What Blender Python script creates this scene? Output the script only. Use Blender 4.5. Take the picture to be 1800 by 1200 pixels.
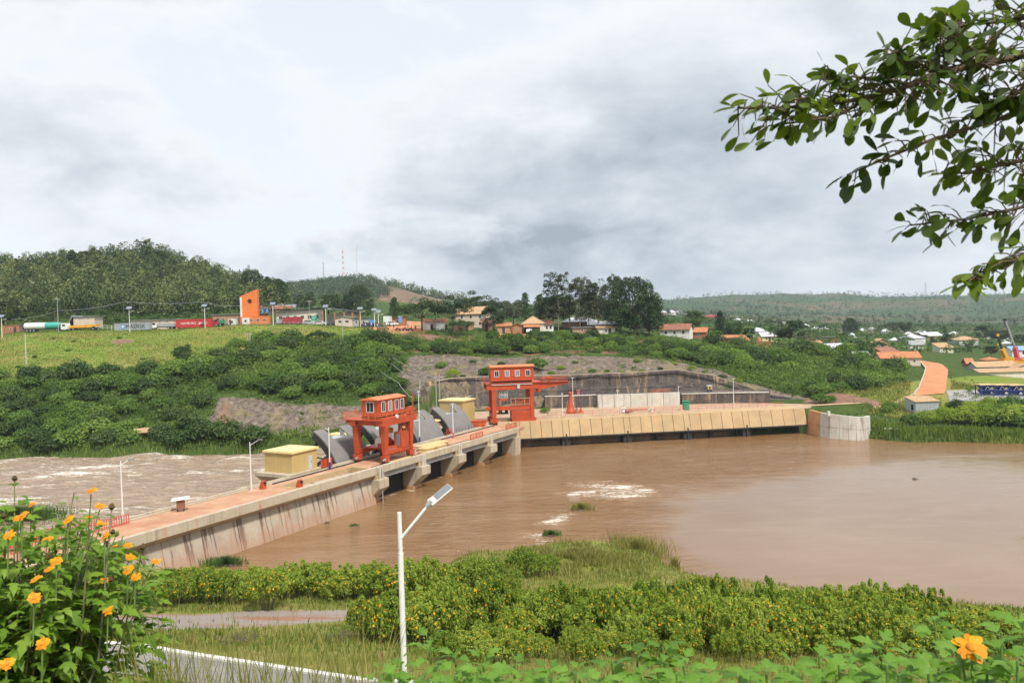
import bpy, math, random
import numpy as np
from mathutils import Vector, Matrix
for _o in list(bpy.data.objects): bpy.data.objects.remove(_o)
S = bpy.context.scene
COL = S.collection
R = math.radians

# ---------------------------------------------------------------- camera
FPX, PITCH, ROLL, CAMZ = 1400.0, R(1.4), R(1.6), 27.0
_f = np.array([0, math.cos(PITCH), -math.sin(PITCH)]); _r0 = np.array([1.0, 0, 0]); _u0 = np.array([0, math.sin(PITCH), math.cos(PITCH)])
_up = _u0*math.cos(ROLL) + _r0*math.sin(ROLL); _rt = _r0*math.cos(ROLL) - _u0*math.sin(ROLL)
_C = np.array([0, 0, CAMZ])
def D(px, py, Y):            # world point seen at (px,py) standing Y metres away
    d = _f + _rt*(px-900)/FPX + _up*(600-py)/FPX
    return _C + d*(Y/d[1])
def G(px, py, z):            # world point seen at (px,py) at height z
    d = _f + _rt*(px-900)/FPX + _up*(600-py)/FPX
    return _C + d*((z-CAMZ)/d[2])
cam = bpy.data.objects.new('camera', bpy.data.cameras.new('camera')); COL.objects.link(cam)
cam.data.sensor_width = 36.0; cam.data.lens = 36.0*FPX/1800.0
cam.data.clip_start = 0.1; cam.data.clip_end = 20000
cam.matrix_world = Matrix(((_rt[0], _up[0], -_f[0], 0), (_rt[1], _up[1], -_f[1], 0), (_rt[2], _up[2], -_f[2], CAMZ), (0, 0, 0, 1)))
S.camera = cam

# ---------------------------------------------------------------- world, sun, exposure
SUN_EL, SUN_AZ = R(56), R(150)      # azimuth clockwise from +Y: the sun stands behind and to the right of the camera
world = bpy.data.worlds.new('World'); S.world = world; world.use_nodes = True
def build_world():
    nt = world.node_tree; N = nt.nodes; L = nt.links; N.clear()
    def nd(t, **k):
        n = N.new(t)
        for a, b in k.items(): setattr(n, a, b)
        return n
    def mth(op, a, b=None, c=None, clamp=False):
        n = nd('ShaderNodeMath', operation=op); n.use_clamp = clamp
        for i, x in enumerate((a, b, c)):
            if x is None: continue
            if isinstance(x, (int, float)): n.inputs[i].default_value = x
            else: L.new(x, n.inputs[i])
        return n.outputs[0]
    def mixc(f, a, b):
        n = nd('ShaderNodeMix', data_type='RGBA')
        for i, x in ((0, f), (6, a), (7, b)):
            if isinstance(x, (int, float)): n.inputs[i].default_value = x
            elif isinstance(x, tuple): n.inputs[i].default_value = (*x, 1)
            else: L.new(x, n.inputs[i])
        return n.outputs[2]
    def sstep(x, a, b):
        n = nd('ShaderNodeMapRange', interpolation_type='SMOOTHSTEP'); L.new(x, n.inputs[0])
        n.inputs[1].default_value = a; n.inputs[2].default_value = b; return n.outputs[0]
    sky = nd('ShaderNodeTexSky', sky_type='NISHITA'); sky.sun_disc = False
    sky.sun_elevation = SUN_EL; sky.sun_rotation = SUN_AZ; sky.altitude = 1400; sky.air_density = 1.0; sky.dust_density = 1.5
    tc = nd('ShaderNodeTexCoord'); g = tc.outputs['Generated']
    sep = nd('ShaderNodeSeparateXYZ'); L.new(g, sep.inputs[0])
    z = mth('MAXIMUM', sep.outputs[2], 0.0)
    den = mth('ADD', z, 0.42)
    cb = nd('ShaderNodeCombineXYZ')
    L.new(mth('DIVIDE', sep.outputs[0], den), cb.inputs[0]); L.new(mth('DIVIDE', sep.outputs[1], den), cb.inputs[1]); L.new(mth('MULTIPLY', z, 1.6), cb.inputs[2])
    def noise(scale, detail, rough, off, dist=0.0):
        mp = nd('ShaderNodeMapping'); mp.inputs['Location'].default_value = off; L.new(cb.outputs[0], mp.inputs[0])
        n = nd('ShaderNodeTexNoise'); n.inputs['Scale'].default_value = scale; n.inputs['Detail'].default_value = detail
        n.inputs['Roughness'].default_value = rough; n.inputs['Distortion'].default_value = dist
        L.new(mp.outputs[0], n.inputs[0]); return n.outputs[0]
    big = noise(0.95, 4, 0.5, (3.1, 0.35, 0.0), 0.3)
    fine = noise(2.9, 8, 0.56, (1.7, 4.2, 0.0), 0.35)
    wisp = noise(7.5, 9, 0.66, (7.7, 1.2, 0.0), 0.2)
    # a heavier grey bank lies over the valley, around azimuth +3 deg and elevation 13 deg
    az = mth('ARCTAN2', sep.outputs[0], sep.outputs[1]); el = mth('ARCSINE', sep.outputs[2])
    wob = mth('SUBTRACT', fine, 0.5)
    ax = mth('DIVIDE', mth('ADD', mth('SUBTRACT', az, 0.05), mth('MULTIPLY', wob, 0.55)), 0.40)
    ey = mth('DIVIDE', mth('ADD', mth('SUBTRACT', el, 0.185), mth('MULTIPLY', wob, 0.30)), 0.135)
    rr = mth('SQRT', mth('ADD', mth('MULTIPLY', ax, ax), mth('MULTIPLY', ey, ey)))
    bank = mth('SUBTRACT', 1.0, sstep(rr, 0.25, 1.5))
    t = mth('SUBTRACT', mth('ADD', mth('MULTIPLY', big, 0.78), mth('ADD', mth('MULTIPLY', fine, 0.46), mth('MULTIPLY', wisp, 0.24))), 0.195)
    # thinner, brighter cloud over the left of the valley
    bx = mth('DIVIDE', mth('ADD', mth('ADD', az, 0.42), mth('MULTIPLY', wob, 0.5)), 0.34); by = mth('DIVIDE', mth('ADD', mth('SUBTRACT', el, 0.19), mth('MULTIPLY', wob, 0.3)), 0.22)
    thin = mth('SUBTRACT', 1.0, sstep(mth('SQRT', mth('ADD', mth('MULTIPLY', bx, bx), mth('MULTIPLY', by, by))), 0.3, 1.5))
    thick = mth('SUBTRACT', mth('ADD', t, mth('MULTIPLY', bank, 0.20)), mth('MULTIPLY', thin, 0.085))
    cr = nd('ShaderNodeValToRGB'); L.new(thick, cr.inputs[0])
    e = cr.color_ramp.elements
    e[0].position = 0.43; e[0].color = (0.635, 0.648, 0.66, 1)
    e[1].position = 0.79; e[1].color = (0.245, 0.285, 0.33, 1)
    for p, c in ((0.53, (0.545, 0.57, 0.595, 1)), (0.64, (0.425, 0.462, 0.50, 1))):
        q = e.new(p); q.color = c
    sc = nd('ShaderNodeVectorMath', operation='SCALE'); L.new(sky.outputs[0], sc.inputs[0]); sc.inputs['Scale'].default_value = 0.11
    gap = mth('MULTIPLY', mth('SUBTRACT', 1.0, sstep(thick, 0.40, 0.50)), 0.22)
    col = mixc(gap, cr.outputs[0], sc.outputs[0])
    hz = mth('SUBTRACT', 1.0, sstep(el, 0.0, 0.10))
    col = mixc(mth('MULTIPLY', hz, 0.35), col, (0.56, 0.59, 0.62))
    bg = nd('ShaderNodeBackground'); L.new(col, bg.inputs[0]); bg.inputs[1].default_value = 1.0
    out = nd('ShaderNodeOutputWorld'); L.new(bg.outputs[0], out.inputs[0])
build_world()
world.cycles.sampling_method = 'MANUAL'; world.cycles.sample_map_resolution = 512
sun = bpy.data.objects.new('sun', bpy.data.lights.new('sun', 'SUN')); COL.objects.link(sun)
sun.data.energy = 2.8; sun.data.angle = R(7); sun.data.color = (1.0, 0.95, 0.87)
_sd = Vector((math.sin(SUN_AZ)*math.cos(SUN_EL), math.cos(SUN_AZ)*math.cos(SUN_EL), math.sin(SUN_EL)))
sun.rotation_euler = _sd.to_track_quat('Z', 'Y').to_euler(); sun.location = _sd*300
S.view_settings.view_transform = 'Standard'; S.view_settings.look = 'None'
S.view_settings.exposure = 0.7; S.view_settings.gamma = 1.0; S.view_settings.use_curve_mapping = False
cy = S.cycles; cy.use_denoising = True; cy.max_bounces = 5; cy.diffuse_bounces = 2; cy.glossy_bounces = 3
cy.transmission_bounces = 3; cy.transparent_max_bounces = 6; cy.volume_bounces = 0; cy.caustics_reflective = False; cy.caustics_refractive = False
cy.sample_clamp_indirect = 4.0; cy.adaptive_threshold = 0.02
try: cy.denoiser = 'OPENIMAGEDENOISE'
except Exception: pass

# ---------------------------------------------------------------- helpers
rng = np.random.default_rng(7)
random.seed(7)
def mesh_np(name, V, Fc, smooth=False):
    V = np.asarray(V, dtype=np.float32).reshape(-1, 3); Fc = np.asarray(Fc, dtype=np.int32)
    me = bpy.data.meshes.new(name); n, k = Fc.shape
    me.vertices.add(len(V)); me.vertices.foreach_set('co', V.ravel())
    me.loops.add(n*k); me.loops.foreach_set('vertex_index', Fc.ravel())
    me.polygons.add(n); me.polygons.foreach_set('loop_start', np.arange(0, n*k, k, dtype=np.int32))
    if smooth: me.polygons.foreach_set('use_smooth', np.ones(n, dtype=bool))
    me.update(calc_edges=True); me.validate(); return me
def put(name, me, mat=None, parent=None, loc=None, rz=None, sc=None):
    if mat is not None and len(me.materials) == 0:
        for m in (mat if isinstance(mat, (list, tuple)) else [mat]): me.materials.append(m)
    o = bpy.data.objects.new(name, me); COL.objects.link(o)
    if parent is not None: o.parent = parent
    if loc is not None: o.location = Vector(loc)
    if rz is not None: o.rotation_euler = (0, 0, rz)
    if sc is not None: o.scale = sc if isinstance(sc, (tuple, list)) else (sc, sc, sc)
    return o
def tag(o, label=None, cat=None, group=None, kind=None):
    for k, v in (('label', label), ('category', cat), ('group', group), ('kind', kind)):
        if v: o[k] = v
    return o
def thing(name, label, cat, loc=(0, 0, 0), rz=0.0, group=None):
    o = bpy.data.objects.new(name, None); COL.objects.link(o); o.empty_display_size = 0.3
    o.location = Vector(loc); o.rotation_euler = (0, 0, rz); return tag(o, label, cat, group)
def copy_tree(o, parent=None):
    c = o.copy(); COL.objects.link(c); c.parent = parent
    for ch in o.children: copy_tree(ch, c)
    return c
class MB:
    def __init__(s): s.v = []; s.f = []; s.mi = []
    def add(s, vs, fs, m=0):
        b = len(s.v); s.v += [tuple(float(c) for c in p) for p in vs]; s.f += [tuple(b+i for i in f) for f in fs]; s.mi += [m]*len(fs); return s
    def box(s, x0, y0, z0, x1, y1, z1, m=0):
        return s.add([(x0,y0,z0),(x1,y0,z0),(x1,y1,z0),(x0,y1,z0),(x0,y0,z1),(x1,y0,z1),(x1,y1,z1),(x0,y1,z1)],
                     [(0,3,2,1),(4,5,6,7),(0,1,5,4),(1,2,6,5),(2,3,7,6),(3,0,4,7)], m)
    def bar(s, p, q, w, h=None, m=0):
        h = h or w; p = Vector(p); q = Vector(q); d = (q-p).normalized()
        a = d.cross(Vector((0,0,1)))
        if a.length < 1e-3: a = d.cross(Vector((0,1,0)))
        a.normalize(); b = a.cross(d).normalized(); a = a*w/2; b = b*h/2
        return s.add([p-a-b, p+a-b, p+a+b, p-a+b, q-a-b, q+a-b, q+a+b, q-a+b],
                     [(0,1,2,3),(4,7,6,5),(0,4,5,1),(1,5,6,2),(2,6,7,3),(3,7,4,0)], m)
    def tube(s, pts, rad, n=8, m=0, cap=True):
        pts = [Vector(p) for p in pts]; rad = rad if isinstance(rad, (list, tuple)) else [rad]*len(pts)
        vs = []; fs = []; pa = None
        for i, p in enumerate(pts):
            d = (pts[min(i+1, len(pts)-1)]-pts[max(i-1, 0)]).normalized()
            if pa is None:
                pa = d.cross(Vector((0,0,1)))
                if pa.length < 1e-3: pa = d.cross(Vector((1,0,0)))
            a = (pa - d*pa.dot(d)).normalized(); pa = a; b = d.cross(a)
            for k in range(n):
                t = 2*math.pi*k/n; vs.append(p + a*(math.cos(t)*rad[i]) + b*(math.sin(t)*rad[i]))
        for i in range(len(pts)-1):
            for k in range(n): fs.append((i*n+k, i*n+(k+1)%n, (i+1)*n+(k+1)%n, (i+1)*n+k))
        if cap: fs.append(tuple(range(n-1, -1, -1))); fs.append(tuple((len(pts)-1)*n+k for k in range(n)))
        return s.add(vs, fs, m)
    def prism(s, poly, axis, a, b, m=0):
        """poly: list of 2-D points; axis 'x': (y,z), 'y': (x,z), 'z': (x,y)"""
        def P(q, t): return {'x': (t, q[0], q[1]), 'y': (q[0], t, q[1]), 'z': (q[0], q[1], t)}[axis]
        n = len(poly); vs = [P(q, a) for q in poly] + [P(q, b) for q in poly]
        fs = [tuple(range(n-1, -1, -1)), tuple(range(n, 2*n))] + [(i, (i+1)%n, n+(i+1)%n, n+i) for i in range(n)]
        return s.add(vs, fs, m)
    def build(s, name, mat, parent=None, smooth=False, bevel=0.0, loc=None, rz=None):
        me = bpy.data.meshes.new(name); me.from_pydata(s.v, [], s.f)
        import bmesh
        bm = bmesh.new(); bm.from_mesh(me); bmesh.ops.recalc_face_normals(bm, faces=bm.faces); bm.to_mesh(me); bm.free()
        if any(s.mi): me.polygons.foreach_set('material_index', s.mi)
        if smooth:
            me.polygons.foreach_set('use_smooth', [True]*len(me.polygons)); me.set_sharp_from_angle(angle=R(40))
        o = put(name, me, mat, parent, loc, rz)
        if bevel:
            md = o.modifiers.new('bevel', 'BEVEL'); md.width = bevel; md.segments = 1; md.limit_method = 'ANGLE'
        return o
# value noise on numpy arrays
_tab = np.random.default_rng(3).random((256, 256)).astype(np.float32)
def vnoise(x, y):
    xi = np.floor(x).astype(int); yi = np.floor(y).astype(int); fx = x-xi; fy = y-yi
    fx = fx*fx*(3-2*fx); fy = fy*fy*(3-2*fy)
    a = _tab[xi & 255, yi & 255]; b = _tab[(xi+1) & 255, yi & 255]; c = _tab[xi & 255, (yi+1) & 255]; d = _tab[(xi+1) & 255, (yi+1) & 255]
    return (a*(1-fx)+b*fx)*(1-fy) + (c*(1-fx)+d*fx)*fy
def fbm(x, y, oct=4, gain=0.5):
    t = 0.0; a = 1.0; w = 0.0
    for i in range(oct): t = t + a*vnoise(x*2**i+17.3*i, y*2**i+9.1*i); w += a; a *= gain
    return t/w
def sstep(x, a, b):
    t = np.clip((x-a)/(b-a), 0, 1); return t*t*(3-2*t)
def poly_sd(X, Y, poly):     # signed distance, negative inside
    d = np.full(X.shape, 1e9); ins = np.zeros(X.shape, bool); n = len(poly)
    for i in range(n):
        x0, y0 = poly[i]; x1, y1 = poly[(i+1) % n]; ex, ey = x1-x0, y1-y0
        t = np.clip(((X-x0)*ex+(Y-y0)*ey)/(ex*ex+ey*ey+1e-9), 0, 1)
        d = np.minimum(d, np.hypot(X-x0-t*ex, Y-y0-t*ey))
        c = ((y0 <= Y) & (y1 > Y)) | ((y1 <= Y) & (y0 > Y))
        ins ^= c & (X < x0 + (Y-y0)*ex/(ey if abs(ey) > 1e-9 else 1e-9))
    return np.where(ins, -d, d)

# ---------------------------------------------------------------- materials
class NT:
    def __init__(s, name):
        s.m = bpy.data.materials.new(name); s.m.use_nodes = True; s.t = s.m.node_tree; s.N = s.t.nodes; s.L = s.t.links
        s.N.clear(); s.out = s.N.new('ShaderNodeOutputMaterial'); s.p = s.N.new('ShaderNodeBsdfPrincipled'); s.L.new(s.p.outputs[0], s.out.inputs[0])
        s._tc = None
    def tc(s, which='Object'):
        if s._tc is None: s._tc = s.N.new('ShaderNodeTexCoord')
        return s._tc.outputs[which]
    def pos(s): 
        g = s.N.new('ShaderNodeNewGeometry'); return g.outputs['Position']
    def isl(s):
        g = s.N.new('ShaderNodeNewGeometry'); return g.outputs['Random Per Island']
    def orand(s): return s.N.new('ShaderNodeObjectInfo').outputs['Random']
    def attr(s, n):
        a = s.N.new('ShaderNodeAttribute'); a.attribute_name = n; return a.outputs['Fac']
    def set(s, inp, v):
        i = s.p.inputs[inp]
        if hasattr(v, 'is_output') or hasattr(v, 'links'): s.L.new(v, i)
        elif isinstance(v, tuple) and len(v) == 3: i.default_value = (*v, 1)
        else: i.default_value = v
        return s
    def _in(s, i, v):
        if v is None: return
        if isinstance(v, (int, float)): i.default_value = v
        elif isinstance(v, tuple): i.default_value = v if len(v) != 3 or i.type == 'VECTOR' else (*v, 1)
        else: s.L.new(v, i)
    def math(s, op, a, b=None, c=None, clamp=False):
        n = s.N.new('ShaderNodeMath'); n.operation = op; n.use_clamp = clamp
        for k, x in enumerate((a, b, c)): s._in(n.inputs[k], x)
        return n.outputs[0]
    def mix(s, f, a, b, mode='MIX'):
        n = s.N.new('ShaderNodeMix'); n.data_type = 'RGBA'; n.blend_type = mode
        s._in(n.inputs[0], f); s._in(n.inputs[6], a); s._in(n.inputs[7], b); return n.outputs[2]
    def noise(s, vec, scale, detail=4, rough=0.55, sc=None, dist=0.0, off=None):
        if sc or off:
            mp = s.N.new('ShaderNodeMapping'); s.L.new(vec, mp.inputs[0])
            if sc: mp.inputs['Scale'].default_value = sc
            if off: mp.inputs['Location'].default_value = off
            vec = mp.outputs[0]
        n = s.N.new('ShaderNodeTexNoise'); n.inputs['Scale'].default_value = scale; n.inputs['Detail'].default_value = detail
        n.inputs['Roughness'].default_value = rough; n.inputs['Distortion'].default_value = dist; s.L.new(vec, n.inputs[0]); return n.outputs[0]
    def vor(s, vec, scale, feat='F1', out='Distance'):
        n = s.N.new('ShaderNodeTexVoronoi'); n.feature = feat; n.inputs['Scale'].default_value = scale; s.L.new(vec, n.inputs[0]); return n.outputs[out]
    def ramp(s, v, stops):
        n = s.N.new('ShaderNodeValToRGB'); s.L.new(v, n.inputs[0]); e = n.color_ramp.elements
        e[0].position, e[0].color = stops[0][0], (*stops[0][1], 1); e[1].position, e[1].color = stops[-1][0], (*stops[-1][1], 1)
        for p, c in stops[1:-1]: q = e.new(p); q.color = (*c, 1)
        return n.outputs[0]
    def rng(s, v, a, b, c=0.0, d=1.0, smooth=True):
        n = s.N.new('ShaderNodeMapRange'); n.interpolation_type = 'SMOOTHSTEP' if smooth else 'LINEAR'; s.L.new(v, n.inputs[0])
        for k, x in enumerate((a, b, c, d)): n.inputs[k+1].default_value = x
        return n.outputs[0]
    def sep(s, v):
        n = s.N.new('ShaderNodeSeparateXYZ'); s.L.new(v, n.inputs[0]); return n.outputs
    def bump(s, h, strength=0.4, dist=0.05):
        n = s.N.new('ShaderNodeBump'); n.inputs['Strength'].default_value = strength; n.inputs['Distance'].default_value = dist
        s.L.new(h, n.inputs['Height']); s.L.new(n.outputs[0], s.p.inputs['Normal']); return s
M = {}
def plain(name, col, rough=0.6, metal=0.0, var=0.12, scale=1.5, dirt=None, bump=0.0, spec=0.5):
    n = NT(name); v = n.noise(n.tc(), scale, 5, 0.6)
    dk = tuple(c*(1-var*2) for c in col); lt = tuple(min(1, c*(1+var)) for c in col)
    c = n.ramp(v, [(0.3, dk), (0.7, lt)])
    if dirt:
        st = n.noise(n.tc(), 1.0, 5, 0.65, sc=(2.2, 2.2, 0.25)); c = n.mix(n.math('MULTIPLY', n.rng(st, 0.48, 0.72), dirt[1]), c, dirt[0])
    n.set('Base Color', c).set('Roughness', rough).set('Metallic', metal).set('Specular IOR Level', spec)
    if bump: n.bump(v, bump)
    M[name] = n.m; return n.m
def foliage(name, dark, mid, light, trans=0.35, rough=0.55, spec=0.3, objvar=0.5, tint=0.0):
    n = NT(name)
    k = n.math('ADD', n.math('MULTIPLY', n.isl(), 1.0-objvar-tint), n.math('MULTIPLY', n.orand(), objvar))
    if tint: k = n.math('ADD', k, n.math('MULTIPLY', n.attr('tint'), tint))
    c = n.ramp(k, [(0.05, dark), (0.5, mid), (0.95, light)])
    n.set('Base Color', c).set('Roughness', rough).set('Specular IOR Level', spec)
    tr = n.N.new('ShaderNodeBsdfTranslucent'); n.L.new(n.mix(1.0, c, (1.0, 1.0, 0.55), 'MULTIPLY'), tr.inputs[0])
    mx = n.N.new('ShaderNodeMixShader'); mx.inputs[0].default_value = trans
    n.L.new(n.p.outputs[0], mx.inputs[1]); n.L.new(tr.outputs[0], mx.inputs[2]); n.L.new(mx.outputs[0], n.out.inputs[0])
    M[name] = n.m; return n.m
foliage('leaf_bush', (0.05, 0.105, 0.015), (0.115, 0.21, 0.03), (0.235, 0.34, 0.06), objvar=0.6)
foliage('leaf_mass', (0.05, 0.10, 0.015), (0.12, 0.205, 0.032), (0.25, 0.32, 0.065), objvar=0.0, tint=0.62)
foliage('leaf_dark', (0.018, 0.04, 0.012), (0.040, 0.075, 0.019), (0.085, 0.13, 0.03), trans=0.25, objvar=0.3)
foliage('leaf_mid', (0.03, 0.065, 0.016), (0.062, 0.115, 0.026), (0.12, 0.18, 0.045), trans=0.3)
foliage('leaf_euc', (0.045, 0.06, 0.028), (0.085, 0.105, 0.05), (0.14, 0.165, 0.085), trans=0.25)
foliage('leaf_banana', (0.06, 0.12, 0.03), (0.10, 0.19, 0.05), (0.17, 0.28, 0.085), trans=0.4)
foliage('leaf_hedge', (0.11, 0.19, 0.016), (0.27, 0.38, 0.045), (0.48, 0.57, 0.11), trans=0.46, objvar=0.4)
foliage('leaf_near', (0.075, 0.165, 0.012), (0.18, 0.31, 0.03), (0.33, 0.45, 0.065), trans=0.4, rough=0.5)
foliage('leaf_fig', (0.032, 0.062, 0.009), (0.088, 0.145, 0.018), (0.20, 0.28, 0.036), trans=0.42, rough=0.33, spec=0.5, objvar=0.75)
foliage('leaf_yellow', (0.16, 0.20, 0.01), (0.30, 0.33, 0.02), (0.42, 0.43, 0.03), trans=0.35)
foliage('grass', (0.13, 0.16, 0.03), (0.25, 0.25, 0.06), (0.42, 0.37, 0.13), trans=0.35, objvar=0.0)
foliage('grass_green', (0.08, 0.14, 0.02), (0.155, 0.235, 0.036), (0.27, 0.33, 0.07), trans=0.35, objvar=0.0)
foliage('reed', (0.045, 0.09, 0.02), (0.085, 0.16, 0.035), (0.15, 0.23, 0.06), trans=0.3, objvar=0.0)
foliage('petal', (0.62, 0.22, 0.004), (0.80, 0.32, 0.006), (0.88, 0.42, 0.012), trans=0.3, objvar=0.2)
foliage('petal_small', (0.62, 0.30, 0.006), (0.80, 0.43, 0.012), (0.88, 0.54, 0.02), trans=0.3, objvar=0.1)
foliage('far_wood', (0.03, 0.058, 0.02), (0.11, 0.155, 0.05), (0.29, 0.31, 0.12), trans=0.2, objvar=0.0, tint=0.7)
foliage('ridge_leaf', (0.03, 0.055, 0.024), (0.052, 0.085, 0.033), (0.08, 0.11, 0.043), trans=0.15, objvar=0.0, tint=0.7)
foliage('far_scrub', (0.035, 0.065, 0.025), (0.07, 0.115, 0.04), (0.14, 0.18, 0.07), trans=0.2, objvar=0.0, tint=0.7)
foliage('valley_leaf', (0.04, 0.08, 0.02), (0.09, 0.16, 0.042), (0.17, 0.26, 0.08), trans=0.3, objvar=0.0, tint=0.6)
def shoot_leaf(name, dark, light, trans=0.42):
    n = NT(name); o = n.tc(); x = n.sep(o); ay = n.math('ABSOLUTE', x[1])
    ph = n.math('SUBTRACT', x[0], n.math('MULTIPLY', ay, 0.9)); sv = n.math('ABSOLUTE', n.math('SINE', n.math('MULTIPLY', ph, 34.0)))
    vein = n.math('MAXIMUM', n.math('SUBTRACT', 1.0, n.rng(ay, 0.004, 0.016)), n.math('MULTIPLY', n.math('SUBTRACT', 1.0, n.rng(sv, 0.05, 0.28)), 0.6))
    c = n.mix(n.math('ADD', n.math('MULTIPLY', n.orand(), 0.6), n.math('MULTIPLY', n.noise(o, 7, 5, 0.6), 0.4)), dark, light)
    c = n.mix(n.math('MULTIPLY', vein, 0.45), c, (0.32, 0.48, 0.16)); c = n.mix(n.math('MULTIPLY', n.rng(n.noise(o, 16, 4, 0.7), 0.63, 0.70), 0.5), c, (0.20, 0.17, 0.04))
    n.set('Base Color', c).set('Roughness', 0.48).set('Specular IOR Level', 0.35); n.bump(n.math('SUBTRACT', 0.0, vein), 0.35, 0.01)
    tr = n.N.new('ShaderNodeBsdfTranslucent'); n.L.new(n.mix(1.0, c, (1.0, 1.0, 0.5), 'MULTIPLY'), tr.inputs[0]); mx = n.N.new('ShaderNodeMixShader'); mx.inputs[0].default_value = trans
    n.L.new(n.p.outputs[0], mx.inputs[1]); n.L.new(tr.outputs[0], mx.inputs[2]); n.L.new(mx.outputs[0], n.out.inputs[0]); M[name] = n.m
shoot_leaf('leaf_shoot', (0.11, 0.25, 0.02), (0.22, 0.40, 0.05))
plain('bark', (0.16, 0.115, 0.08), 0.9, var=0.3, scale=6, bump=0.5)
plain('bark_pale', (0.30, 0.26, 0.21), 0.85, var=0.3, scale=5, bump=0.3)
plain('stem', (0.20, 0.19, 0.07), 0.7, var=0.3, scale=8)
plain('stem_green', (0.16, 0.25, 0.06), 0.6, var=0.2, scale=8)
plain('twig_dead', (0.14, 0.10, 0.07), 0.9, var=0.3, scale=8)
plain('seed_head', (0.09, 0.06, 0.02), 0.9, var=0.3, scale=20)
plain('disc', (0.62, 0.24, 0.01), 0.8, var=0.2, scale=30)
plain('orange_paint', (0.52, 0.078, 0.024), 0.42, var=0.10, scale=0.8, dirt=((0.27, 0.06, 0.03), 0.6))
plain('orange_roof', (0.74, 0.20, 0.07), 0.5, var=0.1, scale=0.7)
plain('dark_steel', (0.045, 0.045, 0.048), 0.6, 0.3, var=0.3, scale=2)
plain('grey_steel', (0.36, 0.36, 0.36), 0.5, 0.35, var=0.12, scale=1, dirt=((0.22, 0.17, 0.13), 0.5))
plain('white_paint', (0.78, 0.78, 0.76), 0.45, var=0.05, scale=1)
plain('white_dull', (0.70, 0.68, 0.63), 0.7, var=0.08, scale=1, dirt=((0.36, 0.28, 0.2), 0.4))
plain('yellow_wall', (0.53, 0.385, 0.155), 0.8, var=0.05, scale=0.5, dirt=((0.42, 0.26, 0.09), 0.4))
plain('yellow_trim', (0.80, 0.64, 0.30), 0.75, var=0.05, scale=0.7)
plain('timber', (0.66, 0.47, 0.22), 0.75, var=0.12, scale=2.5)
plain('glass_dark', (0.03, 0.04, 0.05), 0.12, var=0.1)
plain('glass_sky', (0.22, 0.27, 0.29), 0.15, var=0.15, scale=1)
plain('red_paint', (0.62, 0.09, 0.06), 0.5, var=0.1)
plain('tower_orange', (0.72, 0.20, 0.045), 0.75, var=0.06, scale=0.4, dirt=((0.5, 0.15, 0.04), 0.3))
plain('roof_tan', (0.48, 0.31, 0.165), 0.7, var=0.12, scale=0.8, dirt=((0.40, 0.18, 0.08), 0.5))
plain('roof_orange', (0.50, 0.19, 0.075), 0.7, var=0.15, scale=0.8, dirt=((0.33, 0.13, 0.06), 0.5))
plain('roof_rust', (0.32, 0.13, 0.08), 0.8, var=0.2, scale=0.8, dirt=((0.16, 0.09, 0.06), 0.5))
plain('roof_white', (0.75, 0.76, 0.78), 0.35, 0.3, var=0.08, scale=0.6)
plain('roof_grey', (0.33, 0.34, 0.34), 0.55, 0.2, var=0.1, scale=0.8)
plain('roof_dark', (0.10, 0.10, 0.10), 0.6, var=0.15, scale=0.8)
plain('roof_blue', (0.24, 0.40, 0.62), 0.5, var=0.1)
plain('brick_wall', (0.42, 0.19, 0.10), 0.9, var=0.2, scale=2.0, dirt=((0.24, 0.12, 0.08), 0.5))
plain('mud_wall', (0.47, 0.29, 0.18), 0.95, var=0.15, scale=1.5, dirt=((0.28, 0.16, 0.10), 0.5))
plain('plaster', (0.72, 0.66, 0.55), 0.85, var=0.06, scale=0.8, dirt=((0.45, 0.33, 0.22), 0.4))
plain('plaster_pink', (0.68, 0.55, 0.44), 0.85, var=0.06, scale=0.8, dirt=((0.45, 0.33, 0.22), 0.4))
plain('plaster_white', (0.78, 0.77, 0.73), 0.85, var=0.05, scale=0.8, dirt=((0.5, 0.36, 0.25), 0.45))
plain('plaster_grey', (0.50, 0.52, 0.50), 0.85, var=0.08, scale=0.8)
plain('door_dark', (0.08, 0.05, 0.04), 0.7, var=0.2)
plain('sheet_metal', (0.50, 0.54, 0.56), 0.45, 0.25, var=0.08, scale=0.8, dirt=((0.34, 0.30, 0.26), 0.3))
plain('container_red', (0.55, 0.04, 0.035), 0.55, var=0.08, scale=0.6, dirt=((0.3, 0.03, 0.03), 0.4))
plain('container_maroon', (0.38, 0.045, 0.06), 0.55, var=0.1, scale=0.6)
plain('container_grey', (0.36, 0.38, 0.41), 0.55, var=0.06, scale=0.6, dirt=((0.25, 0.22, 0.20), 0.4))
plain('blue_paint', (0.03, 0.055, 0.25), 0.5, var=0.15)
plain('blue_light', (0.12, 0.32, 0.62), 0.5, var=0.1)
plain('teal_paint', (0.05, 0.38, 0.34), 0.35, var=0.06)
plain('green_paint', (0.02, 0.28, 0.16), 0.5, var=0.1)
plain('truck_yellow', (0.72, 0.36, 0.03), 0.5, var=0.1)
plain('crane_pink', (0.60, 0.12, 0.16), 0.5, var=0.1)
plain('rubber_and_shade', (0.02, 0.02, 0.02), 0.85, var=0.1)  # tyre black, also painted shade in the gate bays and intake gap
plain('solar', (0.30, 0.34, 0.40), 0.2, 0.4, var=0.1)
plain('lamp_grey', (0.24, 0.26, 0.28), 0.35, 0.3, var=0.1)
plain('galvanised', (0.55, 0.56, 0.57), 0.4, 0.5, var=0.1, scale=6)
plain('cable', (0.40, 0.40, 0.40), 0.6, var=0.05)
plain('skin', (0.10, 0.055, 0.035), 0.6, var=0.1)
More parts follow.
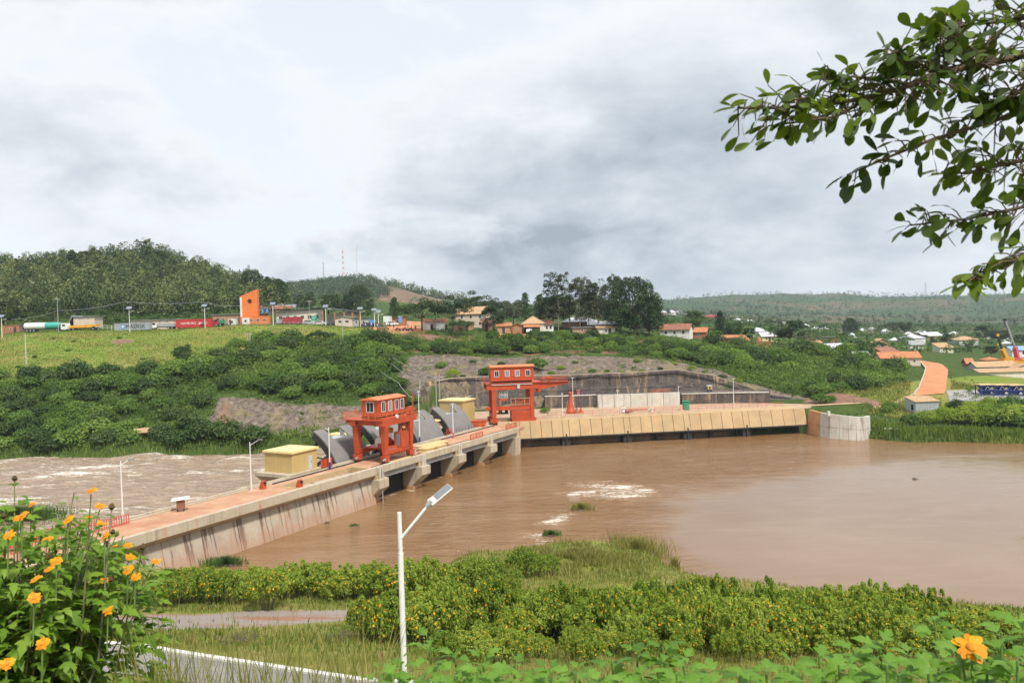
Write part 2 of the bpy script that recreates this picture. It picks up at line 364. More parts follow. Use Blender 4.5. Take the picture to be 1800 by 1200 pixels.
for _n, _c in (('cloth_red', (0.45, 0.06, 0.05)), ('cloth_blue', (0.06, 0.10, 0.30)), ('cloth_white', (0.65, 0.65, 0.62)), ('cloth_dark', (0.04, 0.04, 0.05))): plain(_n, _c, 0.9)
def concrete(name, base, stain, rust, samt=0.6, ramt=0.5, scale=1.0, silt=False):
    n = NT(name); o = n.tc()
    a = n.noise(o, 0.55*scale, 6, 0.62); b = n.noise(o, 6*scale, 5, 0.65)
    c = n.mix(n.rng(a, 0.3, 0.7), tuple(x*0.80 for x in base), base); c = n.mix(n.math('MULTIPLY', n.orand(), 0.17), c, tuple(x*0.66 for x in base))
    c = n.mix(n.math('MULTIPLY', n.rng(b, 0.45, 0.8), 0.25), c, tuple(x*0.62 for x in base))
    st = n.noise(o, 1.0, 5, 0.7, sc=(1.3*scale, (0.12 if silt else 1.3)*scale, 0.10*scale), dist=0.0 if silt else 0.15)
    c = n.mix(n.math('MULTIPLY', n.rng(st, 0.52, 0.70 if not silt else 0.60), samt), c, stain)
    ru = n.noise(o, 0.8, 5, 0.65, sc=(0.9*scale, 0.9*scale, 0.13*scale), off=(31, 7, 3), dist=0.1)
    c = n.mix(n.math('MULTIPLY', n.rng(ru, 0.54, 0.74), ramt), c, rust)
    if silt:     # red silt left by floods on the lower wall
        zz = n.math('ADD', n.sep(o)[2], n.math('MULTIPLY', n.math('SUBTRACT', n.noise(o, 0.9, 5, 0.7, sc=(1.2, 1.2, 0.35)), 0.5), 5.0)); c = n.mix(n.math('MULTIPLY', n.math('SUBTRACT', 1.0, n.rng(zz, 0.2, 2.6)), 0.6), c, (0.40, 0.215, 0.13))
    n.set('Base Color', c).set('Roughness', 0.9).set('Specular IOR Level', 0.2); n.bump(b, 0.35, 0.04); M[name] = n.m
concrete('concrete', (0.56, 0.48, 0.36), (0.22, 0.17, 0.13), (0.52, 0.25, 0.13), 0.55, 0.55)
concrete('concrete_wall', (0.50, 0.425, 0.34), (0.15, 0.10, 0.075), (0.42, 0.225, 0.135), 0.85, 0.55, 0.95, silt=True)
concrete('concrete_pale', (0.66, 0.62, 0.55), (0.20, 0.18, 0.16), (0.55, 0.33, 0.18), 0.6, 0.4)
concrete('concrete_tan', (0.54, 0.385, 0.215), (0.45, 0.28, 0.14), (0.62, 0.30, 0.14), 0.5, 0.45, 0.7)
concrete('concrete_rust', (0.62, 0.33, 0.17), (0.45, 0.22, 0.12), (0.56, 0.20, 0.08), 0.5, 0.6, 0.7)
def shotcrete():
    n = NT('shotcrete'); o = n.tc(); big = n.noise(o, 0.11, 5, 0.6, dist=0.4); st = n.noise(o, 1.0, 6, 0.7, sc=(0.5, 0.5, 0.05), dist=0.12); fine = n.noise(o, 2.2, 6, 0.7); pt = n.noise(o, 0.3, 4, 0.6, sc=(1, 1, 0.35), off=(9, 3, 1))
    c = n.ramp(fine, [(0.3, (0.06, 0.052, 0.05)), (0.52, (0.115, 0.098, 0.09)), (0.75, (0.20, 0.165, 0.14))])
    c = n.mix(n.math('MULTIPLY', n.rng(pt, 0.54, 0.70), 0.55), c, (0.30, 0.22, 0.155))
    c = n.mix(n.math('MULTIPLY', n.math('MULTIPLY', n.rng(st, 0.50, 0.64), n.rng(big, 0.40, 0.56)), 0.85), c, (0.50, 0.34, 0.20))
    c = n.mix(n.math('MULTIPLY', n.rng(n.noise(o, 1.0, 5, 0.7, sc=(0.8, 0.8, 0.06), off=(50, 2, 7)), 0.56, 0.68), 0.7), c, (0.03, 0.027, 0.027))
    n.set('Base Color', c).set('Roughness', 0.95).set('Specular IOR Level', 0.15); n.bump(n.math('ADD', fine, st), 0.6, 0.25); M['shotcrete'] = n.m
shotcrete()
concrete('shaded_concrete', (0.06, 0.055, 0.052), (0.025, 0.023, 0.024), (0.16, 0.11, 0.08), 0.8, 0.4)  # concrete darkened with the shade of the intake's waterline gap
concrete('steel_plate', (0.235, 0.222, 0.216), (0.17, 0.15, 0.14), (0.33, 0.27, 0.22), 0.45, 0.3, 0.6)
def deckmat(name, a, b, c3):
    n = NT(name); o = n.tc(); v = n.noise(o, 0.35, 6, 0.65); w = n.noise(o, 3.0, 5, 0.7, sc=(0.4, 1.6, 1))
    c = n.ramp(v, [(0.3, a), (0.55, b), (0.75, c3)]); c = n.mix(n.math('MULTIPLY', n.rng(w, 0.5, 0.8), 0.4), c, tuple(x*0.55 for x in a))
    n.set('Base Color', c).set('Roughness', 0.92).set('Specular IOR Level', 0.2); n.bump(w, 0.3, 0.03); M[name] = n.m
deckmat('deck_dust', (0.40, 0.20, 0.12), (0.50, 0.285, 0.18), (0.57, 0.42, 0.30))
deckmat('laterite', (0.45, 0.185, 0.085), (0.53, 0.24, 0.12), (0.58, 0.32, 0.19))
deckmat('road_concrete', (0.20, 0.19, 0.175), (0.27, 0.255, 0.235), (0.36, 0.34, 0.30))
deckmat('asphalt', (0.26, 0.25, 0.25), (0.33, 0.31, 0.30), (0.40, 0.36, 0.33))
deckmat('track_dirt', (0.33, 0.17, 0.11), (0.40, 0.31, 0.26), (0.50, 0.42, 0.36))
def water_mat():
    n = NT('river_water'); p = n.pos()
    big = n.noise(p, 0.035, 4, 0.6, dist=0.6); streak = n.noise(p, 0.22, 5, 0.6, sc=(0.35, 1.2, 1), dist=0.8)
    c = n.ramp(big, [(0.32, (0.21, 0.105, 0.040)), (0.55, (0.24, 0.135, 0.060)), (0.72, (0.285, 0.178, 0.088))])
    c = n.mix(n.math('MULTIPLY', n.rng(streak, 0.45, 0.75), 0.45), c, (0.33, 0.215, 0.135))
    foam = n.attr('foam'); fine = n.noise(p, 2.2, 6, 0.7, sc=(0.7, 1.3, 1)); lace = n.noise(p, 0.6, 5, 0.7, sc=(0.5, 1.4, 1), dist=1.0)
    crest = n.noise(p, 1.1, 7, 0.72, sc=(0.25, 1.4, 1), dist=0.9); fm = n.rng(n.math('ADD', n.math('MULTIPLY', foam, 0.17), n.math('ADD', n.math('MULTIPLY', crest, 0.6), n.math('MULTIPLY', fine, 0.4))), 0.60, 0.71)
    fm = n.math('MULTIPLY', fm, n.rng(foam, 0.04, 0.3))
    turb = n.attr('turb')
    c = n.mix(n.math('MULTIPLY', turb, 0.75), c, (0.45, 0.345, 0.255))
    c = n.mix(n.math('MULTIPLY', n.attr('calm'), 0.42), c, (0.25, 0.188, 0.138))  # calm zone: pale sky reflection put into the base colour
    c = n.mix(n.math('MULTIPLY', fm, 0.9), c, (0.86, 0.80, 0.70))
    n.set('Base Color', c).set('IOR', 1.33).set('Roughness', n.math('ADD', n.math('MULTIPLY', fm, 0.5), n.math('ADD', 0.07, n.math('MULTIPLY', turb, 0.12))))
    n.set('Specular IOR Level', 0.5)
    w1 = n.noise(p, 0.55, 5, 0.62, sc=(0.5, 1.5, 1), dist=0.9); w2 = n.noise(p, 2.6, 4, 0.65, sc=(0.6, 1.5, 1))
    calm = n.attr('calm')
    h = n.math('ADD', n.math('MULTIPLY', w1, 0.42), n.math('MULTIPLY', w2, 0.085))
    h = n.math('MULTIPLY', h, n.math('ADD', n.math('MULTIPLY', turb, 2.5), n.math('SUBTRACT', 1.0, n.math('MULTIPLY', calm, 0.93))))
    n.bump(h, 1.0, 1.0); M['river_water'] = n.m
water_mat()
def ground_mat():
    n = NT('ground_cover'); p = n.pos()
    a = n.noise(p, 0.06, 6, 0.65); b = n.noise(p, 0.55, 6, 0.7); f = n.noise(p, 4.0, 5, 0.7); st = n.noise(p, 0.35, 5, 0.65, sc=(0.35, 1.0, 1.0))
    grass = n.ramp(n.math('ADD', n.math('MULTIPLY', a, 0.5), n.math('MULTIPLY', b, 0.5)), [(0.36, (0.09, 0.125, 0.02)), (0.5, (0.19, 0.205, 0.045)), (0.62, (0.30, 0.265, 0.10))])
    scrub = n.ramp(b, [(0.3, (0.03, 0.055, 0.014)), (0.7, (0.085, 0.125, 0.03))])
    field = n.mix(n.rng(n.math('ADD', n.math('MULTIPLY', a, 0.55), n.math('MULTIPLY', st, 0.45)), 0.43, 0.60), (0.165, 0.23, 0.036), (0.28, 0.225, 0.075))
    field = n.mix(n.math('MULTIPLY', n.rng(b, 0.40, 0.62), 0.4), field, (0.115, 0.175, 0.025))
    rock = n.ramp(n.noise(p, 0.8, 9, 0.8, dist=0.6), [(0.36, (0.05, 0.038, 0.032)), (0.46, (0.12, 0.095, 0.078)), (0.58, (0.23, 0.185, 0.145)), (0.72, (0.42, 0.35, 0.27))])
    rock = n.mix(n.math('MULTIPLY', n.rng(n.noise(p, 0.13, 5, 0.6), 0.5, 0.66), 0.55), rock, (0.22, 0.18, 0.075))
    dirt = n.ramp(b, [(0.3, (0.15, 0.085, 0.06)), (0.7, (0.29, 0.175, 0.12))])
    track = n.mix(n.rng(n.noise(p, 0.16, 5, 0.65, sc=(0.5, 1.6, 1)), 0.46, 0.58), (0.33, 0.28, 0.25), (0.34, 0.17, 0.11)); track = n.mix(n.math('MULTIPLY', n.rng(f, 0.4, 0.7), 0.5), track, (0.20, 0.16, 0.14))
    orange = n.ramp(b, [(0.3, (0.40, 0.18, 0.09)), (0.7, (0.52, 0.28, 0.15))])
    pale = n.ramp(b, [(0.3, (0.36, 0.24, 0.16)), (0.7, (0.52, 0.38, 0.27))])
    heath = n.ramp(n.noise(p, 0.03, 7, 0.7), [(0.35, (0.10, 0.095, 0.05)), (0.5, (0.19, 0.125, 0.085)), (0.68, (0.26, 0.17, 0.12))])
    hill = n.mix(n.rng(n.noise(p, 0.0040, 7, 0.68), 0.47, 0.60), (0.062, 0.10, 0.042), (0.165, 0.125, 0.075))
    hill = n.mix(n.math('MULTIPLY', n.rng(n.noise(p, 0.022, 8, 0.75), 0.44, 0.58), 0.75), hill, (0.040, 0.07, 0.032))
    c = grass
    for nm, col, k in (('scrub', scrub, 0.3), ('field', field, 0.15), ('hill', hill, 0.0), ('heath', heath, 0.5), ('rock', rock, 0.35), ('dirt', dirt, 0.4), ('track', track, 0.7), ('orange', orange, 0.3), ('pale', pale, 0.3)):
        w = n.attr(nm); w = n.rng(n.math('ADD', w, n.math('MULTIPLY', n.math('SUBTRACT', f, 0.5), k)), 0.35, 0.65); c = n.mix(w, c, col)
    n.set('Base Color', c).set('Roughness', 0.95).set('Specular IOR Level', 0.1)
    n.bump(n.math('ADD', b, n.math('MULTIPLY', f, 0.3)), 0.7, 0.35); M['ground_cover'] = n.m
ground_mat()

# ---------------------------------------------------------------- terrain
CP = []
for px, py, d in [
    # left field, its top edge and the plateau behind
    (0,660,222),(110,657,222),(215,655,223),(300,641,226),(0,622,245),(150,618,247),(300,610,250),(420,618,248),(470,606,254),(0,592,268),(100,586,270),(220,583,272),(340,578,274),(450,573,276),(560,573,278),(640,577,276),
    # bushy far bank, left
    (0,790,180),(100,780,181),(100,740,192),(100,700,205),(0,700,206),(250,700,203),(250,750,187),(400,760,183),(400,700,197),(400,650,216),(520,610,242),(520,650,217),(600,620,236),(600,680,201),(600,740,185),(500,760,181),(690,640,222),(700,600,250),(660,592,258),
    # village shelf, bush band, rubble slope, cliff top
    (700,583,264),(760,586,264),(830,586,266),(900,590,264),(1000,592,262),(1100,596,262),(1180,600,262),(800,612,247),(950,612,247),(1100,615,246),(760,632,228),(850,632,230),(1000,628,230),(1180,636,228),
    (752,672,200),(800,665,204),(870,662,207),(1000,660,208),(1100,656,209),(1190,651,210),(1250,660,210),(1310,678,209),(1345,692,207),(1420,700,206),
    # right hillside
    (1250,615,264),(1300,614,270),(1400,616,276),(1500,622,276),(1560,645,256),(1250,640,240),(1350,662,228),(1450,680,217),(1540,700,203),(1600,690,204),
    (1480,712,197),(1430,722,192),(1540,716,195),(1440,688,204),(1500,692,202.5),(1470,690,203),
    (1635,688,203),(1645,650,250),(1630,636,264),(1630,718,183),(1700,698,196),(1790,697,197),(1560,735,180),(1780,722,180),(1700,745,173),(1740,672,230),(1800,662,258),(1740,657,262),
    # town flats and the far valley
    (1200,585,310),(1280,592,320),(1400,604,330),(1500,606,360),(1600,612,380),(1750,622,360),(1300,572,520),(1400,582,520),(1550,590,560),(1700,600,520),(1300,566,900),(1500,572,950),(1700,578,950),(1800,580,900),
    # wooded hill on the left
    (250,456,430),(200,470,420),(300,472,432),(100,488,405),(0,494,400),(380,502,440),(450,530,455),(520,548,480),(100,556,315),(300,556,318),(430,552,325),(520,556,330),(0,560,310),(250,512,365),(100,520,355),(400,532,375),
    # second hill with masts
    (540,508,1080),(580,498,1120),(640,495,1150),(680,505,1170),(740,528,1200),(800,540,1250),(620,540,800),(700,552,760),(560,545,700),(850,548,900),(950,548,900),(1060,545,900),(640,562,420),(720,568,420),(850,572,420),(1000,574,420),(1120,576,420),
    # long ridge on the right
    (1160,524,2300),(1250,519,2350),(1350,518,2420),(1450,520,2480),(1550,522,2500),(1650,521,2450),(1720,521,2420),(1800,528,2350),(1250,548,1500),(1400,556,1500),(1600,562,1500),(1780,562,1500),(1100,536,2000)]:
    CP.append(tuple(D(px, py, d)))
CP += [(-200,300,27.6),(-130,300,27.4),(-60,300,26.8),(-10,300,26.0),(30,300,25.2),(-300,280,27),(-300,190,3),(-450,300,30),(-450,430,80),(-700,500,95),(-1200,900,110),(-300,620,55),(-120,650,50),(-900,2000,120),(-300,1500,70),(0,2600,60),(-200,3900,50),(1500,3900,60),(-2500,3000,120),
       (1800,2000,70),(1000,1000,20),(400,300,6),(400,170,3),(250,200,4.5),(2600,1200,60),(2600,3000,70),(400,60,8),(120,100,-1),(600,0,16),(-600,0,20),(-300,60,9),
       (0,0,25.2),(-6,2,25.2),(6,2,25.2),(-30,0,25.6),(30,0,25.2),(0,-30,27.5),(-80,-30,27),(80,-30,26.5),(0,6,23.2),(-6,6,23.4),(6,6,23.0),(0,15,18.8),(-15,15,18.9),(18,15,18.6),(-40,30,15.2),
       (-70,60,7.5),(-50,72,5.2),(-46,80,4.9),(-90,80,4),(-150,80,4),(60,42,8.5),(90,40,8),(60,55,2.5),(110,50,2)]
for px, py, d in [(230,1135,36),(440,1168,33),(640,1200,30),(230,1175,31),(100,1135,36),(300,1090,52),(550,1088,54),(711,1190,31),(1000,1130,42),(1300,1138,40),(1700,1152,38),(430,1075,57),(700,1050,62),(300,1065,60),(1000,1000,80),(1100,1020,74),(1150,1040,66),(850,1020,72)]:
    CP.append(tuple(D(px, py, d)))
CP = np.array(CP)
def _rbf_fit(P, z):
    sx = P/100.0; r = np.hypot(sx[:, None, 0]-sx[None, :, 0], sx[:, None, 1]-sx[None, :, 1]); n = len(P)
    A = np.zeros((n+3, n+3)); A[:n, :n] = r; A[np.arange(n), np.arange(n)] = 0.0
    A[:n, n] = 1; A[:n, n+1:] = sx; A[n, :n] = 1; A[n+1:, :n] = sx.T
    return np.linalg.solve(A, np.r_[z, 0, 0, 0])
_w = _rbf_fit(CP[:, :2], CP[:, 2])
def rbf(X, Y):
    sh = X.shape; x = X.ravel()/100; y = Y.ravel()/100; out = np.full(x.shape, _w[-3]) + _w[-2]*x + _w[-1]*y
    for i in range(len(CP)): out += _w[i]*np.hypot(x-CP[i, 0]/100, y-CP[i, 1]/100)
    return out.reshape(sh)
RIVER = [(-700,120),(-300,95),(-120,94),(-75,90),(-52,86),(-44,81),(-37,78),(-26,75),(-15,74.5),(-9,77),(-6.5,87),(2,92),(9,96),(15,93),(16.5,84),(19,78),(27,71),(50,61),(100,52),(300,40),(700,20),
         (700,90),(400,118),(200,140),(101.4,158.1),(81.7,164),(76.4,169.9),(67.5,176),(65.3,183.6),(0,173.9),(-12,171.5),(-17,177),(-30,178),(-57,174),(-82,174.5),(-114,176.1),(-300,192),(-700,230)]
PLAT = [(-16,171),(0,174),(65.3,183.7),(73,185),(84,190),(76,202.5),(66,205.5),(52,207.5),(43,207.5),(14.7,205.5),(-4.4,204.5),(-13.5,201.5),(-18.5,197),(-20.5,190),(-20,178)]
def axis(a, b, step, far_lo, far_hi, nfar):
    mid = np.arange(a, b+0.01, step)
    lo = a - np.geomspace(step*1.3, a-far_lo, nfar); hi = b + np.geomspace(step*1.3, far_hi-b, nfar)
    return np.r_[lo[::-1], mid, hi]
GX = axis(-130, 125, 1.0, -3000, 3000, 70); GY = axis(-12, 300, 1.0, -200, 4200, 90)
TX, TY = np.meshgrid(GX, GY, indexing='ij')
def terrain():
    X, Y = TX, TY; Z = rbf(X, Y)
    dist = np.hypot(X, Y)
    far = sstep(dist, 300, 900)
    Z = Z + (fbm(X/6, Y/6, 3)-0.5)*0.7*(1-far)*sstep(dist, 40, 75) + (fbm(X/60, Y/60, 4)-0.5)*10*far + (fbm(X/260+5, Y/260, 4)-0.5)*34*sstep(dist, 700, 1800)
    sp = poly_sd(X, Y, PLAT)
    Z = np.where(sp < 0, 5.1, np.where(sp < 1.2, 5.1 + (Z-5.1)*sstep(sp, 0, 1.2), Z))
    rk = np.maximum.reduce([1-sstep(poly_sd(X, Y, p), -3.0, 2.0) for p in ROCKS]); Z = Z + rk*((fbm(X/3.1, Y/3.1, 4, 0.6)-0.5)*2.2)
    sp = np.where(sp < 0, sp, sp)
    Z = np.where(sp < 0, 5.1, Z)
    sr = poly_sd(X, Y, RIVER) + (fbm(X/9, Y/9, 3)-0.5)*3.0*(1-far)
    onplat = sp < 1.5
    Zr = -3.0 + (np.maximum(Z, 0.5)+3.0)*sstep(sr, -3.5, 2.2)
    Z = np.where(onplat, np.where(sp < 0, 5.1, np.maximum(Z, 5.1)), Zr)
    Z = np.where((sp < 6) & (sr < 0) & ~onplat, -3.0, Z)
    return Z, sp, sr
TZ = T_SP = T_SR = None
def world_poly(pts): return [tuple(D(px, 600, d)[:2]) for px, d in pts]
ROCKS = [world_poly([(690,205),(720,232),(760,236),(860,233),(1000,233),(1190,231),(1260,226),(1300,216),(1270,207),(1000,205),(760,198),(735,188)]),
         world_poly([(345,181),(380,199),(440,198),(500,195),(570,193.5),(640,190),(665,183),(560,179),(470,180)]),
         world_poly([(1260,212),(1330,214),(1420,207),(1420,203),(1340,205)])]
TZ, T_SP, T_SR = terrain()
def ground_z(x, y):
    x = np.asarray(x, float); y = np.asarray(y, float)
    i = np.clip(np.searchsorted(GX, x)-1, 0, len(GX)-2); j = np.clip(np.searchsorted(GY, y)-1, 0, len(GY)-2)
    fx = np.clip((x-GX[i])/(GX[i+1]-GX[i]), 0, 1); fy = np.clip((y-GY[j])/(GY[j+1]-GY[j]), 0, 1)
    return (TZ[i, j]*(1-fx)+TZ[i+1, j]*fx)*(1-fy) + (TZ[i, j+1]*(1-fx)+TZ[i+1, j+1]*fx)*fy
def gp(x, y, dz=0.0): return (float(x), float(y), float(ground_z(x, y))+dz)
def at(px, d):               # a spot on the ground in direction px, d metres off
    p = D(px, 600, d); return float(p[0]), float(d)
def pix(X, Y, Z):
    v = np.stack([X, Y, Z-CAMZ], -1); w = v@_f; w = np.where(np.abs(w) < 1e-3, 1e-3, w)
    return 900+FPX*(v@_rt)/w, 600-FPX*(v@_up)/w
def grid_mesh(name, X, Y, Z):
    n, m = X.shape; V = np.stack([X, Y, Z], -1).reshape(-1, 3); I = np.arange(n*m).reshape(n, m)
    Fc = np.stack([I[:-1, :-1], I[1:, :-1], I[1:, 1:], I[:-1, 1:]], -1).reshape(-1, 4)
    return mesh_np(name, V, Fc, True)
def set_attr(me, name, arr):
    a = me.attributes.new(name, 'FLOAT', 'POINT'); a.data.foreach_set('value', np.asarray(arr, dtype=np.float32).ravel())
def world_poly(pts): return [tuple(D(px, 600, d)[:2]) for px, d in pts]
def soft(poly, w=3.0): return 1-sstep(poly_sd(TX, TY, poly), -w, w)
DIRTS = [world_poly([(1405,192),(1415,204),(1480,203),(1550,199),(1545,194),(1460,192)]), world_poly([(190,259),(230,262),(238,256),(205,254)]),
         world_poly([(690,262),(830,262),(830,256),(740,254)]), world_poly([(372,183),(388,196),(402,197),(398,183)])]
ORANGES = [world_poly([(640,272),(690,292),(760,290),(760,268),(700,261),(650,266)]), world_poly([(870,270),(960,270),(960,262),(870,262)]), world_poly([(690,300),(730,420),(760,420),(740,300)])]
FIELD = world_poly([(-400,222),(0,221),(215,222),(300,226),(430,246),(520,252),(640,262),(655,278),(560,283),(400,283),(200,280),(-400,276)])
FIELD2 = world_poly([(1500,190),(1480,206),(1560,215),(1600,225),(1690,240),(1800,262),(1900,262),(1900,176),(1600,178)])
PALE = world_poly([(700,170),(905,169),(1100,174),(1420,184),(1430,192),(1300,200),(1000,200),(760,195),(735,182)])
def ground():
    me = grid_mesh('ground', TX, TY, TZ); dist = np.hypot(TX, TY)
    nz = (fbm(TX/5, TY/5, 4)-0.5)
    rock = np.maximum.reduce([soft(p) for p in ROCKS])*(0.75+0.9*nz+0.2)
    set_attr(me, 'rock', rock); set_attr(me, 'dirt', np.maximum(np.maximum.reduce([soft(p) for p in DIRTS])*(0.9+0.6*nz), soft(world_poly([(690,264),(1240,264),(1240,232),(690,236)]), 4)*(0.42+1.6*nz)))
    set_attr(me, 'orange', np.maximum.reduce([soft(p, 2) for p in ORANGES])); set_attr(me, 'pale', soft(PALE, 2)*(T_SP < 3))
    set_attr(me, 'field', np.maximum(soft(FIELD, 2), 0.9*soft(FIELD2, 4)*(T_SP > 2)))
    tr = world_poly([(120,57),(300,56.5),(450,57.5),(620,58),(620,54),(480,50.5),(330,46.5),(120,45)]); set_attr(me, 'track', soft(tr, 1.2)*(0.85+0.8*nz))
    set_attr(me, 'heath', np.maximum(soft(world_poly([(640,1190),(668,1000),(650,800),(660,640),(720,640),(770,900),(790,1230),(700,1260)]), 25), 0.0))
    set_attr(me, 'hill', sstep(dist, 480, 800))
    set_attr(me, 'scrub', sstep(TY, 150, 170)*(1-sstep(dist, 480, 800)))
    tag(put('ground', me, M['ground_cover']), kind='structure')
ground()

# ---------------------------------------------------------------- river
WA = np.array([-40.3, 83.8]); WU = np.array([40.4, 76.6])/np.hypot(40.4, 76.6); WV = np.array([-WU[1], WU[0]])
def river():
    xs = axis(-125, 112, 0.6, -700, 700, 40); ys = axis(44, 182, 0.6, 0, 240, 25)
    X, Y = np.meshgrid(xs, ys, indexing='ij')
    u = (X-WA[0])*WU[0]+(Y-WA[1])*WU[1]; v = (X-WA[0])*WV[0]+(Y-WA[1])*WV[1]
    down = sstep(v, 10, 26)                      # below the gates: rapids
    wx = X/11+1.5*fbm(X/30, Y/25, 3); wy = Y/2.9
    ridg = 1-np.abs(2*fbm(wx, wy, 4, 0.55)-1)
    big = fbm(X/16+3, Y/5+8, 3)
    Z = down*(1.0*(ridg-0.72)+1.2*(big-0.5))
    foam = down*(sstep(ridg, 0.78, 0.96)*0.55 + sstep(big, 0.60, 0.82)*0.6)
    for px, py, w, h in ((15,812,34,9),(330,812,22,6),(190,824,60,6),(310,806,30,5),(60,806,50,5),(20,835,50,5),(130,838,60,5),(415,808,30,5),(255,800,40,4)):   # standing waves
        c = G(px, py, 0)[:2]; q = np.exp(-(((X-c[0])/(w*0.10))**2+((Y-c[1])/(h*0.28))**2)); Z += 0.55*q*(0.6+0.8*ridg); foam += q*0.85*(0.35+0.9*ridg)
    Z += (1-down)*0.03*(fbm(X/2.2, Y/1.2, 3)-0.5)
    # swirl and broken water above the gates, eddies round the islands
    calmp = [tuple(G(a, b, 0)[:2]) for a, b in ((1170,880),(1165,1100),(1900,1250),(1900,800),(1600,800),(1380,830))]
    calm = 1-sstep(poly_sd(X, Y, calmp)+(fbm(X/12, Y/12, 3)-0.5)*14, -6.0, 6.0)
    lump = fbm(X/3.2, Y/1.3, 4)
    for px, py, w, h, a in ((1060,862,120,16,0.75),(1100,856,60,8,0.7),(1120,868,60,7,0.7),(1040,850,80,6,0.6),(1080,874,70,6,0.6),(1140,862,40,6,0.6),(985,905,55,9,0.85),(970,918,60,9,0.9),(935,940,70,10,0.8),(955,952,45,9,0.95),(1010,868,60,7,0.6),(1065,845,50,4,0.5),(1110,885,35,4,0.5),(850,785,60,4,0.0),(690,868,16,4,0.9),(722,862,18,3,0.95),(770,838,16,3,0.8),(820,815,14,2.5,0.8),(700,856,10,3,0.7),(878,803,10,2,0.7),(960,775,6,3,0.4)):
        c = G(px, py, 0)[:2]; k = np.hypot(*c)/1400; dy = (c[1]**2)/(CAMZ*1400)
        q = np.exp(-(((X-c[0])/(w*k*0.55))**2+((Y-c[1])/(h*dy*0.75))**2)); foam += q*a*(0.25+1.25*lump); Z += 0.10*q*(lump-0.5)*2
    sr = poly_sd(X, Y, RIVER)
    keep = sr < 9
    me = grid_mesh('river', X, Y, Z)
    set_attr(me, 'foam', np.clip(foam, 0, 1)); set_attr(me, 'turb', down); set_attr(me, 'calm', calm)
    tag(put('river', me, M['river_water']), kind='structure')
river()

# ---------------------------------------------------------------- roads and yards laid on the ground
def strip(name, left, right, mat, n=24, dz=0.10, thick=0.25, kerb=None):
    """a road surface between two edge polylines, draped over the ground"""
    def samp(P, t):
        P = np.array(P, float); s = np.r_[0, np.cumsum(np.hypot(*np.diff(P, axis=0).T))]; return np.stack([np.interp(t*s[-1], s, P[:, 0]), np.interp(t*s[-1], s, P[:, 1])], -1)
    t = np.linspace(0, 1, n); Lf = samp(left, t); Rt = samp(right, t); K = 7; rows = []
    for k in range(K): rows.append(Lf+(Rt-Lf)*k/(K-1))
    P = np.stack(rows, 0); Z = ground_z(P[..., 0], P[..., 1]) ; Z = Z + dz + (0.03 if name != 'access_road' else 0.0)
    me = grid_mesh(name, P[..., 0], P[..., 1], Z); o = tag(put(name, me, mat), kind='structure')
    if kerb:
        kb = MB(); e = P[0] if kerb[0] == 'l' else P[-1]; z = Z[0] if kerb[0] == 'l' else Z[-1]
        for i in range(n-1): kb.bar((*e[i], z[i]+kerb[2]/2), (*(e[i]+(e[i+1]-e[i])*0.985), z[i+1]+kerb[2]/2), kerb[1], kerb[2])
        for k in range(len(kb.v)//8):
            m = MB(); m.add(kb.v[k*8:k*8+8], [(0,1,2,3),(4,7,6,5),(0,4,5,1),(1,5,6,2),(2,6,7,3),(3,7,4,0)]); m.build('kerb_stone', kerb[3], o)
    return o
def wp(*pts): return [tuple(D(px, 600, d)[:2]) for px, d in pts]
strip('access_road', [tuple(D(a, b, d)[:2]) for a, b, d in ((-60,1125,38),(230,1137,36),(430,1167,33),(640,1200,30),(800,1230,27.5),(1000,1262,25))],
      [tuple(D(a, b, d)[:2]) for a, b, d in ((-60,1170,31.5),(230,1190,29.5),(430,1230,27),(640,1260,24.5),(800,1290,22.5),(1000,1320,20))], M['road_concrete'], 32, 0.04, kerb=('l', 0.26, 0.13, M['white_dull']))
strip('laterite_ramp', wp((1605,200),(1613,206),(1627,252),(1618,262),(1598,268)), wp((1658,199),(1661,204),(1666,252),(1655,264),(1620,276)), M['laterite'], 26, 0.15, kerb=('l', 0.35, 0.35, M['concrete']))
strip('asphalt_yard', wp((1661,205),(1720,207),(1820,208)), wp((1668,192),(1730,190),(1830,188)), M['asphalt'], 14, 0.10)
strip('intake_path', wp((1425,190),(1500,192),(1570,197),(1605,202)), wp((1425,187.5),(1500,189.5),(1570,194),(1605,199)), M['concrete_tan'], 16, 0.12)
strip('village_road', wp((650,268),(680,275),(700,300),(720,420)), wp((760,262),(750,272),(725,300),(738,420)), M['laterite'], 22, 0.06)

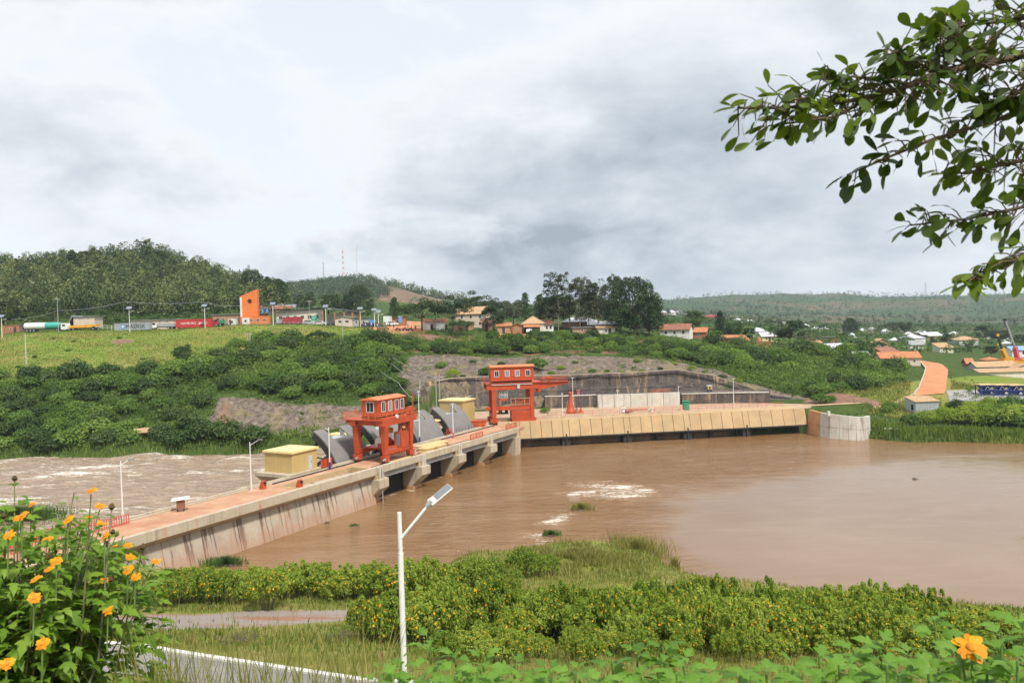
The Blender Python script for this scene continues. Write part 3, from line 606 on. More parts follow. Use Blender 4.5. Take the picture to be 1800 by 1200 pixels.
# ---------------------------------------------------------------- weir bridge (local x along the bridge, y downstream)
BRZ = math.atan2(WU[1], WU[0])
def W(u, v, z=0.0): return (WA[0]+WU[0]*u+WV[0]*v, WA[1]+WU[1]*u+WV[1]*v, z)
PIER_U = [42.0, 53.5, 65.0, 76.5, 88.0]
def weir():
    t = thing('weir_bridge', 'long concrete weir bridge with solid near wall and open gate bays crossing the brown river', 'dam', (*WA, 0), BRZ)
    MB().box(-18, 0.62, 4.55, 26, 8.8, 5.2).build('deck', M['deck_dust'], t)
    MB().box(26.02, 5.4, 4.0, 42, 8.8, 5.2).box(26.02, 0.62, 3.9, 42, 5.38, 4.35).build('deck', M['deck_dust'], t)
    MB().box(42.02, 0.62, 4.55, 92, 8.8, 5.2).build('deck', M['deck_dust'], t)
    MB().box(26.0, 5.1, 4.36, 41.8, 5.39, 5.32).box(41.4, 0.63, 4.36, 41.99, 5.08, 5.3).box(26.0, 0.63, 4.36, 26.4, 5.08, 5.26).build('slot_wall', M['concrete_tan'], t)
    for y0, y1, z1 in ((8.35, 8.8, 5.42), (7.6, 7.9, 5.36)):
        MB().box(-4, y0, 5.203, 91, y1, z1).build('deck_kerb', M['concrete'], t)
    for y in (7.25, 1.75):
        m = MB().box(27 if y > 5 else 42.2, y-0.09, 5.203, 91, y+0.09, 5.22).box(27 if y > 5 else 42.2, y-0.04, 5.22, 91, y+0.04, 5.36); m.build('crane_rail', M['dark_steel'], t)
    # parapet beam in lengths
    cuts = [-18, -9, 2.3, 13.5, 24.3, 33, 41.0, 53.5, 65, 76.5, 88.2]
    for a, b in zip(cuts[:-1], cuts[1:]):
        prof = [(-0.05, 5.6), (0.6, 5.6), (0.6, 4.5), (1.0, 4.5), (1.0, 3.75), (-0.05, 4.42)] if b <= 41.1 else [(-0.05, 5.6), (0.6, 5.6), (0.6, 4.5), (-0.05, 4.5)]
        MB().prism(prof, 'x', a+0.015, b-0.015).build('parapet', M['concrete'], t, bevel=0.04)
    u = -18.0
    while u < 40.5:
        b = min(u+5.42, 41.2)
        MB().prism([(0.98, 3.74), (2.2, 3.74), (2.2, -2.6), (-0.42, -2.6)], 'x', u+0.035, b-0.035).build('wall_panel', M['concrete_wall'], t)
        MB().box(b-0.06, 1.0, -2.6, b+0.06, 2.1, 3.7).build('joint_seal', M['dark_steel'], t)
        u = b
        if b >= 41.2: break
    MB().box(-18, 2.25, -2.6, 41.2, 8.4, 4.54).build('core', M['concrete_wall'], t)
    for k, u in enumerate(PIER_U):
        last = k == 4
        w = 1.25 if not last else 1.1
        p = MB().prism([(0.62, 4.54), (20.0, 4.54), (20.0, -2.6), (1.3, -2.6), (1.3, 0.55), (-0.75, 2.35), (-0.75, 3.75), (0.62, 3.75)] if not last else [(0.62, 4.54), (20, 4.54), (20, -2.6), (0.3, -2.6), (0.0, 3.6), (0.62, 3.6)], 'x', u-w, u+w)
        pr = p.build('pier', M['concrete'], t, bevel=0.05)
        MB().box(u-w-0.02, 1.1, -2.0, u+w+0.02, 16, 0.45).build('waterline_stain', M['concrete_rust'], pr)
        if not last:
            MB().box(u-0.42, -0.35, 3.76, u-0.12, -0.07, 5.45).box(u+0.1, -0.35, 3.76, u+0.4, -0.07, 5.45).build('pier_post', M['concrete_pale'], pr)
            MB().box(u-1.1, 0.0, 3.76, u+1.1, 0.61, 4.48).build('bearing_block', M['concrete_tan'], pr)
    for k in range(4):
        a = PIER_U[k]+1.3; b = PIER_U[k+1]-1.3
        MB().box(a, 0.35, 3.62, b, 0.95, 4.48).build('girder', M['grey_steel'], t)
        MB().box(a, 5.8, 3.6, b, 6.5, 4.54).build('girder', M['grey_steel'], t)
        MB().box(a, 3.1, -2.0, b, 3.4, 4.5).build('bulkhead', M['rubber_and_shade'], t)  # near-black colour carries the shade inside the bay
    MB().tube([W(43.3, -0.45, 5.0)[:0] or (41.9, -0.5, 5.2), (41.9, -0.5, -1.0)], 0.07, 8).build('level_pipe', M['galvanised'], t)
weir()
def radial_gate(u0, u1, label, flap):
    t = thing('radial_gate', label, 'sluice gate', W(u0, 0, 0), BRZ, 'raised radial gates of the weir')
    cy_, cz, Rr = 19.2, 1.0, 10.6; a0, a1 = R(172), R(119); n = 20; Wd = u1-u0
    def pt(a, r): return (cy_+r*math.cos(a), cz+r*math.sin(a))
    m = MB(); na = R(133)
    segs = [(0, Wd, a0, na), (0, Wd*0.27, na, a1), (Wd*0.72, Wd, na, a1)]
    for x0, x1, b0, b1 in segs:
        k = max(3, int(n*abs(b0-b1)/(a0-a1)))
        for i in range(k):
            p = b0+(b1-b0)*i/k; q = b0+(b1-b0)*(i+1)/k
            o0, o1, i0, i1 = pt(p, Rr), pt(q, Rr), pt(p, Rr-0.22), pt(q, Rr-0.22)
            m.add([(x0,*o0),(x1,*o0),(x1,*o1),(x0,*o1),(x0,*i0),(x1,*i0),(x1,*i1),(x0,*i1)], [(0,1,2,3),(7,6,5,4),(0,4,5,1),(2,6,7,3),(0,3,7,4),(1,5,6,2)])
    m.build('skin_plate', M['steel_plate'], t)
    for x0, x1 in ((-0.02, 0.10), (Wd-0.10, Wd+0.02)):     # deep edge girders behind the plate
        m = MB()
        for i in range(14):
            p = a0+(a1+R(1)-a0)*i/14; q = a0+(a1+R(1)-a0)*(i+1)/14; o0, o1, i0, i1 = pt(p, Rr-0.24), pt(q, Rr-0.24), pt(p, Rr-1.25), pt(q, Rr-1.25)
            m.add([(x0,*o0),(x1,*o0),(x1,*o1),(x0,*o1),(x0,*i0),(x1,*i0),(x1,*i1),(x0,*i1)], [(0,1,2,3),(7,6,5,4),(0,4,5,1),(2,6,7,3),(0,3,7,4),(1,5,6,2)])
        m.build('edge_girder', M['dark_steel'], t)
    b0 = pt(na, Rr-0.25); b1 = (b0[0]+2.6, b0[1]-0.1+flap*0.004)
    MB().add([(Wd*0.28,*b0),(Wd*0.71,*b0),(Wd*0.71,*b1),(Wd*0.28,*b1),(Wd*0.28,b0[0]+.05,b0[1]-.2),(Wd*0.71,b0[0]+.05,b0[1]-.2),(Wd*0.71,b1[0]+.05,b1[1]-.2),(Wd*0.28,b1[0]+.05,b1[1]-.2)],
             [(0,1,2,3),(7,6,5,4),(0,4,5,1),(2,6,7,3),(0,3,7,4),(1,5,6,2)]).build('flap_gate', M['sheet_metal'], t)
    for x in (Wd*0.285, Wd*0.70):
        MB().prism([pt(na, Rr-0.3), pt(a1+R(2), Rr-0.3), pt(na-R(2), Rr-2.0)], 'x', x, x+0.12).build('flap_side', M['grey_steel'], t)
    for j in range(9):
        a = a0+(a1-a0)*(j+0.5)/9; p = pt(a, Rr-0.45)
        if j < 7: MB().box(0.1, p[0]-0.12, p[1]-0.2, Wd-0.1, p[0]+0.12, p[1]+0.1).build('rib', M['dark_steel'], t)
        else: MB().box(0.1, p[0]-0.12, p[1]-0.2, Wd*.25, p[0]+0.12, p[1]+0.1).build('rib', M['dark_steel'], t)
    for x in (0.35, Wd-0.35):
        for a in (R(165), R(146), R(127)):
            p = pt(a, Rr-0.6); MB().bar((x, p[0], p[1]), (x, cy_, cz+0.3), 0.4, 0.45).build('arm', M['dark_steel'], t)
        for a, b in ((R(163), R(146)), (R(146), R(128))):
            p = pt(a, Rr-2.2); q = pt(b, Rr-4.2); MB().bar((x, *p), (x, *q), 0.2).build('brace', M['dark_steel'], t)
        MB().tube([(x-0.45, cy_, cz+0.3), (x+0.45, cy_, cz+0.3)], 0.6, 12).build('trunnion', M['dark_steel'], t)
for (k, lab, fl) in ((0, 'grey curved radial gate nearest the big yellow hut, flap notch in its top', 52), (1, 'grey curved radial gate half hidden behind the nearer orange gantry crane', 50),
                     (2, 'grey curved radial gate just right of the nearer orange crane, dark slot on its plate', 8), (3, 'grey curved radial gate farthest along the weir, in front of the yellow hut', 30)):
    radial_gate(PIER_U[k]+1.3, PIER_U[k+1]-1.5, lab, fl)
def yellow_hut(u0, u1, v0, v1, z0, z1, label, corbel=True, door=True):
    t = thing('gate_control_hut', label, 'hut', W(u0, v0, z0), BRZ, 'yellow gate control huts'); a, b, h = u1-u0, v1-v0, z1-z0
    MB().box(0, 0, 0, a, b, h-0.28).build('wall', M['yellow_wall'], t, bevel=0.03)
    MB().box(-0.22, -0.22, h-0.279, a+0.22, b+0.22, h).box(-0.05, -0.05, h+0.001, a+0.05, b+0.05, h+0.05).build('roof_slab', M['yellow_trim'], t)
    if door:
        d = MB().box(a*0.62, -0.04, 0.05, a*0.62+0.9, 0.02, 2.1).build('door', M['plaster_grey'], t); MB().box(a*0.62+0.72, -0.09, 1.0, a*0.62+0.78, -0.041, 1.14).build('handle', M['dark_steel'], d)
    if corbel:
        MB().prism([(-1.1, 0.0), (a+0.5, 0.0), (a+0.5, -0.5), (a-1.0, -1.8), (0.6, -1.8), (-1.1, -0.5)], 'y', -0.6, b+1.0).build('base_slab', M['concrete'], t)
        MB().box(0.7, 0.2, -8, a-1.1, b+0.5, -1.82).build('pedestal', M['concrete'], t)
yellow_hut(32.8, 38.2, 8.95, 14.4, 5.55, 8.75, 'big yellow control hut with flat roof at the near end of the gates')
yellow_hut(52.6, 54.6, 15.2, 19.0, 4.6, 8.3, 'small yellow hut glimpsed behind the notch of the first gate', False, False)
yellow_hut(64.1, 66.1, 12.5, 16.5, 4.6, 8.1, 'small yellow hut glimpsed between the nearer orange crane legs', False, False)
yellow_hut(75.6, 77.5, 12.2, 15.5, 4.6, 8.0, 'narrow yellow hut between the third and fourth gates', False, False)
yellow_hut(88.6, 93.5, 13.4, 19.2, 4.2, 10.7, 'tall pale-edged yellow hut behind the farthest gate, before the dark cliff', False, False)

# ---------------------------------------------------------------- gantry cranes
def window(parent, face, c, w, h, pane, d=0.05):
    """face 'x-','x+','y-' : outward direction; c = centre on the face"""
    f = MB(); g = MB(); x, y, z = c; e = 0.09
    def bx(b, a0, z0, a1, z1, o0, o1):
        if face[0] == 'y': b.box(x+a0, min(y+o0, y+o1), z+z0, x+a1, max(y+o0, y+o1), z+z1)
        else: b.box(min(x+o0, x+o1), y+a0, z+z0, max(x+o0, x+o1), y+a1, z+z1)
    s = -1 if face[1] == '-' else 1
    bx(f, -w/2-e, -h/2-e, -w/2, h/2+e, -0.02*s, d*s); bx(f, w/2, -h/2-e, w/2+e, h/2+e, -0.02*s, d*s)
    bx(f, -w/2, h/2, w/2, h/2+e, -0.02*s, d*s); bx(f, -w/2, -h/2-e, w/2, -h/2, -0.02*s, d*s); bx(f, -0.02, -h/2, 0.02, h/2, 0.016*s, d*0.8*s)
    bx(g, -w/2, -h/2, w/2, h/2, 0.002*s, 0.015*s)
    o = f.build('window', M['white_paint'], parent); g.build('pane', pane, o); return o
def guard(m, pts, z, h=1.05, step=1.2, r=0.028):
    for (a, b) in zip(pts[:-1], pts[1:]):
        a = Vector((*a, z)); b = Vector((*b, z)); L_ = (b-a).length; n = max(1, int(L_/step))
        for k in (0.36, 0.7, 1.0): m.bar(a+Vector((0,0,h*k)), b+Vector((0,0,h*k)), r*2)
        for i in range(n+1): p = a+(b-a)*i/n; m.bar(p, p+Vector((0,0,h)), r*2.2)
OP = M['orange_paint']
def crane_near():
    t = thing('gantry_crane', 'orange gantry crane with windowed cabin standing on the weir beside the first gates', 'gantry crane', W(49.2, 4.5, 5.2), BRZ, 'orange gantry cranes')
    X, Y = 3.4, 2.75
    for sx in (-1, 1):
        for sy in (-1, 1):
            x, y = sx*X, sy*Y
            l = MB(); a, b = 0.34, 0.52
            l.add([(x-a,y-a,1.35),(x+a,y-a,1.35),(x+a,y+a,1.35),(x-a,y+a,1.35),(x-b,y-b,6.0),(x+b,y-b,6.0),(x+b,y+b,6.0),(x-b,y+b,6.0)], [(0,3,2,1),(4,5,6,7),(0,1,5,4),(1,2,6,5),(2,3,7,6),(3,0,4,7)])
            l.box(x-0.52, y-0.52, 4.95, x+0.52, y+0.52, 5.05)
            lg = l.build('leg', OP, t, bevel=0.03)
            MB().prism([(x-0.75, 1.3), (x+0.75, 1.3), (x+0.55, 0.35), (x-0.55, 0.35)], 'y', y-0.42, y+0.42).build('bogie', OP, lg, bevel=0.02)
            for dx in (-0.45, 0.45): MB().tube([(x+dx, y-0.12, 0.42), (x+dx, y+0.12, 0.42)], 0.27, 14).build('wheel', M['dark_steel'], lg)
            MB().tube([(x+sx*0.55, y-0.36, 0.75), (x+sx*0.95, y-0.36, 0.75)], 0.2, 10).build('travel_motor', M['galvanised'], lg)
    for y in (-Y, Y):
        m = MB().box(-X+0.43, y-0.25, 1.45, X-0.43, y+0.25, 2.05)
        for i in range(9): m.box(-X+0.7+i*0.72, y-0.30, 1.2, -X+0.8+i*0.72, y+0.30, 1.44)
        m.build('sill_beam', OP, t)
    MB().box(X-0.25, -Y+0.45, 1.5, X+0.25, Y-0.45, 2.0).build('sill_beam', OP, t)
    m = MB()
    for y in (-Y, Y): m.box(-X-1.0, y-0.5, 6.003, X+1.4, y+0.5, 6.85)
    for x in (-X, 0, X): m.box(x-0.4, -Y+0.51, 6.01, x+0.4, Y-0.51, 6.75)
    m.build('main_girder', OP, t, bevel=0.02)
    m = MB().box(-X-1.2, -Y-0.5, 6.86, X+1.6, Y+2.1, 6.98); m.box(-X-0.4, Y+0.51, 6.3, -X+0.2, Y+1.9, 6.85).box(X-0.2, Y+0.51, 6.3, X+0.4, Y+1.9, 6.85); m.build('platform', OP, t)
    m = MB(); guard(m, [(X+1.5, Y+2.0), (-X-1.1, Y+2.0), (-X-1.1, -Y-0.4)], 6.98); guard(m, [(-X-1.1, -Y-0.4), (X+1.5, -Y-0.4), (X+1.5, Y+2.0)], 6.98); m.build('guard_rail', M['orange_roof'], t)
    m = MB()
    for i in range(12): m.box(-2.8+i*0.55, -0.9+(i % 3)*0.5, 6.985, -2.45+i*0.55, 0.3+(i % 3)*0.5, 7.3)
    m.box(-3.1, -1.4, 7.08, 3.9, -1.2, 7.3).box(-3.1, 1.7, 7.08, 3.9, 1.9, 7.3).build('cabin_base', M['dark_steel'], t)
    c = MB().box(-3.2, -1.5, 7.31, 4.0, 1.75, 9.95)
    for i in range(15): c.box(-3.0+i*0.49, -1.53, 7.4, -2.95+i*0.49, -1.5, 9.85)
    cab = c.build('cabin', OP, t)
    MB().add([(-3.55,-1.75,9.96),(4.2,-1.75,9.96),(4.2,2.0,9.96),(-3.55,2.0,9.96),(-3.55,-1.75,10.06),(4.2,-1.75,10.06),(4.2,2.0,10.06),(-3.55,2.0,10.06),(-3.55,0.1,10.42),(4.2,0.1,10.42)],
             [(0,3,2,1),(0,1,5,4),(2,3,7,6),(4,5,9,8),(6,7,8,9),(1,2,6,9,5),(3,0,4,8,7)]).build('roof', M['orange_roof'], t)
    window(cab, 'x-', (-3.2, 0.1, 8.85), 1.35, 1.5, M['glass_dark'])
    for i, x in enumerate((-1.9, -0.1, 1.7, 3.2)): window(cab, 'y-', (x, -1.53, 8.85), 0.8, 1.5, M['glass_sky'] if i == 1 else M['glass_dark'])
    MB().prism([(X-0.2, 6.99), (X+1.2, 6.99), (X+0.9, 8.3), (X+0.1, 8.3)], 'y', -Y-0.3, -Y+0.5).build('sheave_box', OP, t)
    e = MB().box(0.5, -Y-0.35, 2.06, 2.6, -Y+1.1, 4.5).build('electrical_box', OP, t); MB().box(0.48, -Y-0.1, 2.3, 0.5, -Y+0.8, 4.2).build('glass_door', M['glass_sky'], e); MB().tube([(1.3, -Y+0.4, 4.51), (1.3, -Y+0.4, 5.5)], [0.35, 0.28], 12).build('vent', OP, e)
    m = MB().tube([(-1.6, -0.4, 3.0), (0.9, -0.4, 3.0)], 0.62, 18); m.build('hoist_drum', OP, t, smooth=True)
    MB().tube([(-1.85, -0.4, 3.0), (-1.62, -0.4, 3.0)], 0.85, 20).build('drum_flange', M['white_dull'], t)
    m = MB().box(-2.2, -Y+0.3, 2.12, 2.3, Y-0.3, 2.3)
    for i in range(7): m.box(-2.0+i*0.6, -0.9, 2.31, -1.7+i*0.6, -0.2, 2.9+0.25*(i % 2))
    m.build('hoist_deck', OP, t)
    m = MB()
    for s in (0, 0.75):
        m.bar((X+0.7, -Y-0.1+s, 0.4), (X-1.6, -Y-0.1+s, 6.0), 0.08, 0.22); m.bar((X+0.7, -Y-0.1+s, 1.35), (X-1.6, -Y-0.1+s, 6.9), 0.05)
    for i in range(18): q = i/17; m.box(X+0.7-2.3*q-0.12, -Y-0.06, 0.4+5.6*q, X+0.7-2.3*q+0.12, -Y+0.62, 0.43+5.6*q)
    m.build('stair', OP, t)
    m = MB()
    for i in range(4): m.tube([(X-1.9, -0.4+i*0.22, 3.2), (X-1.9, -0.4+i*0.22, 6.3)], 0.03, 6)
    m.box(X-2.2, -0.6, 4.2, X-1.6, 0.5, 5.0); m.build('hook_block', M['truck_yellow'], t)
    MB().tube([(-0.8, -Y-0.5, 7.25), (-0.8, -Y-0.68, 7.25)], 0.32, 14).build('floodlight', M['white_paint'], t)
crane_near()
W2A = np.array([0.5, 169.4]); W2D = np.array([65.8, 9.9])/np.hypot(65.8, 9.9); W2N = np.array([-W2D[1], W2D[0]]); W2RZ = math.atan2(W2D[1], W2D[0])
def V(x, y, z=0.0): return (W2A[0]+W2D[0]*x+W2N[0]*y, W2A[1]+W2D[1]*x+W2N[1]*y, z)
def crane_far():
    t = thing('gantry_crane', 'taller orange gantry crane with four-window cabin and right-hand jib before the dark cliff', 'gantry crane', V(-0.35, 2.1, 5.2), W2RZ, 'orange gantry cranes')
    X = 4.15
    for x in (-X, X):
        for y in (0, 5.2):
            l = MB().box(x-0.42, y-0.42, 1.1, x+0.42, y+0.42, 8.6); l.box(x-0.5, y-0.5, 7.1, x+0.5, y+0.5, 7.25); lg = l.build('leg', OP, t, bevel=0.03)
            MB().prism([(x-0.9, 1.09), (x+0.9, 1.09), (x+0.7, 0.2), (x-0.7, 0.2)], 'y', y-0.45, y+0.45).build('bogie', OP, lg)
            for dx in (-0.5, 0.5): MB().tube([(x+dx, y-0.15, 0.3), (x+dx, y+0.15, 0.3)], 0.28, 14).build('wheel', M['dark_steel'], lg)
        MB().box(x-0.35, 0.43, 1.2, x+0.35, 4.77, 1.9).build('sill_beam', OP, t)
    for y in (0, 5.2): MB().box(-X-1.5, y-0.45, 7.3, X+1.7, y+0.45, 8.6).build('main_girder', OP, t, bevel=0.02)
    MB().box(-X+0.43, -0.3, 2.9, X-0.43, 0.3, 3.75).build('cross_beam', OP, t)
    MB().box(-X-1.7, -0.7, 8.61, X+2.2, 5.8, 8.75).build('platform', OP, t)
    m = MB(); guard(m, [(-4.7, -0.65), (-5.8, -0.65), (-5.8, 5.7)], 8.75); m.build('guard_rail', OP, t); m = MB(); guard(m, [(4.8, -0.65), (6.3, -0.65)], 8.75); m.build('guard_rail', OP, t)
    MB().box(-4.3, 0.2, 8.76, 4.3, 3.2, 9.15).build('cabin_base', M['dark_steel'], t)
    c = MB().box(-4.65, -0.1, 9.16, 4.65, 3.4, 12.1)
    for x in (-4.6, -2.3, 0.0, 2.3, 4.55): c.box(x-0.06, -0.13, 9.16, x+0.06, -0.1, 12.1)
    cab = c.build('cabin', OP, t)
    MB().box(-4.85, -0.4, 12.101, 4.85, 3.6, 12.25).prism([(-0.4, 12.251), (3.6, 12.251), (1.6, 12.55)], 'x', -4.85, 4.85).build('roof', M['orange_roof'], t)
    for i, x in enumerate((-3.4, -1.1, 1.1, 3.4)): window(cab, 'y-', (x, -0.13, 10.75), 0.85, 1.15, M['glass_sky'] if i in (1, 2) else M['glass_dark'])
    MB().box(-4.6, -0.66, 8.35, 4.3, -0.5, 8.48).build('cable_tray', M['white_dull'], t)
    MB().box(0.9, -0.85, 7.5, 1.5, -0.46, 8.3).build('limit_box', M['plaster_grey'], t)
    MB().prism([(X+0.45, 8.58), (X+8.2, 8.58), (X+8.2, 8.25), (X+1.9, 7.1), (X+1.9, 6.6), (X+0.45, 6.6)], 'y', -0.35, 0.35).build('jib', OP, t)
    MB().box(X+1.7, -0.7, 8.59, X+8.0, 1.2, 8.66).build('jib_walkway', OP, t)
    m = MB(); guard(m, [(X+2.3, 1.15), (X+7.9, 1.15), (X+7.9, -0.65), (X+2.3, -0.65)], 8.66); m.build('jib_guard_rail', OP, t)
    MB().box(X+3.2, -0.3, 9.3, X+4.6, 0.5, 9.75).box(X+3.6, 0, 8.67, X+4.0, 0.3, 9.29).build('jib_winch', OP, t)
    MB().tube([(X+1.1, -0.37, 7.05), (X+1.1, -0.45, 7.05)], 0.28, 14).build('jib_pin', M['dark_steel'], t)
    MB().box(-0.35, -0.5, 0.25, 3.65, 2.8, 2.72).box(0.05, -0.53, 0.3, 0.1, -0.5, 2.7).box(3.0, -0.53, 0.3, 3.05, -0.5, 2.7).build('machine_house', OP, t)
    fr = MB()
    for x in (-0.5, 1.3-0.8, 2.3+0.1, 3.6): fr.box(x-0.05, -0.5, 3.77, x+0.05, -0.4, 5.55)
    fr.box(-0.5, -0.5, 5.3, 3.6, -0.4, 5.42).box(-0.5, -0.5, 3.95, 3.6, -0.4, 4.05); fr.build('reel_frame', M['roof_tan'], t)
    for x in (0.1, 1.5, 3.0):
        m = MB(); 
        for i in range(16):
            a, b = 2*math.pi*i/16, 2*math.pi*(i+1)/16; m.bar((x+0.55*math.cos(a), -0.2, 4.68+0.55*math.sin(a)), (x+0.55*math.cos(b), -0.2, 4.68+0.55*math.sin(b)), 0.12, 0.25)
        m.bar((x-0.5, -0.2, 4.68), (x+0.5, -0.2, 4.68), 0.08); m.bar((x, -0.2, 4.2), (x, -0.2, 5.2), 0.08); m.build('cable_reel', OP, t)
    oc = MB().box(-2.9, 0.0, 4.9, -1.2, 1.5, 5.35).build('operator_cab', OP, t)
    m = MB()
    for x in (-2.9, -2.4, -1.7, -1.2):
        for y in (0.0, 1.5): m.box(x-0.05, y-0.05, 5.36, x+0.05, y+0.05, 6.9)
    m.box(-3.0, -0.1, 6.91, -1.1, 1.6, 7.05).box(-2.9, -0.06, 6.1, -1.2, 0.0, 6.18); m.build('cab_frame', M['white_dull'], oc); MB().box(-2.85, 0.06, 5.4, -1.25, 0.09, 6.88).build('pane', M['glass_sky'], oc)
    m = MB()
    for i in range(10): m.bar((-3.6, -0.35, 1.6+i*0.55), (-2.9, -0.35, 1.6+i*0.55), 0.05)
    m.bar((-3.6, -0.35, 1.2), (-3.6, -0.35, 7.2), 0.05).bar((-2.9, -0.35, 1.2), (-2.9, -0.35, 7.2), 0.05); m.build('ladder', OP, t)
    MB().box(-3.4, 0.6, 1.95, -0.9, 2.2, 2.2).box(-3.0, 0.8, 2.2, -2.3, 1.8, 3.1).box(-1.6, 0.8, 2.2, -1.0, 1.6, 3.2).build('hoist_deck', M['dark_steel'], t)
    MB().box(-6.0, 0.2, 3.0, -4.6, 0.9, 3.6).build('counter_arm', OP, t)
crane_far()

# ---------------------------------------------------------------- intake wall with tan panels, wing wall
def intake():
    t = thing('intake_wall', 'long intake wall of leaning tan concrete panels above a dark waterline gap', 'dam wall', (*W2A, 0), W2RZ)
    piers = [10.8, 24.5, 38.2, 52.0]; edges = []; s = -4.0
    for pc in piers+[66.4+0.7]:
        a = s; b = pc-0.7; n = 5 if s > -3 else 6
        for k in range(n): edges.append((a+(b-a)*k/n, a+(b-a)*(k+1)/n, 0))
        if pc < 60: edges.append((pc-0.7, pc+0.7, 1))
        s = pc+0.7
    for a, b, kind in edges:
        MB().add([(a+0.05,0,2.05),(b-0.05,0,2.05),(b-0.05,1.15,5.6),(a+0.05,1.15,5.6),(a+0.05,0.4,2.05),(b-0.05,0.4,2.05),(b-0.05,1.55,5.6),(a+0.05,1.55,5.6)],
                 [(0,1,2,3),(7,6,5,4),(0,4,5,1),(2,6,7,3),(0,3,7,4),(1,5,6,2)]).build('panel' if not kind else 'pier_panel', M['concrete_tan'], t)
    MB().add([(-4,0.25,2.0),(66.3,0.25,2.0),(66.3,1.4,5.5),(-4,1.4,5.5),(-4,1.2,2.0),(66.3,1.2,2.0),(66.3,1.9,5.5),(-4,1.9,5.5)], [(0,1,2,3),(7,6,5,4),(0,4,5,1),(2,6,7,3),(0,3,7,4),(1,5,6,2)]).build('backing', M['dark_steel'], t)
    MB().box(-4, -0.12, 1.75, 66.4, 0.5, 2.04).build('lip_beam', M['shaded_concrete'], t)
    MB().box(-4, 5.2, -2.5, 66.4, 5.6, 1.95).build('recess_wall', M['rubber_and_shade'], t); MB().box(-4, 0.55, 1.96, 66.4, 7.0, 2.3).build('soffit_slab', M['rubber_and_shade'], t)  # shade of the recess put into near-black surfaces
    for pc in piers:
        MB().prism([(pc-0.95, 0.3), (pc+0.95, 0.3), (pc+0.95, 5.1), (pc-0.95, 5.1)], 'z', -2.4, 1.74).build('pier', M['shaded_concrete'], t, bevel=0.1)
        MB().box(pc-0.12, -0.05, -1.5, pc+0.12, 0.28, 2.6).build('pier_rail', M['shaded_concrete'], t)
    for x in (64.6, 44.0, 31.5): MB().box(x-0.3, 1.2, -2.4, x+0.3, 2.3, 1.74).build('column', M['shaded_concrete'], t)
    MB().box(-4, 1.56, 5.2, 66.4, 7.5, 5.55).build('walkway', M['concrete_tan'], t)
    MB().box(-4, 1.95, 2.31, 66.4, 7.0, 5.18).build('core', M['concrete_tan'], t)
intake()
def railing(name, label, p, q, h, mat, pick=0.35, cat='railing', group=None, rails=(0.08, 0.98), r=0.035):
    p = Vector(p); q = Vector(q); t = thing(name, label, cat, p, 0, group); d = q-p; L_ = d.length; n = max(2, int(L_/pick))
    for i in range(n+1): 
        a = d*(i/n); MB().bar(a, a+Vector((0,0,h)), r*2 if i % 4 else r*3).build('post' if i % 4 == 0 else 'picket', mat, t)
    for k in rails: MB().bar(Vector((0,0,h*k)), d+Vector((0,0,h*k)), r*1.6).build('rail', mat, t)
RP = M['red_paint']
railing('guard_railing', 'thin red-brown railing running along the top of the tan intake wall', V(8, 6.6, 5.55), V(64, 6.6, 5.55), 1.0, RP, 2.0, rails=(0.5, 1.0), r=0.03)
railing('picket_railing', 'red picket railing at the near end of the bridge, behind the flower bush', W(-9, 9.3, 5.2), W(2.0, 9.0, 5.2), 1.1, RP, 0.3, group='red picket railings at the near bridge end')
railing('picket_railing', 'red picket railing across the bridge mouth, left of the deck edge', W(-9, 6.9, 5.2), W(4.2, 6.9, 5.2), 1.1, RP, 0.3, group='red picket railings at the near bridge end')
railing('picket_railing', 'lowest red picket railing at far left, nearly hidden by flowers', W(-16, 11.5, 4.9), W(-9, 9.3, 5.2), 1.1, RP, 0.3, group='red picket railings at the near bridge end')
railing('bay_railing', 'short orange railing on the parapet above the third pier', W(69.6, 0.3, 5.6), W(74.0, 0.3, 5.6), 1.0, OP, 0.5, group='orange railings on the weir deck', r=0.06)
railing('bay_railing', 'short orange railing at the far end of the weir parapet', W(83.4, 0.3, 5.6), W(88.0, 0.3, 5.6), 1.0, OP, 0.5, group='orange railings on the weir deck', r=0.06)
railing('bay_railing', 'orange mesh railing beside the big yellow hut', W(38.4, 8.3, 5.4), W(40.8, 8.3, 5.4), 1.3, OP, 0.18, group='orange railings on the weir deck', r=0.05)
railing('bay_railing', 'red frame railing between the third and fourth gates', W(75.2, 9.0, 5.2), W(77.8, 9.0, 5.2), 1.3, RP, 0.4, group='orange railings on the weir deck')
railing('bay_railing', 'thin dark railing in front of the farthest gate', W(78, 8.6, 5.42), W(86.5, 8.6, 5.42), 1.0, M['dark_steel'], 1.2, group='orange railings on the weir deck', rails=(0.5, 1.0), r=0.02)
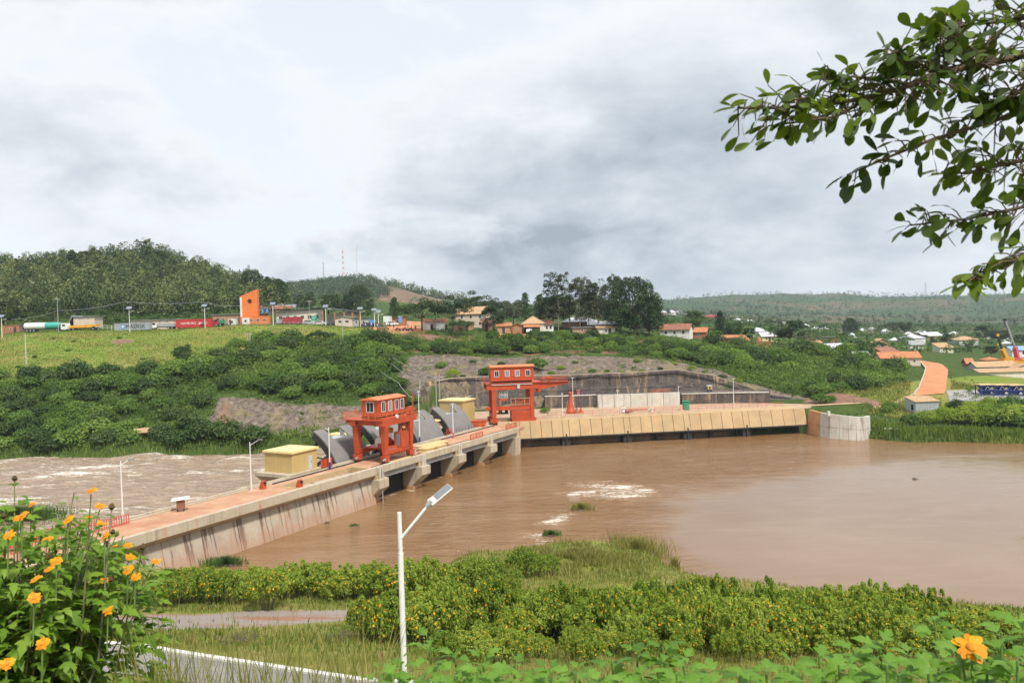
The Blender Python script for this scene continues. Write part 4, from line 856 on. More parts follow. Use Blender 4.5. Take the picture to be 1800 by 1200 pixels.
def wing():
    P = [V(66.35, 0.3)[:2]] + [tuple(G(a, b, 0)[:2]) for a, b in ((1440,767.5),(1458,770.5),(1476,772.0),(1492,773),(1506,773.5),(1519,773.5))] + [tuple(G(1531, 769, 0)[:2])]
    t = thing('wing_wall', 'curved wing wall of pale stained concrete panels at the right end of the intake', 'retaining wall', (*P[0], 0))
    tops = [5.3, 5.25, 5.2, 5.1, 5.0, 4.9, 4.85, 4.75]
    mats = ['concrete_rust', 'concrete_pale', 'concrete_pale', 'concrete_pale', 'concrete_pale', 'concrete_pale', 'concrete_pale']
    for i in range(len(P)-1):
        a = np.array(P[i])-P[0]; b = np.array(P[i+1])-P[0]; d = (b-a)/np.hypot(*(b-a)); nn = np.array([-d[1], d[0]])
        if i == 6: nn = -nn if nn[1] < 0 else nn
        a2, b2 = a+d*0.05, b-d*0.05; bat = 0.5 if i < 6 else 0.1
        for lo, hi in ((-2.0, tops[i]*0.45-0.03), (tops[i]*0.45+0.03, None)):
            h0 = tops[i] if hi is None else hi; h1 = tops[i+1] if hi is None else hi
            def pt(q, z): return (q[0]+nn[0]*bat*z/5, q[1]+nn[1]*bat*z/5, z)
            m = MB(); th = nn*0.6
            m.add([pt(a2, lo), pt(b2, lo), pt(b2, h1), pt(a2, h0), pt(a2+th, lo), pt(b2+th, lo), pt(b2+th, h1), pt(a2+th, h0)], [(0,1,2,3),(7,6,5,4),(0,4,5,1),(2,6,7,3),(0,3,7,4),(1,5,6,2)])
            m.build('panel', M[mats[i]], t)
        m = MB(); th0 = nn*0.22; th = nn*0.5; b = b-d*0.25; a = a+d*0.1
        m.add([(*(a+th0), -2), (*(b+th0), -2), (*(b+th0+nn*bat*.9), tops[i+1]-.1), (*(a+th0+nn*bat*.9), tops[i]-.1), (*(a+th), -2), (*(b+th), -2), (*(b+th+nn*bat*.9), tops[i+1]-.1), (*(a+th+nn*bat*.9), tops[i]-.1)], [(0,1,2,3),(7,6,5,4),(0,4,5,1),(2,6,7,3),(0,3,7,4),(1,5,6,2)])
        m.build('joint_backing', M['dark_steel'], t)
    p = np.array(P[2])-P[0]; MB().box(p[0]-0.25, p[1]-0.1, 4.9, p[0]+0.25, p[1]+0.5, 5.9).build('gauge_post', M['white_dull'], t)
wing()

# ---------------------------------------------------------------- rock cut behind the platform
def cliff():
    top = [(737,695,187),(742,678,191.5),(760,671,197.5),(800,665,202.3),(870,662,205),(1000,660,206),(1100,656,207),(1190,650.5,208),(1250,660,208),(1310,679,207),(1345,692,206),(1420,703,203),(1436,709,199)]
    P = np.array([D(*q) for q in top]); s = np.r_[0, np.cumsum(np.hypot(*np.diff(P[:, :2], axis=0).T))]
    n = 150; m = 34; ss = np.linspace(0, s[-1], n)
    bx = np.stack([np.interp(ss, s, P[:, k]) for k in range(3)], -1)
    for _ in range(3): bx[1:-1, :2] = (bx[:-2, :2]+2*bx[1:-1, :2]+bx[2:, :2])/4
    tg = np.gradient(bx[:, :2], axis=0); tg /= np.hypot(tg[:, 0], tg[:, 1])[:, None]; nr = np.stack([tg[:, 1], -tg[:, 0]], -1)
    v = np.linspace(0, 1, m); z0 = 4.9
    S_, Vv = np.meshgrid(ss, v, indexing='ij'); top_z = bx[:, 2][:, None]
    Z = z0+(top_z+0.15-z0)*Vv
    off = (1-Vv)*1.3 + (fbm(S_/2.2, Z/1.6, 4)-0.5)*0.55 + (fbm(S_/9+7, Z/5, 3)-0.5)*1.2 - 0.4
    off += np.where(np.abs(Vv-0.52) < 0.02, 0.14, 0)
    rough = 1-sstep(ss, 6, 15); off += rough[:, None]*(fbm(S_/3+5, Z/4, 4)-0.5)*4.0
    X = bx[:, 0][:, None]+nr[:, 0][:, None]*off; Y = bx[:, 1][:, None]+nr[:, 1][:, None]*off
    # roll the crest back into the hill
    X2 = np.concatenate([X, (bx[:, 0]-nr[:, 0]*2.0)[:, None]], 1); Y2 = np.concatenate([Y, (bx[:, 1]-nr[:, 1]*2.0)[:, None]], 1); Z2 = np.concatenate([Z, (bx[:, 2]-0.5)[:, None]], 1)
    o = put('rock_cliff', grid_mesh('rock_cliff', X2, Y2, Z2), M['shotcrete']); tag(o, kind='structure')
    # drain channel along the crest
    t = thing('crest_drain', 'thin pale concrete drain line along the crest of the dark rock cut', 'drain', tuple(bx[16]))
    mm = MB(); 
    for i in range(16, 138): mm.bar(Vector(bx[i])-Vector(bx[16])+Vector((0,-0.5,0.28)), Vector(bx[i+1])-Vector(bx[16])+Vector((0,-0.5,0.22)), 0.4, 0.12)
    mm.build('channel', M['concrete'], t)
cliff()
def block_wall(name, label, pts, h, mat, th=0.5, cap=None, seg=4.0, cat='retaining wall'):
    t = thing(name, label, cat, pts[0]); o = Vector(pts[0])
    for a, b in zip(pts[:-1], pts[1:]):
        a = Vector(a)-o; b = Vector(b)-o; n = max(1, int((b-a).length/seg))
        for i in range(n):
            p = a+(b-a)*(i/n); q = a+(b-a)*((i+1)/n-0.006); MB().bar(p+Vector((0,0,h/2)), q+Vector((0,0,h/2)), th, h).build('block', mat, t)
            if cap: MB().bar(p+Vector((0,0,h+0.09)), q+Vector((0,0,h+0.09)), th+0.3, 0.16).build('coping', cap, t)
def P3(px, d, z): p = D(px, 600, d); return (float(p[0]), float(d), z)
block_wall('bench_wall', 'low dark stained bench wall at the cliff foot right of the taller crane', [P3(955,199.5,5.0), P3(1045,200,5.0)], 3.0, M['shotcrete'], 0.8, M['concrete_pale'])
block_wall('bench_wall', 'low dark stained bench wall with pale coping below the little weather hut', [P3(1196,200.5,5.0), P3(1290,200,5.0), P3(1350,198.5,5.0)], 2.6, M['shotcrete'], 0.8, M['concrete_pale'])
block_wall('bench_wall', 'beige concrete wall segment between the two dark bench walls', [P3(1048,197.5,5.0), P3(1193,199,5.0)], 3.3, M['concrete_pale'], 0.6)
block_wall('red_barrier', 'long low red barrier above the beige bench wall', [P3(1140,200.2,8.3), P3(1177,200.4,8.3)], 0.8, M['roof_rust'], 0.3, cat='barrier')
def bench_fill():
    m = MB(); m.box(0, 0, 0, 1, 1, 1)
    t = thing('rock_bench', 'flat ledge of rock along the foot of the dark cliff', 'ledge', P3(955,200.4,5.0)); o = Vector(P3(955,200.4,5.0))
    mm = MB(); pts = [P3(955,200.0,7.9), P3(1050,200.6,7.9), P3(1196,201.2,7.7), P3(1350,199.2,7.5), P3(1352,206,7.5), P3(1196,208,7.7), P3(955,206,7.9)]
    mm.prism([(p[0]-o.x, p[1]-o.y) for p in pts], 'z', 0, 2.75); mm.build('ledge', M['shotcrete'], t)
bench_fill()

# ---------------------------------------------------------------- things on the dam and platform
def lamp_post(p, h, label, group, arm=(1.6, 0.7), az=0.0, r=0.09, base=None):
    t = thing('lamp_post', label, 'lamp post', p, az, group)
    MB().tube([(0, 0, 0), (0, 0, h)], [r, r*0.6], 8).build('pole', M['white_paint'], t, smooth=True)
    MB().box(-0.18, -0.18, 0, 0.18, 0.18, 0.12).tube([(0, 0, 0.12), (0, 0, 1.0)], r*1.5, 8).build('base', base or M['white_dull'], t)
    if arm:
        MB().tube([(0, 0, h*0.93), (arm[0], 0, h*0.93+arm[1])], [0.05, 0.04], 6).build('arm', M['white_paint'], t)
        MB().box(arm[0]-0.1, -0.13, h*0.93+arm[1]-0.02, arm[0]+0.55, 0.13, h*0.93+arm[1]+0.1).build('lamp_head', M['lamp_grey'], t)
    else:
        MB().box(-0.2, -0.15, h, 0.25, 0.15, h+0.14).build('lamp_head', M['white_paint'], t)
gl = 'white lamp posts on the dam'
for (px, py, z, h, lab, arm, az, base) in [
    (216, 915, 5.2, 7.0, 'white lamp post on the near bridge deck, left of the small rusty box', (0.9, 0.5), 0.4, None),
    (442, 862, 5.2, 6.6, 'white lamp post with raised arm left of the big yellow hut', (1.2, 0.7), 0.0, None),
    (580, 823, 5.3, 6.4, 'white lamp post with blue foot in front of the first gate', (-1.0, 0.35), 0.0, M['blue_paint']),
    (738, 777, 5.3, 9.3, 'tall thin white lamp post before the third gate', None, 0.0, M['blue_paint']),
    (797, 769, 5.3, 6.4, 'white lamp post with purple foot before the farthest gate', None, 0.0, M['crane_pink'])]:
    lamp_post(tuple(G(px, py, z)), h, lab, gl, arm, az, 0.1, base)
for (px, d, h, lab, arm, az) in [(811, 178, 4.9, 'shorter of the paired grey poles right of the tall yellow hut', None, 0), (815.5, 180, 5.4, 'paired grey pole with slanting arm right of the tall yellow hut', (1.4, 0.5), 0.2),
    (985.5, 184, 4.9, 'white pole just right of the orange jib crane legs', None, 0), (1004.5, 195, 7.6, 'white pole under the tip of the orange jib', None, 0),
    (1083, 184, 5.3, 'white pole before the beige bench wall', None, 0), (1190.5, 186, 6.0, 'white pole with small lamp next to the green cabin', (0.5, 0.1), 0), (1287.5, 192, 6.6, 'white pole right of the little weather hut', None, 0)]:
    lamp_post(P3(px, d, 5.12 if d < 194 or px > 1200 else 5.2), h, lab, 'white poles on the intake platform', arm, az, 0.09)
def small_box(p, rz):
    t = thing('control_cabinet', 'small rusty steel cabinet with a tilted white lid on the bridge deck', 'cabinet', p, rz)
    MB().box(-0.45, -0.35, 0.35, 0.45, 0.35, 1.35).build('body', M['roof_rust'], t); m = MB()
    for x in (-0.35, 0.35):
        for y in (-0.25, 0.25): MB().box(x-0.05, y-0.05, 0, x+0.05, y+0.05, 0.35).build('leg', M['dark_steel'], t)
    MB().add([(-1.0,-0.6,1.38),(1.0,-0.6,1.5),(1.0,0.6,1.62),(-1.0,0.6,1.5),(-1.0,-0.6,1.44),(1.0,-0.6,1.56),(1.0,0.6,1.68),(-1.0,0.6,1.56)], [(0,3,2,1),(4,5,6,7),(0,1,5,4),(1,2,6,5),(2,3,7,6),(3,0,4,7)]).build('lid', M['white_paint'], t)
small_box(tuple(G(318, 898, 5.2)), 0.3)
for px, py, lab in ((463, 859, 'orange rail buffer block at the downstream rail end'), (527, 857, 'orange rail buffer block beside the parapet')):
    t = thing('rail_buffer', lab, 'buffer', tuple(G(px, py, 5.2)), BRZ, 'orange rail buffers')
    MB().prism([(-0.35, 0), (0.5, 0), (0.5, 0.25), (0.1, 1.15), (-0.2, 1.15)], 'x', -0.3, 0.3).build('block', OP, t, bevel=0.03); MB().tube([(0, -0.21, 0.85), (0, -0.5, 0.85)], 0.16, 10).build('bumper', M['rubber_and_shade'], t)
k = 0
SLAB_LAB = ['bottom tan cover slab of the pile nearest the crane', 'tan cover slab resting across the nearer pile', 'bottom tan cover slab in the middle of the deck pile', 'upper tan cover slab in the middle of the deck pile', 'bottom tan cover slab of the far deck pile', 'broad top tan cover slab crowning the far deck pile', 'lone tan cover slab between the crane wheels']
for u, v, z, a, b in ((57.0, 1.5, 0, 3.0, 1.6), (57.8, 1.9, 0.42, 3.2, 1.7), (60.6, 1.5, 0, 3.0, 1.7), (60.9, 1.7, 0.42, 3.0, 1.7), (62.8, 3.4, 0.0, 6.4, 1.9), (61.6, 3.5, 0.45, 7.6, 2.2), (48.6, 0.95, 0.0, 5.5, 0.5)):
    t = thing('cover_slab', SLAB_LAB[k], 'slab', W(u, v, 5.205+z), BRZ+0.02*((k*7) % 5-2), 'tan cover slabs piled on the weir deck')
    MB().box(-a/2, -b/2, 0.09, a/2, b/2, 0.4).build('plate', M['timber'], t, bevel=0.03); MB().box(-a/2+.3, -b/2+.1, 0, -a/2+.5, b/2-.1, 0.089).box(a/2-.5, -b/2+.1, 0, a/2-.3, b/2-.1, 0.089).build('bearer', M['dark_steel'], t); k += 1
def lifting_beam(p):
    t = thing('lifting_grab', 'orange bottle-shaped lifting grab standing on the intake platform', 'lifting grab', p)
    MB().tube([(0,0,0.7),(0,0,1.2),(0,0,3.0),(0,0,4.0)], [1.0, 0.75, 0.45, 0.35], 14).build('body', OP, t, smooth=True)
    MB().tube([(0,0,0.0),(0,0,0.25),(0,0,0.7)], [1.0, 1.15, 1.0], 14).build('skirt', OP, t, smooth=True)
    MB().tube([(0,0,4.0),(0,0,4.35),(0,0,4.9),(0,0,5.05)], [0.3, 0.5, 0.5, 0.2], 14).build('head', OP, t, smooth=True)
    m = MB()
    for s in (-1, 1): m.bar((s*1.2, 0, 0.6), (s*0.55, 0, 3.1), 0.1)
    m.build('stay', M['roof_tan'], t)
lifting_beam(P3(1000, 188, 5.11))
for px, d, s, lab in ((1010.5, 187, 0.5, 'small dark red hook block beside the orange lifting grab'), (1018, 188, 0.45, 'smaller red cone right of the orange lifting grab')):
    t = thing('hook_block', lab, 'hook block', P3(px, d, 5.11)); MB().tube([(0,0,0),(0,0,s*1.2),(0,0,s*2.4)], [s*1.2, s*0.9, s*0.3], 10).build('body', M['roof_rust'] if px < 1015 else OP, t); MB().tube([(0,0,s*2.4),(0,0,s*2.9)], s*0.18, 8).build('eye', M['dark_steel'], t)
def cabinet(p, w, d, h, mat, label, cat='cabin', roof=None, legs=0.0, name='site_cabin'):
    t = thing(name, label, cat, p, 0.1)
    if legs:
        for x in (-w/2+.1, w/2-.1):
            for y in (-d/2+.1, d/2-.1): MB().box(x-.06, y-.06, 0, x+.06, y+.06, legs).build('leg', M['dark_steel'], t)
    MB().box(-w/2, -d/2, legs, w/2, d/2, legs+h).build('body', mat, t, bevel=0.03); MB().box(-w/2-.15, -d/2-.15, legs+h+.001, w/2+.15, d/2+.15, legs+h+.12).build('roof', roof or mat, t)
    dd = MB().box(-w*0.2, -d/2-.03, legs+.1, w*0.2, -d/2-.001, legs+h*0.85).build('door', M['door_dark'] if legs else mat, t); MB().box(w*0.1, -d/2-.07, legs+h*.45, w*0.15, -d/2-.031, legs+h*.55).build('handle', M['galvanised'], dd)
cabinet(P3(1203, 184, 5.55), 1.2, 1.2, 2.0, M['green_paint'], 'dark green toilet cabin on the intake platform by a white pole', name='toilet_cabin')
cabinet(P3(1245, 203, 7.72), 0.95, 0.9, 0.9, M['timber'], 'tiny timber weather hut with a bright white lid on the cliff ledge', 'hut', M['white_paint'], 0.7, 'weather_hut')
cabinet(P3(1014, 201.5, 7.92), 0.7, 0.7, 1.3, M['crane_pink'], 'small pink-red box on the ledge right of the jib', 'box', name='ledge_box')
cabinet(P3(1093, 182, 5.55), 0.6, 0.6, 1.0, M['white_paint'], 'low white box behind the middle of the intake wall', 'box', name='junction_box')
cabinet(P3(1143, 183, 5.55), 0.45, 0.45, 0.7, M['white_paint'], 'smallest white box right of the dark red hatch', 'box', name='junction_box')
t = thing('arched_hatch', 'dark red arched hatch cover behind the intake wall', 'hatch', P3(1115, 184, 5.55), W2RZ)
MB().tube([(-2.6, 0, -1.2), (2.6, 0, -1.2)], 1.75, 20).build('cover', M['roof_rust'], t, smooth=True); MB().box(-2.9, -1.9, 0, 2.9, 1.9, 0.12).build('frame', M['dark_steel'], t)
t = thing('steel_skip', 'orange steel skip on the platform behind the farthest gate', 'skip', P3(832, 166, 5.25), 0.2)
MB().prism([(-2.2, 1.3), (2.2, 1.3), (1.8, 0.1), (-1.8, 0.1)], 'y', -0.9, 0.9).build('body', OP, t); MB().box(-2.3, -1.0, 1.301, 2.3, 1.0, 1.42).build('rim', OP, t)
def h_pole(px, d, z, h, label, gap=1.0, arms=(0.93,)):
    t = thing('twin_utility_pole', label, 'utility pole', P3(px, d, z))
    for s in (-1, 1): MB().tube([(s*gap/2, 0, 0), (s*gap/2, 0, h)], [0.13, 0.09], 8).build('pole', M['galvanised'], t)
    for a in arms: MB().box(-gap-0.4, -0.08, h*a, gap+0.4, 0.08, h*a+0.14).build('crossarm', M['galvanised'], t)
    for x in (-gap, 0, gap): MB().tube([(x, 0, h*arms[0]+0.14), (x, 0, h*arms[0]+0.5)], 0.07, 6).build('insulator', M['roof_rust'], t)
h_pole(767, 184, 5.1, 10.4, 'twin steel utility pole with crossarm before the dark cliff', 0.8)
h_pole(437.5, 238, float(ground_z(*at(437.5, 238))), 6.6, 'twin concrete utility pole at the lower edge of the green field', 0.7)
def lattice(px, py0, py1, d, label, w=1.0, mat=('red_paint', 'white_paint'), n=12):
    p = D(px, py1, d); q = D(px, py0, d); h = q[2]-p[2]; t = thing('radio_mast', label, 'mast', tuple(p), 0, 'radio masts')
    for i in range(n):
        z0, z1 = h*i/n, h*(i+1)/n; w0, w1 = w*(1-0.7*i/n), w*(1-0.7*(i+1)/n); m = MB(); th = max(0.05, w*0.06)
        for sx in (-1, 1):
            for sy in (-1, 1): m.bar((sx*w0/2, sy*w0/2, z0), (sx*w1/2, sy*w1/2, z1), th)
        m.bar((-w0/2, -w0/2, z0), (w1/2, -w1/2, z1), th).bar((w0/2, w0/2, z0), (-w1/2, w1/2, z1), th).bar((-w0/2, -w0/2, z0), (w0/2, -w0/2, z0), th)
        m.build('section', M[mat[i % 2]], t)
    MB().bar((0, 0, h), (0, 0, h*1.06), max(0.06, w*0.05)).build('antenna', M['galvanised'], t)
lattice(726, 688, 728, 168, 'thin red mast rising behind the nearer crane platform', 0.35, ('red_paint', 'red_paint'), 6)
lattice(604, 436, 492, 1130, 'tall red and white radio mast on the middle hilltop, left of its twin', 2.6)
lattice(628, 434, 494, 1140, 'white lattice radio mast on the middle hilltop, right of its red twin', 2.2, ('white_dull', 'white_dull'))
lattice(569, 461, 488, 1110, 'small faint radio mast on the left end of the middle hilltop', 2.2, ('grey_steel', 'grey_steel'))
lattice(1627, 497, 522, 2460, 'faint lone mast on the long right-hand ridge', 5.0, ('grey_steel', 'grey_steel'))
lattice(438, 466, 496, 560, 'faint pylon above the trees right of the wooded hill', 3.0, ('grey_steel', 'grey_steel'))
def cable(name, label, pts, r, sag=0.0):
    P = [Vector(p) for p in pts]; t = thing(name, label, 'cable', P[0]); out = []
    for a, b in zip(P[:-1], P[1:]):
        for i in range(12): q = i/12; p = a+(b-a)*q; p.z -= sag*4*q*(1-q); out.append(p-P[0])
    out.append(P[-1]-P[0]); MB().tube(out, r, 5).build('wire', M['cable'], t)
cable('power_cable', 'upper pale cable running down the hillside to the weir', [D(600,606,236), D(690,640,214), D(738,668,184), D(738,697,152)], 0.05, 0.6)
cable('power_cable', 'lower pale cable running down the hillside to the weir', [D(640,628,226), D(700,672,190), D(727,700,168)], 0.05, 0.5)
cable('power_cable', 'thin cable from the twin pole across to the hillside', [D(767,664,184), D(690,628,216)], 0.04, 0.5)
cable('field_wire', 'thin wire crossing the dark wood above the containers', [D(20,561,300), D(101,546,300), D(220,530,300), D(356,530,300), D(424,537,300)], 0.05, 0.8)

# ---------------------------------------------------------------- town and border post
def house(p, w, l, h, rz, wall, roof, kind, label, rh=1.3, ov=0.45, win=2, door=0.5, name='house', group=None, cat='house', wy=0.55, ws=(0.8, 0.8), story=1, pane='glass_dark', side=0):
    """origin at the middle of the front wall foot; x right, y back"""
    t = thing(name, label, cat, p, rz, group); wm, rm = M[wall], M[roof]; x0, x1 = -w/2, w/2
    b = MB()
    if kind == 'gy': b.prism([(x0, -1.5), (x1, -1.5), (x1, h), (0, h+rh), (x0, h)], 'y', 0, l)
    elif kind == 'gx': b.prism([(0, -1.5), (l, -1.5), (l, h), (l/2, h+rh), (0, h)], 'x', x0, x1)
    elif kind == 'mono': b.prism([(0, -1.5), (l, -1.5), (l, h+rh), (0, h)], 'x', x0, x1)
    elif kind == 'monox': b.prism([(x0, -1.5), (x1, -1.5), (x1, h+rh), (x0, h)], 'y', 0, l)
    else: b.box(x0, 0, -1.5, x1, l, h)
    b.build('wall', wm, t); r = MB(); th = 0.12
    def sl(pts): r.add(list(pts)+[(a, c, d-th) for a, c, d in pts], [(0,1,2,3),(7,6,5,4),(0,4,5,1),(1,5,6,2),(2,6,7,3),(3,7,4,0)])
    e = 0.13
    if kind == 'gy':
        k = rh/(w/2)*ov; sl([(x0-ov,-ov,h-k+e),(0,-ov,h+rh+e),(0,l+ov,h+rh+e),(x0-ov,l+ov,h-k+e)]); sl([(0.001,-ov,h+rh+e),(x1+ov,-ov,h-k+e),(x1+ov,l+ov,h-k+e),(0.001,l+ov,h+rh+e)])
    elif kind == 'gx':
        k = rh/(l/2)*ov; sl([(x0-ov,-ov,h-k+e),(x1+ov,-ov,h-k+e),(x1+ov,l/2,h+rh+e),(x0-ov,l/2,h+rh+e)]); sl([(x0-ov,l/2+.001,h+rh+e),(x1+ov,l/2+.001,h+rh+e),(x1+ov,l+ov,h-k+e),(x0-ov,l+ov,h-k+e)])
    elif kind == 'mono':
        k = rh/l*ov; sl([(x0-ov,-ov,h-k+e),(x1+ov,-ov,h-k+e),(x1+ov,l+ov,h+rh+k+e),(x0-ov,l+ov,h+rh+k+e)])
    elif kind == 'monox':
        k = rh/w*ov; sl([(x0-ov,-ov,h-k+e),(x1+ov,-ov,h+rh+k+e),(x1+ov,l+ov,h+rh+k+e),(x0-ov,l+ov,h-k+e)])
    elif kind == 'hip':
        q = min(w, l)/2; a = [(x0-ov,-ov,h),(x1+ov,-ov,h),(x1+ov,l+ov,h),(x0-ov,l+ov,h)]
        if w >= l: A_, B_ = (x0+q, l/2, h+rh), (x1-q, l/2, h+rh)
        else: A_, B_ = (0, q, h+rh), (0, l-q, h+rh)
        if w >= l: r.add(a+[A_, B_], [(3,2,1,0),(0,1,5,4),(1,2,5),(2,3,4,5),(3,0,4)])
        else: r.add(a+[A_, B_], [(3,2,1,0),(0,1,4),(1,2,5,4),(2,3,5),(3,0,4,5)])
    else: r.box(x0-ov, -ov, h+.001, x1+ov, l+ov, h+0.18)
    r.build('roof', rm, t)
    cols = win+(1 if door is not None and win else 0)
    for s in range(story):
        zc = (h/story)*(s+wy)
        for i in range(win):
            x = x0+w*(i+0.7)/(win+0.4); f = MB().box(x-ws[0]/2, -0.05, zc-ws[1]/2, x+ws[0]/2, -0.003, zc+ws[1]/2).build('window', M['white_dull'] if wall not in ('plaster_white',) else M['roof_rust'], t)
            MB().box(x-ws[0]/2+.1, -0.07, zc-ws[1]/2+.1, x+ws[0]/2-.1, -0.051, zc+ws[1]/2-.1).build('pane', M[pane], f)
    if door is not None:
        x = x0+w*door; MB().box(x-0.45, -0.06, 0.0, x+0.45, -0.003, min(2.05, h-0.2)).build('door', M['door_dark'], t)
    for i in range(side):
        y = l*(i+0.7)/(side+0.4); MB().box(x1+.003, y-.4, h*wy-.4, x1+.05, y+.4, h*wy+.4).build('window', M['glass_dark'], t)
    return t
def g3(px, d, dz=0.0): x, y = at(px, d); return gp(x, y, dz)
house(g3(20,288), 6.0, 4, 2.6, 0, 'brick_wall', 'roof_rust', 'flat', 'small brick hut at far left behind the field edge', win=1, door=0.75, ov=0.1)
house(g3(149,289), 7.6, 6, 4.2, 0, 'plaster_pink', 'roof_grey', 'flat', 'beige shed whose grey roof folds down its left side', win=2, door=None, wy=0.85, ws=(1.0,0.35))
_t = thing('shed_roof_wing', 'slanting grey roof wing leaning against the beige shed', 'roof', g3(130.5,289)); MB().add([(-2.4,-0.4,0.2),(-0.1,-0.4,4.3),(-0.1,6.4,4.3),(-2.4,6.4,0.2),(-2.6,-0.4,0.2),(-0.3,-0.4,4.45),(-0.3,6.4,4.45),(-2.6,6.4,0.2)], [(0,1,2,3),(7,6,5,4),(0,4,5,1),(1,5,6,2),(2,6,7,3),(3,7,4,0)]).build('sheet', M['roof_grey'], _t); MB().bar((-2.3,-0.3,0), (-0.2,-0.3,4.2), 0.15).build('rafter', M['grey_steel'], _t)
house(g3(275,294), 18.5, 6, 3.7, 0, 'plaster_pink', 'roof_grey', 'flat', 'long beige depot with high small vents behind the containers', win=6, door=None, wy=0.80, ws=(0.9,0.4), name='depot')
house(g3(420,296), 19, 6, 3.3, 0, 'mud_wall', 'roof_grey', 'flat', 'long low depot roof between the red container and the orange tower', win=3, door=0.1, name='depot')
for px, lab in ((409, 'white guard cabin with dark door left of the orange tower'), (433, 'white guard cabin with one window under the orange tower')): house(g3(px,286.5), 2.6, 2.4, 2.1, 0, 'plaster_white', 'white_paint', 'flat', lab, win=1, door=0.25 if px < 420 else None, ov=0.06, name='guard_cabin', cat='cabin')
def tower():
    p = g3(439.5, 290); t = thing('gate_tower', 'tall orange slab tower with slanted top and a round hole', 'tower', p, 0.0)
    w, h0, h1 = 6.3, 9.9, 12.4; hc = np.array([0.35, 8.0]); rr = 0.85; out = [(-w/2, -1), (w/2, -1), (w/2, h1), (-w/2, h0)]
    angs = sorted([math.atan2(y-hc[1], x-hc[0]) for x, y in out]+[2*math.pi*i/20-math.pi+0.01 for i in range(20)])
    def bnd(a):
        dx, dy = math.cos(a), math.sin(a); best = 1e9
        for i in range(4):
            (xa, ya), (xb, yb) = out[i], out[(i+1) % 4]; ex, ey = xb-xa, yb-ya; den = dx*ey-dy*ex
            if abs(den) < 1e-9: continue
            s = ((xa-hc[0])*ey-(ya-hc[1])*ex)/den; q = ((xa-hc[0])*dy-(ya-hc[1])*dx)/den
            if s > 0 and -1e-6 <= q <= 1+1e-6: best = min(best, s)
        return hc+best*np.array([dx, dy])
    n = len(angs); vs = []; T = 2.2
    for y in (0, T):
        for a in angs: q = bnd(a); vs.append((q[0], y, q[1]))
        for a in angs: vs.append((hc[0]+rr*math.cos(a), y, hc[1]+rr*math.sin(a)))
    fs = []
    for i in range(n):
        j = (i+1) % n; fs += [(i, j, n+j, n+i), (2*n+i, 3*n+i, 3*n+j, 2*n+j), (i, 2*n+i, 2*n+j, j), (n+i, n+j, 3*n+j, 3*n+i)]
    MB().add(vs, fs).build('slab', M['tower_orange'], t)
    MB().box(-w/2-0.02, -0.06, -0.9, -w/2+0.75, -0.003, h0-0.4).build('white_band', M['white_dull'], t)
    MB().tube([(hc[0], 1.5, hc[1]), (hc[0], 1.7, hc[1])], rr*0.98, 20).build('oculus_screen', M['mud_wall'], t)
tower()
house(g3(449,287.5), 10.3, 2, 2.6, 0, 'tower_orange', 'tower_orange', 'flat', 'low orange wall block at the foot of the orange tower', win=4, door=None, ov=0.02, name='gate_wall', cat='wall', ws=(1.2,0.7))
for px, py, d, w, l, h, wl, rf, kd, lab in ((468,529,352,8,6,2.6,'mud_wall','roof_tan','hip','tan hip-roofed house topmost in the hillside cluster by the orange tower'),(486,540,345,10,6,2.4,'plaster_grey','roof_grey','hip','grey-roofed house on the hillside right of the orange tower'),
    (462,543,342,8,5,2.2,'plaster_white','roof_grey','mono','low grey-roofed house close behind the orange tower'),(478,553,335,9,5,2.0,'brick_wall','roof_rust','gx','rust-roofed brick house lowest in the hillside cluster'),(497,549,337,7,5,2.0,'mud_wall','roof_rust','gx','small rust-roofed house under the banana plants right of the tower'),(505,541,345,6,4,2.0,'plaster_grey','roof_grey','mono','tiny grey lean-to at the right end of the hillside cluster')):
    p = D(px, py, d); house(gp(p[0], d, max(0, p[2]-2.0-float(ground_z(p[0], d)))), w, l, h, 0.15, wl, rf, kd, lab, win=2, group='hillside cluster houses')
cabinet(g3(468,300,2.5), 2.2, 1.5, 1.6, M['blue_light'], 'light blue water tank cabin right of the orange tower', name='tank_cabin', legs=1.0)
